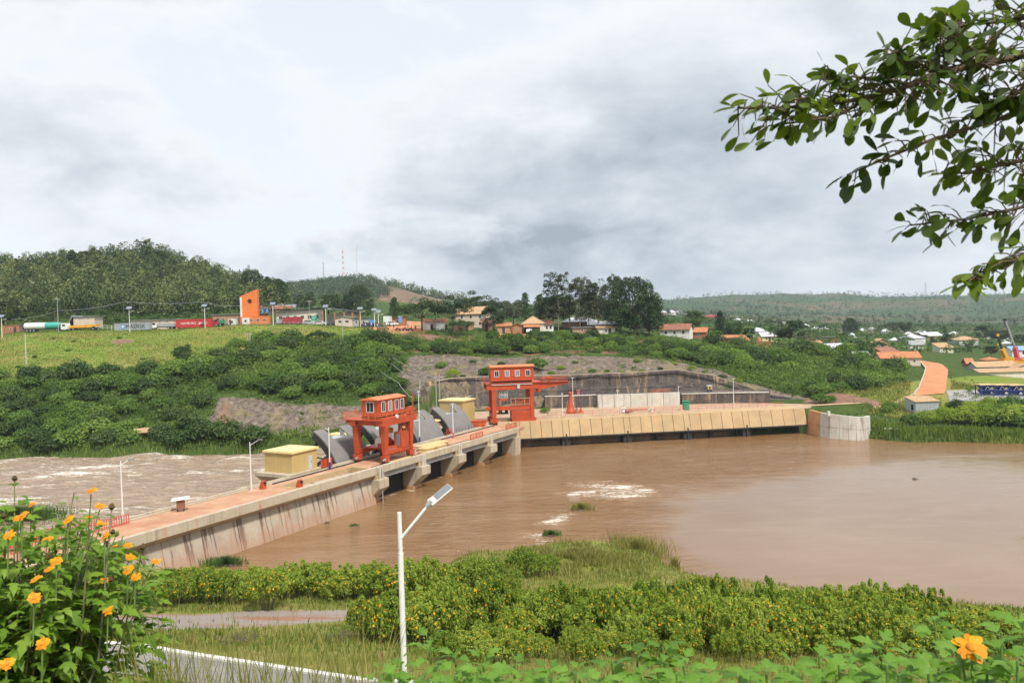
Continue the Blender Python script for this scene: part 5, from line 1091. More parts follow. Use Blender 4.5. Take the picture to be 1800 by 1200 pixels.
def border_post():
    t = thing('border_post', 'long cream border post under a dark sloping roof with open canopy', 'building', g3(527,296)); w = 16.8
    MB().box(-w/2, 0, -1.5, w/2, 7, 4.6).build('wall', M['plaster'], t)
    MB().add([(-w/2-2,-1,4.3),(w/2+0.2,-1,5.6),(w/2+0.2,8,5.6),(-w/2-2,8,4.3),(-w/2-2,-1,4.0),(w/2+0.2,-1,5.3),(w/2+0.2,8,5.3),(-w/2-2,8,4.0)], [(0,1,2,3),(7,6,5,4),(0,4,5,1),(1,5,6,2),(2,6,7,3),(3,7,4,0)]).build('roof', M['roof_dark'], t)
    MB().add([(w/2-1.0,-3,5.9),(w/2+12.5,-3,3.9),(w/2+12.5,8,3.9),(w/2-1.0,8,5.9),(w/2-1.0,-3,5.55),(w/2+12.5,-3,3.55),(w/2+12.5,8,3.55),(w/2-1.0,8,5.55)], [(0,1,2,3),(7,6,5,4),(0,4,5,1),(1,5,6,2),(2,6,7,3),(3,7,4,0)]).build('canopy', M['roof_dark'], t)
    for x in (w/2+1.0, w/2+5.5, w/2+9, w/2+12):
        for y in (-2.5, 7): MB().box(x-0.3, y-0.3, -1.5, x+0.3, y+0.3, 4.4 if x < w/2+4 else 3.6).build('column', M['brick_wall'], t)
    MB().box(w/2+1.5, 3, -1.5, w/2+11, 6, 3.2).build('hall', M['plaster'], t)
    for i in range(6):
        x = -w/2+1.6+i*2.7; f = MB().box(x-0.65, -0.06, 1.5, x+0.65, -0.003, 2.8).build('window', M['white_dull'], t); MB().box(x-0.55, -0.09, 1.6, x-0.04, -0.061, 2.7).box(x+0.04, -0.09, 1.6, x+0.55, -0.061, 2.7).build('pane', M['glass_dark'], f)
border_post()
house(g3(605,284), 6.0, 5, 3.0, 0, 'plaster_pink', 'roof_grey', 'gy', 'peach booth with grilled windows before the border canopy', rh=0.5, win=2, door=None, ws=(1.3,0.9), name='booth', cat='booth')
house(g3(634,300), 6.5, 5, 3.0, 0, 'plaster_grey', 'roof_dark', 'flat', 'grey office with blue door right of the peach booth', win=2, door=0.5)
house(g3(702,296), 4.4, 6, 2.9, 0, 'brick_wall', 'roof_rust', 'monox', 'small brick shop with rusty roof and blue sign at the road', rh=0.6, win=0, door=0.4, name='shop', cat='shop')
cabinet(g3(705,293.5,1.4), 1.4, 0.25, 2.2, M['blue_light'], 'blue and white shop sign on the brick shop', 'sign', M['white_paint'], name='shop_sign')
house(g3(758,272), 3.4, 5, 2.9, 0.35, 'plaster_white', 'roof_orange', 'gx', 'left of two white kiosks with orange roofs beneath the spreading tree', rh=0.8, win=0, door=0.6, name='kiosk', cat='kiosk', group='white kiosks')
house(g3(777,270), 3.9, 5, 2.9, 0.1, 'plaster_white', 'roof_orange', 'mono', 'right of two white kiosks with orange roofs beside a thin tree', rh=0.9, win=0, door=0.9, name='kiosk', cat='kiosk', group='white kiosks')
house(g3(829,286), 11.5, 8, 5.0, -0.25, 'plaster_pink', 'roof_tan', 'gx', 'two-storey peach building with big tan roof in the village', rh=2.4, win=3, door=None, story=2, ws=(0.9,1.2))
house(g3(815,274), 6.5, 3.5, 2.6, -0.1, 'mud_wall', 'roof_tan', 'flat', 'low mud-brick annex in front of the two-storey peach building', win=1, door=0.7)
house(g3(858,276), 4.0, 4, 2.3, 0, 'mud_wall', 'roof_rust', 'mono', 'mud hut half hidden by the round tree in mid village', win=1, door=0.4)
house(g3(887,267.5), 4.6, 4, 2.6, 0.05, 'mud_wall', 'roof_orange', 'mono', 'left of two joined brick rooms, under an orange lean-to roof', rh=0.9, win=1, door=0.45)
house(g3(909.5,267), 3.2, 5, 3.0, 0.0, 'brick_wall', 'roof_tan', 'gy', 'right of two joined brick rooms, with a gable and small window', rh=0.6, win=1, door=None, ws=(0.9,0.6))
house(g3(938,272), 7.6, 7, 2.9, 0, 'plaster', 'roof_tan', 'hip', 'tan hip-roofed house with a car under its rusty porch', rh=2.6, win=0, door=None)
_t = thing('porch', 'rusty sloping porch roof on dark posts in front of the hip-roofed house', 'porch', g3(934,270)); MB().add([(-2.6,-2.5,2.2),(3.0,-2.5,2.2),(3.0,1.9,3.0),(-2.6,1.9,3.0),(-2.6,-2.5,2.08),(3.0,-2.5,2.08),(3.0,1.9,2.88),(-2.6,1.9,2.88)], [(0,1,2,3),(7,6,5,4),(0,4,5,1),(1,5,6,2),(2,6,7,3),(3,7,4,0)]).build('roof', M['roof_orange'], _t)
for _x in (-2.5, 0.3, 2.9): MB().box(_x-.08, -2.4, -0.5, _x+.08, -2.24, 2.07).build('post', M['door_dark'], _t)
MB().box(-2.6, 1.75, -0.5, 3.0, 1.85, 2.85).build('back_panel', M['door_dark'], _t)
house(g3(962,274), 4.5, 4, 2.4, 0, 'plaster_white', 'roof_rust', 'mono', 'white-framed window bay beside the yellow hedge in the village', win=3, door=None, ws=(0.7,1.2))
house(g3(1024,271), 6.5, 4, 1.9, 0, 'mud_wall', 'roof_grey', 'flat', 'long low mud wall building below the feathery trees', win=1, door=None)
house(g3(1022,285), 12, 6, 2.3, 0.1, 'mud_wall', 'roof_white', 'hip', 'house with bright white sheet roof behind the feathery trees', rh=1.6, win=2)
house(g3(1060,281), 10, 5, 2.2, -0.1, 'brick_wall', 'roof_white', 'gx', 'long white-roofed brick house left of the big dark tree', rh=1.0, win=2)
house(g3(1066,270), 6, 4, 2.2, 0, 'plaster', 'roof_tan', 'mono', 'house with white porch posts at the foot of the big dark tree', rh=0.5, win=1, door=0.7)
house(g3(1186,283), 10.5, 6, 2.6, -0.42, 'plaster_white', 'roof_rust', 'gx', 'white house with rusty ridge roof and bright gable at the slope top', rh=1.8, win=3, door=None, ws=(0.8,1.0))
house(g3(1228,288), 5.5, 6, 2.4, -0.35, 'brick_wall', 'roof_orange', 'gx', 'brick house with orange-tan roof right of the white gable', rh=1.4, win=1, door=None)
house(g3(1274,277), 9.6, 5, 2.5, -0.08, 'brick_wall', 'roof_orange', 'mono', 'long brick house with thin orange roof above the bushes', rh=0.7, win=0, door=None)
house(g3(1308,277), 3.3, 4, 2.2, 0.1, 'brick_wall', 'roof_orange', 'mono', 'tiny brick hut with steep orange roof beside the long brick house', rh=1.6, win=0, door=0.5)
house(g3(1342,272), 5.2, 4, 2.8, 0.1, 'brick_wall', 'roof_rust', 'flat', 'square brick house with a clay stack above the bushes', win=0, door=0.3, ov=0.05)
_t = thing('clay_stack', 'round clay stack on the square brick house', 'stack', g3(1334,273,2.98)); MB().tube([(0,0,0),(0,0,0.9),(0,0,1.3)], [0.75,0.6,0.2], 12).build('body', M['roof_orange'], _t); MB().tube([(0,0,1.3),(0,0,1.6)], 0.15, 8).build('spout', M['brick_wall'], _t)
HV = [(1252,562,'brick_wall','container_maroon','hip',7.5,'maroon hip-roofed house among the banana plants'),(1336,592,'plaster_white','roof_white','hip',6.0,'white house with bright hip roof behind the bushes, left of the wide dark tree'),(1353,600,'yellow_trim','roof_white','gx',6.5,'cream house with white roof touching the wide dark tree'),
      (1458,603,'brick_wall','roof_dark','flat',7.5,'flat-topped brick house beyond the olive tree'),(1476,621,'mud_wall','roof_white','mono',7.0,'mud house with pale flat roof and a blue tarp door'),(1432,612,'mud_wall','roof_tan','mono',6.0,'tan-roofed mud house right of the olive crown'),(1551,611,'mud_wall','roof_tan','gy',5.0,'tan gable house in the middle of the valley town'),
      (1611,604,'plaster_white','roof_white','hip',8.0,'wide bright white roof in the valley town, left of two trees'),(1612,615,'plaster','roof_grey','gx',6.0,'cream gable house just below the wide white roof'),(1640,599,'mud_wall','roof_white','gx',8.0,'long white-roofed house right of the valley middle'),(1704,607,'plaster_grey','roof_tan','hip',9.0,'brown hip-roofed house left of the two crane booms'),
      (1506,622,'brick_wall','roof_orange','mono',7.0,'orange-roofed brick row above the long tan house'),(1516,634,'plaster_grey','roof_grey','gx',6.0,'low grey arched roof among the bushes'),(1566,628,'brick_wall','roof_rust','mono',7.0,'rusty shed roof behind the long tan house'),(1664,620,'plaster','roof_tan','mono',6.0,'flat pale roof below the round valley trees'),(1705,646,'brick_wall','roof_orange','gx',3.0,'little orange roof left of the blue-walled works building')]
def ray_ground(px, py, lo=150, hi=2600):
    ys = np.geomspace(lo, hi, 1500); d = _f + _rt*(px-900)/FPX + _up*(600-py)/FPX; P = _C[None, :] + d[None, :]*(ys/d[1])[:, None]
    under = P[:, 2] < ground_z(P[:, 0], P[:, 1]); k = int(np.argmax(under)) if under.any() else -1
    return P[k] if k >= 0 else P[np.argmin(np.abs(ys-600))]
for px, py, wl, rf, kd, w, lab in HV:
    p = ray_ground(px, py, 262); s = p[1]/330.0; wd = w*s if s < 1.6 else w*1.6
    house((p[0], p[1], float(p[2])-0.1), wd, wd*0.8, 2.4*min(1.4, s), 0.1, wl, rf, kd, lab, rh=1.5*min(1.4, s), win=2, door=0.5)
for i, (px, py) in enumerate([(1162,552),(1182,552),(1198,551),(1410,573),(1419,576),(1433,581),(1450,581),(1442,580),(1517,584),(1536,582),(1555,585),(1500,592),(1682,589),(1740,598),(1749,597),(1596,590),(1575,600),(1625,586),(1660,592),(1300,566),(1316,568),(1380,572),(1780,600),(1770,606),(1215,556)]):
    p = ray_ground(px, py+1, 380, 1500); s = p[1]
    house((p[0], p[1], float(p[2])-0.2), s*0.0095, s*0.008, s*0.0028, 0.3*((i*7) % 5-2), 'plaster_white' if i % 3 else 'mud_wall', 'roof_white', 'hip', 'tiny far house with a bright white roof among the valley greenery', rh=s*0.0032, win=1, door=None, ws=(s*.0012, s*.0012), group='far white-roofed houses of the valley')
for i, (px, py) in enumerate([(64,496),(104,491),(142,489),(96,493)]):
    p = D(px, py, 372); house(tuple(p), 6, 5, 2.0, 0.2, 'plaster_white', 'roof_white', 'hip', 'white roof glinting among trees on the wooded left hill', rh=1.2, win=1, door=None, group='white roofs on the wooded hill')
house(g3(1583,258), 12.2, 7, 2.6, -0.12, 'plaster_pink', 'roof_orange', 'gx', 'long house with tan-orange roof beside the top of the laterite ramp', rh=1.7, win=4, door=0.62, ws=(0.8,0.8))
house(g3(1752,262), 13.2, 6, 2.6, 0.0, 'sheet_metal', 'roof_tan', 'gx', 'blue-grey works building with tan roof below the crane booms', rh=1.4, win=1, door=None, name='works_building', cat='building', ws=(2.4,0.9))
house(g3(1772,252), 18, 3, 1.6, 0.0, 'plaster', 'roof_tan', 'mono', 'long low cream store in front of the blue-grey works building', rh=0.7, win=0, door=None, name='works_store', cat='building')
house(g3(1803,258), 7, 8, 3.0, 0.0, 'plaster_pink', 'roof_tan', 'gy', 'tan gable building cut by the right picture edge', rh=1.4, win=1, door=None, name='works_building', cat='building')
house(g3(1745,272), 4.5, 4, 3.4, 0.0, 'brick_wall', 'roof_orange', 'hip', 'orange hip roof peeping over the blue-grey works building', rh=0.9, win=1, door=None, name='works_building', cat='building')
house(g3(1800,300), 9, 6, 5.0, 0.0, 'plaster_white', 'roof_blue', 'gx', 'two-storey white building with light blue roof at the right edge', rh=1.2, win=3, door=None, story=2, name='works_building', cat='building', ws=(1.2,1.2))
def metal_shed():
    t = house(g3(1628,181.5), 5.6, 4.2, 2.3, R(5), 'sheet_metal', 'roof_tan', 'mono', 'grey corrugated metal shed with cream roof on the right river bank', rh=0.75, ov=0.25, win=0, door=None, name='metal_shed', cat='shed')
    for i in range(14): MB().box(-2.75+i*0.41, -0.05, -0.5, -2.70+i*0.41, -0.002, 2.3).build('sheet_rib', M['sheet_metal'], t)
    MB().box(-2.87, 0.8, 0.3, -2.802, 1.6, 1.6).build('window', M['glass_dark'], t)
metal_shed()
t = thing('concrete_slab', 'thin white plank lying on the grass above the right waterline', 'plank', D(1566,758,168.5), 0.1); t.location.z = float(ground_z(t.location.x, t.location.y))+0.1; MB().box(-1.5,-0.3,0.05,1.5,0.3,0.25).build('board', M['white_paint'], t); MB().box(-1.2,-.2,-.2,-1.0,.2,.049).box(1.0,-.2,-.2,1.2,.2,.049).build('bearer', M['timber'], t)
def shack(px, py, d, w, label):
    p = D(px, py, d); z = float(ground_z(p[0], d)); t = thing('lookout_shelter', label, 'shelter', (p[0], d, z), 0.2, 'open shelters on the far bank'); h = max(1.8, p[2]-z)
    MB().add([(-w/2,-1.5,h-0.3),(w/2,-1.5,h-0.1),(w/2,1.5,h+0.6),(-w/2,1.5,h+0.4),(-w/2,-1.5,h-0.42),(w/2,-1.5,h-0.22),(w/2,1.5,h+0.48),(-w/2,1.5,h+0.28)], [(0,1,2,3),(7,6,5,4),(0,4,5,1),(1,5,6,2),(2,6,7,3),(3,7,4,0)]).build('roof', M['roof_tan'], t)
    for x in (-w/2+.3, w/2-.3):
        for y in (-1.2, 1.2): MB().box(x-.08, y-.08, -0.5, x+.08, y+.08, h-0.2+y*0.2).build('post', M['timber'], t)
    MB().box(-w/4, 0.4, 0, w/4, 0.6, 1.0).build('bench', M['plaster'], t)
shack(255, 770, 179.5, 5.2, 'small open shelter with cream roof at the far waterline left of the gates')
shack(432, 624, 238, 3.8, 'tiny tan-roofed shelter at the lower edge of the green field')
# containers and vehicles
def text_mesh(body, size):
    c = bpy.data.curves.new('lettering', 'FONT'); c.body = body; c.size = size; c.extrude = 0.01; c.align_x = 'CENTER'; c.align_y = 'CENTER'
    o = bpy.data.objects.new('lettering', c); COL.objects.link(o); bpy.context.view_layer.update()
    me = bpy.data.meshes.new_from_object(o.evaluated_get(bpy.context.evaluated_depsgraph_get())); bpy.data.objects.remove(o); return me
def container(px, d, L_, mat, label, text=None, tcol='white_paint', logo=None, h=2.7, xo=0.0, dz=0.15):
    t = thing('shipping_container', label, 'container', g3(px, d, dz), 0.0, 'shipping containers on the plateau'); x0 = -L_/2
    MB().box(x0, 0, 0.12, -x0, 2.44, h).build('body', M[mat], t)
    m = MB(); n = int(L_/0.4)
    for i in range(n): m.box(x0+0.15+i*(L_-0.3)/n, -0.04, 0.3, x0+0.15+(i+0.5)*(L_-0.3)/n, -0.001, h-0.2)
    m.build('corrugation', M[mat], t)
    for x in (x0, -x0-0.16): MB().box(x-.01, -0.07, 0.1, x+0.17, -0.042, h+.02).build('corner_post', M[mat], t)
    MB().box(x0+.17, -0.07, h-0.16, -x0-.17, -0.042, h+.02).build('top_rail', M[mat], t)
    for x in (x0+0.5, -x0-0.8): MB().box(x, 0.2, -0.6, x+0.3, 2.2, 0.119).build('support', M['dark_steel'], t)
    if text:
        me = text_mesh(text[0], text[1]); o = put('lettering', me, M[tcol], t, (xo, -0.085, h*0.52)); o.rotation_euler = (math.pi/2, 0, 0)
    if logo: logo(t, h)
def star_logo(t, h):
    MB().box(-3.9, -0.062, h*0.52-0.72, -2.45, -0.046, h*0.52+0.72).build('logo_panel', M['blue_light'], t); vs = []; 
    for i in range(14): a = math.pi/2+math.pi*i/7; r = 0.6 if i % 2 == 0 else 0.26; vs.append((-3.17+r*math.cos(a), h*0.52+r*math.sin(a)))
    MB().prism(vs, 'y', -0.085, -0.064).build('logo_star', M['white_paint'], t)
def bird_logo(t, h):
    MB().prism([(1.15,1.3),(1.9,1.42),(2.35,1.75),(1.7,2.05),(2.5,1.85),(3.4,1.55),(2.75,1.5),(2.2,1.1),(1.9,1.25)], 'y', -0.085, -0.06).build('logo_swoosh', M['white_paint'], t)
container(233, 279, 12.2, 'container_grey', 'grey shipping container lettered MAERSK with a pale blue star', ('MAERSK', 1.9), 'cloth_dark', star_logo, 2.6, 1.25)
container(341, 279, 12.2, 'container_red', 'bright red shipping container lettered HAMBURG SUD', ('HAMBURG      S\u00dcD', 1.12), 'white_paint', bird_logo, 3.0, 0.3)
container(514, 285, 6.6, 'container_maroon', 'short maroon shipping container before the cream border post', None, 'white_paint', None, 2.4)
container(493.5, 286, 1.8, 'container_grey', 'small grey box container left of the maroon one', None, 'white_paint', None, 1.6)
def wheels(t, xs, ys, r=0.48):
    for x in xs:
        for y in ys:
            w = MB().tube([(x, y-0.14, r), (x, y+0.14, r)], r, 14).build('wheel', M['rubber_and_shade'], t); MB().tube([(x, y-0.16, r), (x, y-0.141, r)], r*0.5, 10).build('rim', M['galvanised'], w)
def cab(t, x, mat, L_=2.0, h=2.6, face=1):
    c = MB().prism([(x, 0.6), (x+face*L_, 0.6), (x+face*L_, 1.6), (x+face*L_*0.88, h), (x, h)], 'y', 0.05, 2.35).build('cab', M[mat], t)
    MB().box(min(x+face*0.5, x+face*1.5), 0.02, 1.6, max(x+face*0.5, x+face*1.5), 0.048, 2.3).build('side_window', M['glass_dark'], c)
def tanker():
    t = thing('tanker_truck', 'white and teal tanker truck parked at the left field edge', 'truck', g3(78,278,0.1))
    MB().tube([(-7.3,1.2,2.0),(-7.0,1.2,2.0),(0.2,1.2,2.0)], [0.9,1.2,1.2], 18).build('tank', M['white_paint'], t, smooth=True)
    MB().tube([(0.21,1.2,2.0),(5.0,1.2,2.0),(5.3,1.2,2.0)], [1.2,1.2,0.95], 18).build('tank', M['teal_paint'], t, smooth=True)
    MB().box(-7, 0.3, 0.7, 8, 2.1, 0.95).build('chassis', M['dark_steel'], t); cab(t, 5.9, 'white_paint', 2.2, 2.8); wheels(t, (-6, -4.8, -3.6, 4.4, 7.3), (0.25, 2.1))
    MB().box(-7.6, 0.2, 0.9, -7.35, 2.2, 2.6).build('rear_panel', M['blue_paint'], t)
tanker()
def lowloader():
    t = thing('flatbed_trailer', 'long yellow low-loader trailer left of the grey container', 'trailer', g3(142,279,0.1)); MB().box(-5.8, 0, 0.85, 4.0, 2.4, 1.2).box(2.0, 0.2, 1.201, 5.8, 2.2, 1.9).build('bed', M['truck_yellow'], t)
    MB().box(-4, 0.3, 1.21, 1.5, 2.1, 1.75).build('load', M['truck_yellow'], t); MB().box(-5.6, 0.35, 0.55, 5.6, 2.0, 0.849).build('chassis', M['dark_steel'], t); wheels(t, (-5, -3.8, -2.6, 4.4), (0.25, 2.1), 0.42)
lowloader()
def boxtruck(px, d, cabm, boxm, label, L_=7.0, h=2.4, front=False, bh=None):
    t = thing('box_truck', label, 'truck', g3(px, d, 0.1), math.pi/2*(-1 if front else 0)); MB().box(-L_/2+2.2, 0, 0.9, L_/2, 2.4, bh or h).build('cargo_box', M[boxm], t); MB().box(-L_/2, 0.35, 0.6, L_/2, 2.0, 0.89).build('chassis', M['dark_steel'], t)
    cab(t, -L_/2+2.1, cabm, 2.0, h, -1); wheels(t, (-L_/2+0.9, L_/2-2.2, L_/2-1.0), (0.25, 2.1))
boxtruck(287, 281, 'white_paint', 'container_grey', 'grey truck with a white cab between the two big containers', 8.5, 2.0)
boxtruck(384, 282, 'container_maroon', 'green_paint', 'maroon lorry cab with a green load near the depot gate', 3.6, 2.2)
boxtruck(677.5, 312, 'white_paint', 'white_paint', 'white lorry facing down the village road', 7.0, 3.2, True)
boxtruck(650, 300, 'blue_light', 'blue_light', 'blue lorry side-on behind the solar lamps', 4.5, 2.2)
def car(p, rz, mat, label, s=1.0):
    t = thing('parked_car', label, 'car', p, rz, 'parked cars'); b = MB().prism([(-2.1,0.35),(2.1,0.35),(2.15,0.8),(1.2,0.98),(0.65,1.5),(-1.3,1.52),(-2.0,1.05),(-2.15,0.75)], 'y', -0.85, 0.85).build('body', M[mat], t, bevel=0.06)
    MB().prism([(1.02,1.0),(0.58,1.42),(-1.2,1.44),(-1.7,1.06)], 'y', -0.87, 0.87).build('window', M['glass_dark'], b); wheels(t, (-1.3, 1.35), (-0.78, 0.78), 0.33)
    for y in (-0.6, 0.6): MB().box(2.12, y-0.15, 0.6, 2.17, y+0.15, 0.75).build('headlight', M['glass_sky'], t)
    t.scale = (s, s, s)
for px, d, rz, m, lab in ((690,288,0.2,'white_paint','pale car parked on the dirt road by the brick shop'),(563,287,0.1,'white_dull','left white car before the cream border post'),(545,288,0.0,'plaster_grey','grey car half behind the maroon container'),(932,269.5,1.4,'white_paint','white car under the rusty village porch'),(585,287,3.0,'cloth_dark','dark car under the border canopy'),(648,284,0.1,'cloth_blue','dark blue car beside the crowd at the road head'),(1772,259,0.0,'white_paint','white pickup in front of the blue-grey works building')): car(g3(px, d, 0.05), rz, m, lab, 1.1)
# lamps and poles on the plateau
def solar_lamp(px, py0, py1, d, label, base=None):
    x, y = at(px, d); z = float(ground_z(x, y)); h = (py1-py0)*d/FPX
    t = thing('solar_street_lamp', label, 'street lamp', (x, y, z), 0, 'solar street lamps on the plateau')
    MB().tube([(0,0,-0.3),(0,0,h-0.4)], [0.14,0.09], 8).build('pole', M['white_paint'], t); MB().add([(-0.9,-0.5,h-0.75),(0.9,-0.5,h-0.75),(0.9,0.5,h),(-0.9,0.5,h),(-0.9,-0.5,h-0.69),(0.9,-0.5,h-0.69),(0.9,0.5,h+.06),(-0.9,0.5,h+.06)], [(0,3,2,1),(4,5,6,7),(0,1,5,4),(1,2,6,5),(2,3,7,6),(3,0,4,7)]).build('solar_panel', M['solar'], t)
    MB().tube([(0,0,h-1.8),(1.3,-0.3,h-1.5)], 0.05, 6).box(1.1,-0.5,h-1.52,1.9,-0.15,h-1.4).build('lamp_arm', M['white_paint'], t)
    if base: MB().tube([(0,0,-0.3),(0,0,h*0.6)], 0.16, 8).build('painted_foot', M[base], t)
for px, a, b, d, lab, bs in ((4,553,594,266,'solar street lamp with yellow foot at the far left edge','yellow_trim'),(229,539,583,273,'solar street lamp in front of the grey container',None),(361.5,535,577,275,'solar street lamp in front of the bright red container',None),(481.5,533,574,278,'solar street lamp right of the orange tower',None),(574,534,571,281,'solar street lamp beside the green sign',None),(634.5,537,573,280,'solar street lamp with yellow foot near the peach booth','yellow_trim'),(659.5,541,574,282,'left of two close solar street lamps by the crowd',None),(666.5,545,574,284,'right of two close solar street lamps by the crowd',None)): solar_lamp(px, a, b, d, lab, bs)
def pole(px, d, h, label, mat='galvanised', cross=True, r=0.12):
    t = thing('utility_pole', label, 'utility pole', g3(px, d, -0.2), 0, 'utility poles'); MB().tube([(0,0,0),(0,0,h)], [r, r*0.7], 8).build('shaft', M[mat], t)
    if cross: MB().box(-1.0,-.07,h-0.35,1.0,.07,h-0.2).build('crossarm', M[mat], t); [MB().tube([(x,0,h-0.2),(x,0,h+0.1)], 0.06, 6).build('insulator', M['roof_rust'], t) for x in (-.9, 0, .9)]
pole(103.5, 276, 12.0, 'tall grey floodlight mast behind the tanker'); pole(98, 300, 6.0, 'short wooden pole left of the floodlight mast', 'bark', False); pole(219.5, 302, 8.0, 'wooden pole above the grey container', 'bark', False); pole(356.5, 302, 8.5, 'wooden pole above the bright red container', 'bark', False)
pole(545.5, 294, 9.0, 'floodlight mast rising through the border post roof'); pole(44.5, 232, 9.5, 'pale concrete pole standing low in the green field', 'concrete_pale', False, 0.16); pole(603, 246, 8.0, 'pale pole at the right end of the field slope'); pole(623, 296, 7.0, 'thin pole behind the peach booth', 'bark', False)
t = thing('road_sign', 'green road sign on two posts before the border post', 'road sign', g3(553.5,283)); MB().box(-1.05,-.05,1.5,1.05,.05,3.3).build('board', M['green_paint'], t); [MB().box(x-.06,.051,-0.3,x+.06,.15,3.2).build('post', M['galvanised'], t) for x in (-.7,.7)]; MB().box(-.7,-.07,2.7,.7,-.051,2.85).box(-.7,-.07,2.2,.4,-.051,2.35).build('lettering', M['white_paint'], t)
railing('boundary_fence', 'long thin fence on the plateau edge between tower and booth', g3(372,283), g3(590,284), 1.5, M['galvanised'], 1.6, 'fence', rails=(0.4, 0.7, 1.0), r=0.03)
railing('boundary_fence', 'thin white fence left of the grey container', g3(166,286), g3(205,285), 1.6, M['white_dull'], 1.6, 'fence', rails=(0.4, 0.7, 1.0), r=0.04)
def hopper(i):
    p = g3(1735+i*25.5, 197.5, 0.12); t = thing('aggregate_hopper', 'blue steel aggregate hopper frame, %s in the row' % ('leftmost', 'second from the left', 'third from the left', 'rightmost')[i], 'hopper', p, 0, 'blue aggregate hoppers')
    for x in (-1.65, 1.65):
        for y in (0, 2.4): MB().box(x-.09, y-.09, 0, x+.09, y+.09, 2.6).build('post', M['blue_paint'], t)
    for z in (0.1, 1.35, 2.45): MB().box(-1.55, -0.07, z, 1.55, 0.07, z+.13).build('beam', M['blue_paint'], t)
    for z0, z1 in ((1.5, 2.4), (0.35, 1.3)):
        MB().add([(-1.4,0.1,z1),(1.4,0.1,z1),(1.4,2.3,z1),(-1.4,2.3,z1),(-.75,.6,z0),(.75,.6,z0),(.75,1.8,z0),(-.75,1.8,z0)], [(0,1,5,4),(1,2,6,5),(2,3,7,6),(3,0,4,7),(4,5,6,7)]).build('funnel', M['blue_paint'], t)
    MB().bar((-0.6, 0.0, 1.5), (0, 0.0, 2.4), 0.1).bar((0.6, 0.0, 1.5), (0, 0.0, 2.4), 0.1).build('brace', M['galvanised'], t); MB().box(-1.8, -0.2, 2.61, 1.8, 2.6, 2.8).build('top_plank', M['timber'], t)
for i in range(4): hopper(i)
def mobile_crane(px, d, tip, mid, cols, label):
    base = g3(px, d); t = thing('mobile_crane', label, 'crane', base, 0, 'mobile cranes'); o = Vector(base); M1 = Vector(D(*mid, d))-o; T = Vector(D(*tip, d))-o; B0 = Vector((0, 1.2, 2.2))
    MB().bar(B0, M1, 1.3, 1.5).build('boom', M[cols[0]], t); MB().bar(M1, T, 0.55, 0.6).build('boom_extension', M[cols[1]], t); MB().box(T.x-.4, T.y-.4, T.z-.4, T.x+.4, T.y+.4, T.z+.5).build('boom_head', M[cols[2]], t)
    MB().box(-5, 0, 0.8, 5, 2.5, 1.6).build('carrier', M[cols[0]], t); MB().box(-1.5, 0.1, 1.61, 2.2, 2.4, 3.0).build('turntable', M[cols[0]], t); cab(t, 5.0, cols[0], 1.6, 2.4); wheels(t, (-4, -2.6, 2.2, 4.4), (0.25, 2.2), 0.55)
    MB().tube([T, T+Vector((0,0,-3.0))], 0.05, 5).build('hoist_rope', M['dark_steel'], t); MB().box(T.x-.2, T.y-.2, T.z-3.6, T.x+.2, T.y+.2, T.z-3.0).build('hook_block', M[cols[0]], t)
mobile_crane(1773, 285, (1753.5, 589), (1761, 613), ('truck_yellow', 'dark_steel', 'truck_yellow'), 'orange mobile crane boom with black extension at the right')
mobile_crane(1792, 288, (1766.5, 562), (1784, 610), ('crane_pink', 'grey_steel', 'dark_steel'), 'pink-red mobile crane boom with tall grey extension at the right edge')
# people and motorbikes at the road head
def person_mesh(name, top, low):
    sk = [((0,0,0.93),.15),((0,0,1.2),.16),((0,0,1.42),.15),((0,0,1.55),.06),((0,0,1.66),.10),((0,0,1.76),.08),((-.1,0,.85),.1),((-.11,.02,.48),.07),((-.11,0,.08),.05),((-.11,-.14,.04),.04),((.1,0,.85),.1),((.11,-.03,.48),.07),((.12,0,.08),.05),((.12,-.14,.04),.04),((-.2,0,1.4),.07),((-.26,.02,1.12),.05),((-.25,-.08,.86),.035),((.2,0,1.4),.07),((.26,.02,1.12),.05),((.25,-.08,.86),.035)]
    ed = [(0,1),(1,2),(2,3),(3,4),(4,5),(0,6),(6,7),(7,8),(8,9),(0,10),(10,11),(11,12),(12,13),(2,14),(14,15),(15,16),(2,17),(17,18),(18,19)]
    me = bpy.data.meshes.new(name); me.from_pydata([s[0] for s in sk], ed, []); o = bpy.data.objects.new(name, me); COL.objects.link(o)
    md = o.modifiers.new('s', 'SKIN')
    for i, s in enumerate(sk): me.skin_vertices[0].data[i].radius = (s[1], s[1]*0.8)
    me.skin_vertices[0].data[0].use_root = True; o.modifiers.new('d', 'SUBSURF').levels = 1; bpy.context.view_layer.update()
    m2 = bpy.data.meshes.new_from_object(o.evaluated_get(bpy.context.evaluated_depsgraph_get())); bpy.data.objects.remove(o); m2.materials.clear()
    for k in ('skin', top, low): m2.materials.append(M[k])
    for pl in m2.polygons:
        z = pl.center.z; x = abs(pl.center.x); pl.material_index = 0 if z > 1.5 or (x > 0.2 and z < 1.2) else (1 if z > 0.9 else (2 if z > 0.1 else 0))
    return m2
PM = [person_mesh('person', a, b) for a, b in (('cloth_red', 'cloth_dark'), ('cloth_white', 'cloth_blue'), ('cloth_blue', 'cloth_dark'), ('cloth_dark', 'cloth_dark'))]
PT = ('red', 'white', 'blue', 'dark')
for i, px in enumerate((641,643.5,646,649,651,653.5,656,659,661.5,664,667,669.5,672,676,686,693,713,718,724,731)):
    d = 276+(i*37 % 9)+(0 if px < 690 else -6)
    o = put('person', PM[i % 4], None, None, g3(px, d, 0.02), i*1.3); tag(o, 'standing person in a %s top among the people at the dirt road head' % PT[i % 4], 'person', 'people at the road head in %s tops' % PT[i % 4])
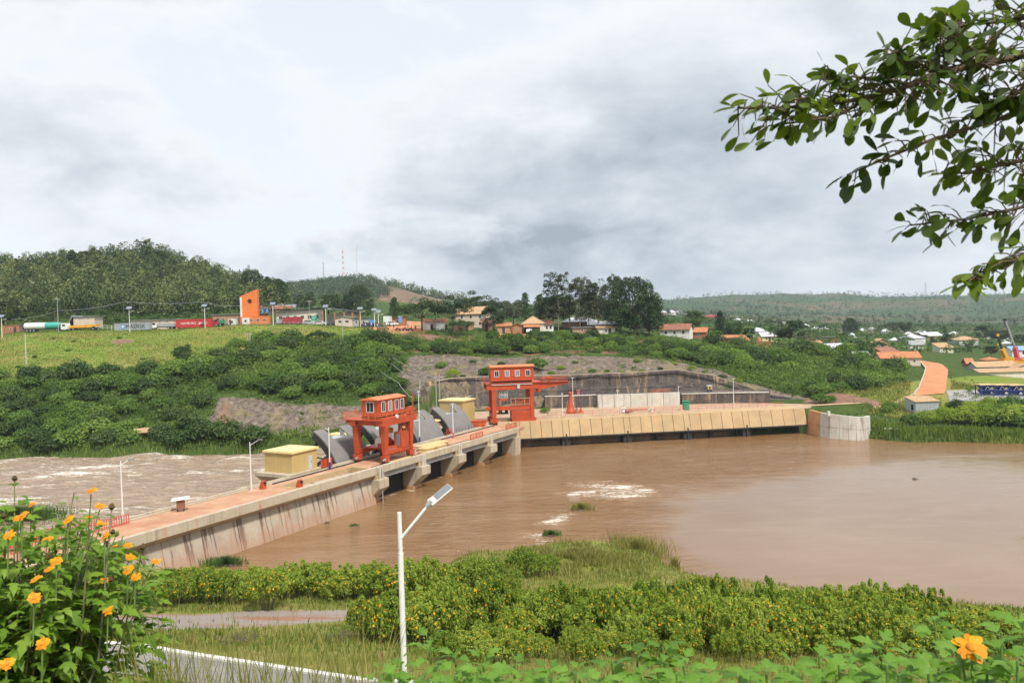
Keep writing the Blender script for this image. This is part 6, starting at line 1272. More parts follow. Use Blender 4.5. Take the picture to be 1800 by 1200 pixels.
for px, d, rz in ((651,272,0.2),(667,270,0.9),(680,271,0.1),(700,268,0.4),(712,267,0.0),(722,267,0.3)):
    t = thing('motorbike', 'small dark motorbike parked at the dirt road head', 'motorbike', g3(px, d, 0.03), rz, 'motorbikes at the road head')
    for x in (-.6, .65): MB().tube([(x,-.05,.3),(x,.05,.3)], .3, 12).build('wheel', M['rubber_and_shade'], t)
    MB().prism([(-.5,.5),(.45,.5),(.5,.85),(.1,.8),(-.55,.82)], 'y', -.12, .12).build('body', M['cloth_red' if int(px) % 2 else 'cloth_dark'], t); MB().box(-.6,-.13,.83,.05,.13,.92).build('seat', M['rubber_and_shade'], t); MB().bar((.65,0,.3), (.45,0,1.05), .06).bar((.45,-.35,1.05), (.45,.35,1.05), .05).build('handlebar', M['galvanised'], t)

# ---------------------------------------------------------------- vegetation kit
def unit(n, r): v = r.normal(size=(n, 3)); return v/np.linalg.norm(v, axis=1, keepdims=True)
def leaf_quads(P, Nr, L, Wd, r, fold=0.12):
    n = len(P); q = r.normal(size=(n, 3)); t = q-(q*Nr).sum(1, keepdims=True)*Nr; t /= np.linalg.norm(t, axis=1, keepdims=True)+1e-9; b = np.cross(Nr, t)
    L = (L*(0.7+0.6*r.random((n, 1)))); W_ = Wd/ (L.mean()+1e-9)*L
    V = np.stack([P-t*L*0.5, P+b*W_*0.5+Nr*L*fold, P+t*L*0.5-Nr*L*fold*0.6, P-b*W_*0.5+Nr*L*fold], 1).reshape(-1, 3)
    return V, np.arange(n*4, dtype=np.int32).reshape(-1, 4)
def cloud(clumps, per, L, Wd, seed, flat=0.85, upb=0.35, shell=0.62):
    r = np.random.default_rng(seed); C = np.repeat(np.asarray(clumps, float), per, axis=0); n = len(C); d = unit(n, r)
    d[:, 2] = np.where(d[:, 2] < -0.45, -d[:, 2], d[:, 2])
    rad = C[:, 3:4]*(shell+(1.08-shell)*r.random((n, 1))**0.6); P = C[:, :3]+d*rad*np.array([1, 1, flat]); Nr = d+0.55*unit(n, r)+np.array([0, 0, upb]); Nr /= np.linalg.norm(Nr, axis=1, keepdims=True)
    return leaf_quads(P, Nr, L, Wd, r)
def dome(k, seed, r0=0.34, r1=0.52, h=0.85, spread=0.72):
    r = np.random.default_rng(seed); out = []
    for i in range(k):
        rho = math.sqrt((i+0.5)/k)*spread; a = i*2.399+r.random()*0.7; z = 0.16+h*math.sqrt(max(0, 1-(rho/0.95)**2))*(0.45+0.5*r.random()); out.append((rho*math.cos(a), rho*math.sin(a), z*0.9, r0+(r1-r0)*r.random()))
    return out
BUSH = []
for i in range(5):
    Vv, Ff = cloud(dome(20+i*2, 40+i), 95, 0.15, 0.085, 140+i); BUSH.append(mesh_np('bush', Vv, Ff))
for me in BUSH[:3]: me.materials.append(M['leaf_bush'])
for me in BUSH[3:]: me.materials.append(M['leaf_mid'])
BUSHY = mesh_np('bush', *cloud(dome(16, 77), 80, 0.15, 0.08, 177)); BUSHY.materials.append(M['leaf_yellow'])
BUSHL = mesh_np('bush', *cloud(dome(22, 78, 0.25, 0.4, 1.0, 0.8), 90, 0.14, 0.05, 178, 1.0)); BUSHL.materials.append(M['leaf_hedge'])
def tree_proto(kind, seed):
    r = np.random.default_rng(seed); cl = []; tr = MB(); H = 1.0
    if kind == 'umbrella':
        for i in range(26):
            a = i*2.399; rho = 0.62*math.sqrt((i+.5)/26); cl.append((rho*math.cos(a), rho*math.sin(a), 0.80-0.28*rho**1.5+0.09*r.normal(), 0.12+0.06*r.random()))
        leaf = (110, 0.055, 0.03, 0.6); forks = 0.38
    elif kind == 'broad':
        for i in range(84):
            z = 0.12+0.83*((i+r.random())/84)**0.85; rho = 0.45*(max(0.03, 1-((z-0.42)/0.56)**2))**0.6*(0.35+0.68*math.sqrt(r.random())); a = i*2.399+0.5*r.normal(); cl.append((rho*math.cos(a), rho*math.sin(a), z, 0.075+0.05*r.random()))
        leaf = (95, 0.034, 0.02, 0.9); forks = 0.12
    elif kind == 'round':
        for i in range(42):
            z = 0.30+0.64*r.random(); rho = 0.46*math.sqrt(max(0.05, 1-((z-0.60)/0.40)**2))*(0.45+0.55*r.random()); a = r.random()*6.283; cl.append((rho*math.cos(a), rho*math.sin(a), z, 0.10+0.06*r.random()))
        leaf = (100, 0.05, 0.03, 0.8); forks = 0.3
    elif kind == 'euc':
        for i in range(70):
            z = 0.22+0.78*r.random()**0.9; rho = (0.03+0.21*(1.05-abs(z-0.5)))*(0.15+0.95*r.random()); a = r.random()*6.283; cl.append((rho*math.cos(a), rho*math.sin(a), z, 0.03+0.03*r.random()))
        leaf = (46, 0.034, 0.012, 1.2); forks = 0.3
    elif kind == 'pine':
        for i in range(34):
            z = 0.15+0.83*i/34; rho = 0.20*(1.05-z)**0.8*(0.4+0.8*r.random()); a = i*2.399; cl.append((rho*math.cos(a), rho*math.sin(a), z, 0.05+0.10*(1-z)))
        leaf = (70, 0.045, 0.02, 0.8); forks = 0.15
    Vv, Ff = cloud(cl, leaf[0], leaf[1], leaf[2], seed+5, leaf[3])
    tr.tube([(0, 0, -0.06), (0.008, 0.004, forks*0.5), (0.0, 0.01, forks)], [0.030 if kind != 'euc' else 0.010, 0.022 if kind != 'euc' else 0.008, 0.018 if kind != 'euc' else 0.007], 7)
    if kind in ('euc', 'pine'): tr.tube([(0, 0.01, forks), (0.01, 0, 0.7), (0, 0, 0.97)], [0.007, 0.005, 0.002], 6)
    for c in cl[::2 if kind != 'euc' else 2]:
        z0 = forks if kind in ('umbrella', 'round', 'broad') else min(c[2]-0.06, 0.8); p = Vector((0, 0.01, z0)); q = Vector(c[:3]); mid = p+(q-p)*0.5+Vector((0, 0, -0.03 if kind == 'umbrella' else 0.02)); tr.tube([p, mid, q], [0.012 if kind in ('umbrella', 'round', 'broad') else 0.005, 0.007 if kind != 'euc' else 0.003, 0.002], 5, cap=False)
    cm = mesh_np('crown', Vv, Ff); tm = bpy.data.meshes.new('trunk'); tm.from_pydata(tr.v, [], tr.f); return cm, tm
PROTO = {}
for k, n in (('umbrella', 2), ('broad', 3), ('round', 3), ('euc', 3), ('pine', 2)): PROTO[k] = [tree_proto(k, 300+17*i+len(k)) for i in range(n)]
CROWNS = {}
def tree(p, h, kind, v, leaf, label, wid=1.0, group=None, bark='bark', rz=0.0, name='tree', cat='tree'):
    cm, tm = PROTO[kind][v % len(PROTO[kind])]; key = (kind, v % len(PROTO[kind]), leaf)
    if key not in CROWNS:
        m = cm.copy(); m.materials.clear(); m.materials.append(M[leaf]); CROWNS[key] = m
    tk = ('t', kind, v % len(PROTO[kind]), bark)
    if tk not in CROWNS:
        m = tm.copy(); m.materials.clear(); m.materials.append(M[bark]); CROWNS[tk] = m
    t = thing(name, label, cat, p, rz, group); t.scale = (h*wid, h*wid, h); put('trunk', CROWNS[tk], None, t); put('crown', CROWNS[key], None, t); return t
TL = [  # px, d, top py, kind, variant, leaf, width factor, label, name, bark
    (742,268,529,'umbrella',0,'leaf_dark',0.95,'spreading dark umbrella tree left of the white kiosks','umbrella_tree','bark'),
    (797,270,531,'umbrella',1,'leaf_dark',0.85,'dark umbrella tree between the kiosks and the peach building','umbrella_tree','bark'),
    (810,262,563,'umbrella',0,'leaf_mid',1.0,'small thin umbrella tree in front of the mud annex','umbrella_tree','bark'),
    (838,345,522,'umbrella',1,'leaf_dark',0.9,'large dark flat crown rising behind the peach building','umbrella_tree','bark'),
    (875,348,528,'umbrella',0,'leaf_dark',0.8,'dark flat crown behind and right of the peach roof','umbrella_tree','bark'),
    (869,272,541,'round',0,'leaf_dark',0.95,'round dark tree right of the peach building','round_tree','bark'),
    (903,300,529,'round',1,'leaf_euc',0.8,'brownish loose tree behind the joined brick rooms','round_tree','bark'),
    (925,305,514,'pine',0,'leaf_mid',1.0,'feathery pointed tree behind the tan hip roof, left one','feathery_tree','bark'),
    (950,290,517,'pine',1,'leaf_mid',1.25,'dense green pointed tree right of the tan hip roof','feathery_tree','bark'),
    (966,285,525,'round',2,'leaf_dark',0.75,'dark round tree at the left foot of the tall feathery trees','round_tree','bark'),
    (982,276,478,'euc',0,'leaf_euc',1.15,'tallest grey feathery eucalyptus of the village row','eucalyptus','bark_pale'),(1002,280,496,'euc',1,'leaf_euc',1.1,'second grey eucalyptus of the village row','eucalyptus','bark_pale'),
    (1020,276,492,'euc',2,'leaf_euc',1.1,'third grey eucalyptus of the village row, beside the white roof','eucalyptus','bark_pale'),(1036,279,498,'euc',0,'leaf_euc',1.05,'fourth grey eucalyptus of the village row','eucalyptus','bark_pale'),(1053,276,494,'euc',1,'leaf_euc',1.2,'last grey eucalyptus of the row, touching the big dark tree','eucalyptus','bark_pale'),
    (992,300,520,'round',1,'leaf_dark',0.9,'dark bushy tree behind the first two eucalyptus','round_tree','bark'),(1042,305,520,'round',0,'leaf_mid',0.9,'dark bushy tree behind the last eucalyptus','round_tree','bark'),
    (1082,292,486,'broad',1,'leaf_dark',0.62,'tall dark tree standing behind the biggest tree on its left','broad_tree','bark'),
    (1116,272,489,'broad',0,'leaf_dark',0.98,'biggest dark broad tree at the right end of the village','broad_tree','bark'),
    (1142,276,520,'broad',2,'leaf_dark',0.9,'lower dark tree at the right skirt of the biggest tree','broad_tree','bark'),(1092,270,545,'round',2,'leaf_mid',0.9,'light green bushy tree at the left foot of the biggest tree','round_tree','bark'),
    (1221,312,549,'round',0,'leaf_mid',0.9,'round green tree above the white gable house','round_tree','bark'),(1267,305,547,'pine',0,'leaf_dark',1.3,'dark pointed tree right of the maroon roof','pointed_tree','bark'),(1290,300,567,'round',1,'leaf_mid',0.9,'bushy tree behind the long brick house','round_tree','bark'),(1318,300,578,'round',2,'leaf_mid',1.1,'low spreading tree behind the tiny brick hut','round_tree','bark'),
    (1388,300,567,'round',0,'leaf_dark',1.35,'wide dark dense tree in front of the cream house','round_tree','bark'),(1421,290,590,'umbrella',1,'leaf_euc',1.3,'olive-brown umbrella tree on the right slope','umbrella_tree','bark'),(1457,292,601,'round',1,'leaf_mid',1.1,'dark olive tree right of the umbrella tree','round_tree','bark'),(1540,300,612,'umbrella',0,'leaf_mid',1.3,'flat-topped tree behind the long tan house','umbrella_tree','bark'),
    (1495,520,559,'broad',0,'leaf_dark',0.9,'dark broad tree standing high in the valley town','broad_tree','bark'),(1571,600,567,'umbrella',0,'leaf_dark',1.2,'left of a dark pair of trees before the ridge','umbrella_tree','bark'),(1591,600,566,'round',1,'leaf_dark',1.1,'right of a dark pair of trees before the ridge','round_tree','bark'),
    (1480,420,587,'round',2,'leaf_mid',0.9,'green tree right of the flat brick house','round_tree','bark'),(1524,430,588,'pine',1,'leaf_mid',1.3,'dark pointed tree in the middle of the valley town','pointed_tree','bark'),(1590,430,592,'umbrella',1,'leaf_dark',1.4,'wide dark crown left of the widest white roof','umbrella_tree','bark'),(1638,400,592,'euc',2,'leaf_mid',1.5,'thin tree over the top of the laterite ramp','thin_tree','bark'),
    (1663,430,588,'round',0,'leaf_dark',1.0,'round dark tree in the valley right of the ramp','round_tree','bark'),(1704,380,604,'round',1,'leaf_dark',1.0,'round dark tree below the brown hip roof','round_tree','bark'),(1742,330,618,'round',2,'leaf_dark',1.2,'wide dark tree above the works building','round_tree','bark'),(1733,520,574,'round',0,'leaf_dark',1.2,'dark tree left of the crane tips','round_tree','bark'),(1757,470,581,'round',1,'leaf_dark',1.3,'broad dark tree behind the orange crane boom','round_tree','bark'),(1795,430,589,'round',2,'leaf_dark',1.2,'dark tree behind the pink-red crane boom','round_tree','bark'),(1661,560,572,'pine',0,'leaf_mid',1.2,'lone palm-like tree on the valley rise','pointed_tree','bark'),
    (1625,470,596,'round',2,'leaf_mid',1.0,'mid green tree right of the widest white roof','round_tree','bark'),(1685,450,606,'round',0,'leaf_mid',1.1,'mid green tree between two round dark valley trees','round_tree','bark'),
    (632,420,502,'broad',0,'leaf_dark',0.95,'big dark tree below the middle hill','broad_tree','bark'),(606,420,517,'round',1,'leaf_dark',0.9,'dark tree left of the big one below the middle hill','round_tree','bark'),(580,400,520,'round',2,'leaf_mid',0.8,'brownish-green tree behind the border canopy','round_tree','bark'),(695,340,522,'pine',1,'leaf_mid',1.3,'soft conical tree behind the brick shop','conical_tree','bark'),(548,400,515,'euc',2,'leaf_mid',1.5,'thin feathery tree above the border post','thin_tree','bark_pale'),
    (445,352,474,'broad',2,'leaf_dark',0.85,'tall dark tree right behind the orange tower','broad_tree','bark'),(488,352,490,'broad',1,'leaf_dark',0.95,'rounded dark tree right of the hillside cluster','broad_tree','bark'),(474,370,486,'pine',0,'leaf_dark',1.1,'dark pointed tree between the two dark ones by the tower','pointed_tree','bark'),
    (320,224,611,'round',0,'leaf_mid',1.0,'olive tree with pale leaning trunk at the field edge','round_tree','bark_pale'),(564,244,582,'umbrella',0,'leaf_dark',1.1,'low dark flat tree at the right end of the field','umbrella_tree','bark'),
    (132,388,440,'pine',1,'leaf_dark',1.35,'tallest dark tree on the left skyline','pointed_tree','bark'),(120,380,462,'broad',0,'leaf_dark',0.9,'dark tree at the foot of the tallest skyline tree','broad_tree','bark'),
    (300,420,440,'euc',0,'leaf_mid',1.4,'forked tree on the skyline right of the hilltop','thin_tree','bark'),(262,428,420,'euc',1,'leaf_euc',1.5,'feathery tree on the very hilltop','thin_tree','bark')]
for i, (px, d, tp, k, v, lf, wf, lab, nm, bk) in enumerate(TL):
    x, y = at(px, d); z = float(ground_z(x, y)); h = float(D(px, tp, d)[2])-z
    if h < 2.5: h = 4.0
    if k == 'umbrella': h *= 1.12; wf *= 1.15
    if k == 'round': h *= 1.05; wf *= 1.12
    tree((x, y, z), h, k, v, lf, lab, wf, None, bk, i*1.1, nm)
for i in range(34):      # single trees that break the left skyline
    px = 5+i*16.5+6*math.sin(i*5.1); d = 395+30*math.sin(px/130)+(25 if px > 330 else 0)+ (60 if px > 440 else 0); x, y = at(px, d); k = ('euc', 'round', 'euc', 'pine')[i % 4]
    tree(gp(x, y), 7.5+3.5*((i*13) % 7)/7, k, i, ('leaf_mid', 'leaf_euc', 'far_wood')[i % 3], 'one of the small trees standing out along the skyline of the left hill', 1.1 if k != 'euc' else 1.6, 'skyline trees of the left hill', 'bark', i*0.7, 'skyline_tree')
# bushes on the far banks
def in_any(x, y, polys, m=0.0): return np.any([poly_sd(np.array([x]), np.array([y]), p)[0] < m for p in polys])
def scatter_bushes():
    r = np.random.default_rng(11); X = r.uniform(-200, 132, 9000); Y = r.uniform(174, 276, 9000); Z = ground_z(X, Y)
    ok = poly_sd(X, Y, RIVER) > 1.6
    ok &= poly_sd(X, Y, PLAT) > 2.0
    px, py = pix(X, Y, Z)
    ok &= (px > -40) & (px < 1840)
    for p in ROCKS: ok &= (poly_sd(X, Y, p) > (0.3 if p is not ROCKS[1] else 2.2))
    for p in DIRTS+ORANGES: ok &= poly_sd(X, Y, p) > 1.0
    ok &= poly_sd(X, Y, FIELD) > 0.5
    f2 = poly_sd(X, Y, FIELD2); ok &= (f2 > -1.0)
    ok &= ~((px > 640) & (px < 860) & (Y > 256)); ok &= ~((px > 860) & (px < 1240) & (Y > 261)); ok &= ~((px > 1240) & (Y > 272)); ok &= ~((px < 640) & (Y > 250) & (poly_sd(X, Y, FIELD) < 6))
    ok &= ~((px > 1590) & (px < 1680))
    ok &= ~((px > 1535) & (px < 1625) & (Y > 248)); ok &= ~((px > 1440) & (px < 1700) & (Y < 206)); ok &= ~((px > 690) & (px < 1240) & (Y > 222) & (Y < 238))
    sel = []; S2 = []; prob = vnoise(X/14, Y/9)
    for i in np.where(ok)[0]:
        rad = 1.5+2.3*prob[i]+0.7*r.random()
        if px[i] > 690 and px[i] < 1240: rad = 1.3+1.9*prob[i]
        if all((X[i]-a)**2+(Y[i]-b)**2 > (0.62*(rad+c))**2 for a, b, c in S2[-2500:]): S2.append((X[i], Y[i], rad)); sel.append(i)
    return S2
BS = scatter_bushes()
_b = np.array(BS); _px = pix(_b[:, 0], _b[:, 1], ground_z(_b[:, 0], _b[:, 1]))[0]
_order = sorted(range(len(BS)), key=lambda i: -BS[i][2]/BS[i][1]*(1.7 if 690 < _px[i] < 1240 else 1.0)); _ind = set(_order[:285])
_rest = []
for i, (x, y, rad) in enumerate(BS):
    if i in _ind:
        px = _px[i]; row = 'upper' if y > 222 else ('middle' if y > 196 else 'lowest'); zn = [z_ for lim, z_ in ((130, 'at the left picture edge'), (300, 'under the left half of the green field'), (430, 'left of the bare rock patch'), (580, 'around the bare rock patch'), (720, 'between rock patch and cliff'), (980, 'over the left half of the dark cliff'), (1240, 'over the right half of the dark cliff'), (1340, 'below the brick houses'), (1450, 'below the olive umbrella tree'), (9999, 'left of the laterite ramp')) if px < lim][0]; lab = 'green bush %s, %s far-bank belt' % (zn, row); gr = 'far bank bushes %s, %s belt' % (zn, row)
        o = put('bush', BUSH[(i*7) % 5], None, None, gp(x, y, -0.25*rad), i*1.7, (rad*1.08, rad*1.08, rad*(0.8+0.75*((i*31) % 10)/10))); tag(o, lab, 'bush', gr)
    else: _rest.append((x, y, rad))
# explicit bushes: on the rubble, by the shed, on the right bank, in the village
for j, (px, py, d, rad, k, lab) in enumerate([(775,648,216,1.9,0,'bush growing on the rubble slope at upper left of the cliff'),(795,663,205,2.0,6,'light green bush on the cliff crest left of the taller crane'),(853,657,208,2.2,1,'bright green bush hugging the left side of the crane cabin'),(943,648,214,3.0,2,'wide round bush on the rubble right of the crane cabin'),(985,650,214,1.2,6,'small pale bush on the rubble above the jib'),(1066,652,211,0.9,1,'tiny bush on the cliff crest above the beige wall'),(1185,640,222,1.1,6,'small pale bush on the rubble near its right end'),
    (955,725,190,1.3,1,'green bush right of the taller crane legs'),(1440,712,194,2.4,1,'green bush on the brown mound at the wing wall'),(1456,710,195,1.8,2,'smaller green bush right on the brown mound'),(1556,712,186,1.7,1,'dark green bush left of the metal shed'),(1563,700,190,2.0,2,'taller bush up the path left of the metal shed'),(1672,708,184,1.2,1,'small bush at the right corner of the metal shed'),(1682,708,183,1.7,3,'round bush right of the metal shed'),
    (1600,755,172,1.8,1,'bush on the right bank below the metal shed'),(1625,750,172,2.2,6,'pale bush on the right bank right below the metal shed'),(1660,745,173,2.6,6,'loose pale bush on the right bank, left of the long thicket'),(1695,745,172,2.8,6,'loose pale willow bush, first of the right bank thicket'),(1725,742,171,3.0,6,'loose pale willow bush in the right bank thicket'),(1752,742,170,3.0,0,'green bush in the middle of the right bank thicket'),(1780,742,168,3.2,6,'large willow bush in the right bank thicket'),(1805,745,166,3.2,0,'large bush at the right edge of the thicket'),(1740,722,181,2.4,6,'pale bush in front of the blue hoppers'),(1775,722,180,2.6,0,'bush below the rightmost blue hopper'),(1706,728,179,2.0,6,'small pale bush under the leftmost hopper'),
    (952,583,264,1.3,5,'yellow clipped bush before the porch, middle one'),(942,586,264,0.9,5,'small yellow clipped bush at the porch corner'),(966,586,263,1.1,5,'yellow clipped bush at the right end of the porch'),(1725,650,258,1.2,3,'round bush on the left front of the works building'),(1745,649,258,1.2,3,'round bush on the right front of the works building'),(1300,806,176,1.5,0,'x')][:-1]):
    x, y = at(px, d); me = BUSHY if k == 5 else (BUSHL if k == 6 else BUSH[k]); rad *= 1.3 if px > 1590 and py > 700 else 1.0; o = put('bush', me, None, None, gp(x, y, -0.15*rad), j*2.1, (rad, rad, rad)); tag(o, lab, 'bush')
for j, (px, dd, rr) in enumerate([(788,203,1.0),(812,204.5,0.8),(905,207,0.9),(968,208,1.1),(1012,208.5,0.8),(1040,209,1.2),(1092,210,0.9),(1128,210.5,1.1),(1160,211,0.8),(1215,211,1.3),(1238,211,1.0),(1268,211,1.4),(1296,210.5,1.2),(880,222,1.2),(1010,222,1.0),(1120,224,1.3),(830,222,1.1)]):
    x, y = at(px, dd); o = put('crest_bush', BUSH[(j*3) % 5] if j % 3 else BUSHL, None, None, gp(x, y, -0.1), j*1.3, (rr, rr, rr*0.9)); tag(o, 'small bush spilling over the crest of the dark rock cut', 'bush', 'crest bushes of the rock cut')
for j, (px, d) in enumerate([(95,262),(130,258),(60,240),(250,235),(180,228),(30,230),(330,252),(120,248),(210,262)]):
    x, y = at(px, d); o = put('field_shrub', BUSH[j % 3], None, None, gp(x, y, -0.1), j, (0.8+0.1*(j % 4), 0.8, 0.6)); tag(o, 'small low shrub dotted on the bright green field', 'shrub', 'shrubs on the green field')
# undergrowth and far woods as masses
def mass(name, C, per, L, Wd, seed, mat, flat=1.0, upb=0.3, shell=0.55):
    Vv, Ff = cloud(C, per, L, Wd, seed, flat, upb, shell); me = mesh_np(name, Vv, Ff); C = np.asarray(C); tn = np.clip(0.55*np.random.default_rng(seed).random(len(C))+0.9*(fbm(C[:, 0]/22, C[:, 1]/22, 3)-0.5)+0.22, 0, 1); set_attr(me, 'tint', np.repeat(tn, per*4)); return tag(put(name, me, M[mat]), kind='stuff')
def masses():
    r = np.random.default_rng(5)
    C = [(x, y, float(ground_z(x, y))+0.55*rd, rd) for x, y, rd in _rest]
    if C: mass('bank_undergrowth', C, 90, 0.5, 0.28, 1, 'leaf_mass', 0.9)
    # low plants filling the slopes between the bushes
    X = r.uniform(-200, 132, 26000); Y = r.uniform(174, 272, 26000); ok = (poly_sd(X, Y, RIVER) > 0.6) & (poly_sd(X, Y, PLAT) > 1.5) & (poly_sd(X, Y, FIELD) > 0)
    for p in ORANGES: ok &= poly_sd(X, Y, p) > 0.5
    for p in ROCKS: ok &= (poly_sd(X, Y, p) > -0.5) | ((r.random(len(X)) < 0.30) & (vnoise(X/5+3, Y/4) > 0.62))
    px, py = pix(X, Y, ground_z(X, Y)); ok &= (px > -30) & (px < 1830); ok &= ~((px > 1590) & (px < 1672)) & ~((px > 1440) & (Y < 206) & (px < 1600) & (r.random(len(X)) < 0.7)) & ~((poly_sd(X, Y, FIELD2) < 0) & (r.random(len(X)) < 0.8)) & ~((px > 860) & (px < 1240) & (Y > 263))
    ok &= ~((px > 690) & (px < 1240) & (vnoise(X/4, Y/3) < 0.55)); ok &= poly_sd(X, Y, DIRTS[0]) > -0.5; X, Y = X[ok], Y[ok]; C = np.stack([X, Y, ground_z(X, Y)+0.25, r.uniform(0.45, 0.95, len(X))], -1); mass('slope_undergrowth', C, 9, 0.5, 0.26, 2, 'leaf_mass', 0.8)
    def wood(name, poly, n, hr, per, L, mat, seed, zk=0.55, flat=1.4):
        X = []; Y = []
        P = np.array(poly); 
        while len(X) < n:
            a = r.uniform(P[:, 0].min(), P[:, 0].max(), n*2); b = r.uniform(P[:, 1].min(), P[:, 1].max(), n*2); k = poly_sd(a, b, poly) < 0; X += list(a[k]); Y += list(b[k])
        X = np.array(X[:n]); Y = np.array(Y[:n]); h = r.uniform(*hr, n); C = np.stack([X, Y, ground_z(X, Y)+h*zk, h*0.42], -1); mass(name, C, per, L, L*0.6, seed, mat, flat)
    def tall_wood(name, poly, n, hr, mat, seed, L):
        P = np.array(poly); q = np.random.default_rng(seed); X = q.uniform(P[:, 0].min(), P[:, 0].max(), n*4); Y = q.uniform(P[:, 1].min(), P[:, 1].max(), n*4); k = np.where(poly_sd(X, Y, poly) < 0)[0][:n]; C = []; tn = []
        for i in k:
            h = q.uniform(*hr); z = float(ground_z(X[i], Y[i])); t0 = q.random(); slim = q.uniform(0.10, 0.24)
            for j in range(6): C.append((X[i]+q.normal()*slim*h*0.55, Y[i]+q.normal()*slim*h*0.55, z+h*(0.36+0.60*(j+0.5)/6), h*slim*(1.15-0.10*j)*q.uniform(0.65, 1.05))); tn.append(t0)
        Vv, Ff = cloud(C, 24, L, L*0.55, seed, 1.1, 0.35, 0.5); me = mesh_np(name, Vv, Ff); set_attr(me, 'tint', np.repeat(np.array(tn), 24*4)); tag(put(name, me, M[mat]), kind='stuff')
    tall_wood('hill_wood', world_poly([(-60,302),(100,304),(300,308),(430,320),(500,345),(500,420),(470,470),(300,470),(-60,450)]), 1250, (6, 13.5), 'far_wood', 21, 0.85)
    wood('hill_underwood', world_poly([(-60,300),(100,302),(300,306),(440,318),(520,345),(500,430),(470,480),(300,480),(-60,460)]), 1700, (1.5, 4), 34, 0.7, 'far_wood', 20, 0.5, 1.0)
    wood('hill_wood_dark', world_poly([(-60,302),(460,312),(520,345),(480,366),(250,345),(-60,338)]), 260, (6, 12), 80, 0.8, 'far_wood', 22)
    wood('roadside_scrub', world_poly([(150,299),(420,299),(470,312),(300,315),(150,312)]), 330, (2.5, 4.5), 60, 0.6, 'valley_leaf', 23, 0.45, 0.9)
    wood('middle_hill_wood', world_poly([(520,760),(610,800),(690,1000),(670,1160),(560,1160),(500,1050)]), 1500, (5, 11), 22, 2.0, 'far_scrub', 24)
    wood('middle_hill_ridge_wood', world_poly([(680,1150),(830,1150),(850,1300),(680,1240)]), 420, (9, 15), 18, 3.0, 'far_wood', 25)
    wood('middle_hill_foot_wood', world_poly([(520,360),(900,360),(900,700),(640,760),(520,620)]), 130, (2, 6), 40, 0.9, 'valley_leaf', 26)
    wood('valley_greenery', world_poly([(1120,300),(1420,310),(1560,310),(1700,330),(1860,330),(1860,900),(1500,900),(1120,800)]), 1900, (1.8, 5.0), 34, 0.9, 'valley_leaf', 27, 0.5, 1.0)
    wood('valley_scrub', world_poly([(900,420),(1200,430),(1860,800),(1860,1700),(1120,1700),(880,1000)]), 900, (3, 8), 18, 1.8, 'ridge_leaf', 28)
    wood('ridge_scrub', world_poly([(1040,1500),(1860,1500),(1860,2700),(1040,2700)]), 1500, (3, 9), 10, 2.4, 'ridge_leaf', 29, 0.35)
    wood('ridge_top_trees', world_poly([(1100,2290),(1860,2340),(1860,2480),(1500,2520),(1100,2330)]), 110, (7, 15), 14, 3.0, 'ridge_leaf', 30)
masses()
# banana plants
def banana_proto(seed):
    r = np.random.default_rng(seed); vs = []; fs = []
    for i in range(9):
        a = i*2.4+r.random(); L = 1.9+0.8*r.random(); up = 0.55+0.5*r.random(); b = len(vs); N_ = 6
        for k in range(N_+1):
            t = k/N_; rr = L*t*0.85; z = 1.5+L*up*t-1.25*L*t*t*0.7; w = 0.34*math.sin(math.pi*min(1, 0.08+t*0.95))+0.02; c = (rr*math.cos(a), rr*math.sin(a), z); s = (-math.sin(a)*w, math.cos(a)*w)
            vs += [(c[0]-s[0], c[1]-s[1], z-0.10*w), (c[0], c[1], z+0.05), (c[0]+s[0], c[1]+s[1], z-0.10*w)]
        for k in range(N_):
            for j in (0, 1): q = b+k*3+j; fs.append((q, q+1, q+4, q+3))
    st = MB().tube([(0,0,-0.3),(0,0,1.0),(0.02,0,1.7)], [0.2,0.15,0.1], 8)
    cm = mesh_np('fronds', vs, fs, True); cm.materials.append(M['leaf_banana']); tm = bpy.data.meshes.new('stem'); tm.from_pydata(st.v, [], st.f); tm.materials.append(M['stem_green']); return cm, tm
BAN = [banana_proto(i) for i in range(3)]
for i, (px, d) in enumerate([(1205,292),(1212,300),(1236,296),(1242,292),(1246,300),(1232,305),(1250,310),(1260,296),(1224,318),(1196,305),(1282,305),(1296,300),(1306,310),(1322,292),(1368,284),(1374,290),(1362,292),(1392,282),(1410,284),(1386,290),(1424,300),(1440,305),(1252,330),(1270,335),(1215,335),(1190,330),(1340,320),(515,340),(525,345),(536,342),(508,335),(546,345),(490,338),(555,350)]):
    x, y = at(px, d); left = px < 700
    t = thing('banana_plant', 'banana plant with arching fronds %s' % ('on the hillside above the border post' if left else 'among the houses right of the biggest dark tree'), 'banana plant', gp(x, y), i*0.9, 'banana plants by the border post' if left else 'banana plants right of the village'); s = 1.2+0.5*((i*3) % 4)/4; t.scale = (s, s, s); a, b = BAN[i % 3]; put('fronds', a, None, t); put('stem', b, None, t)
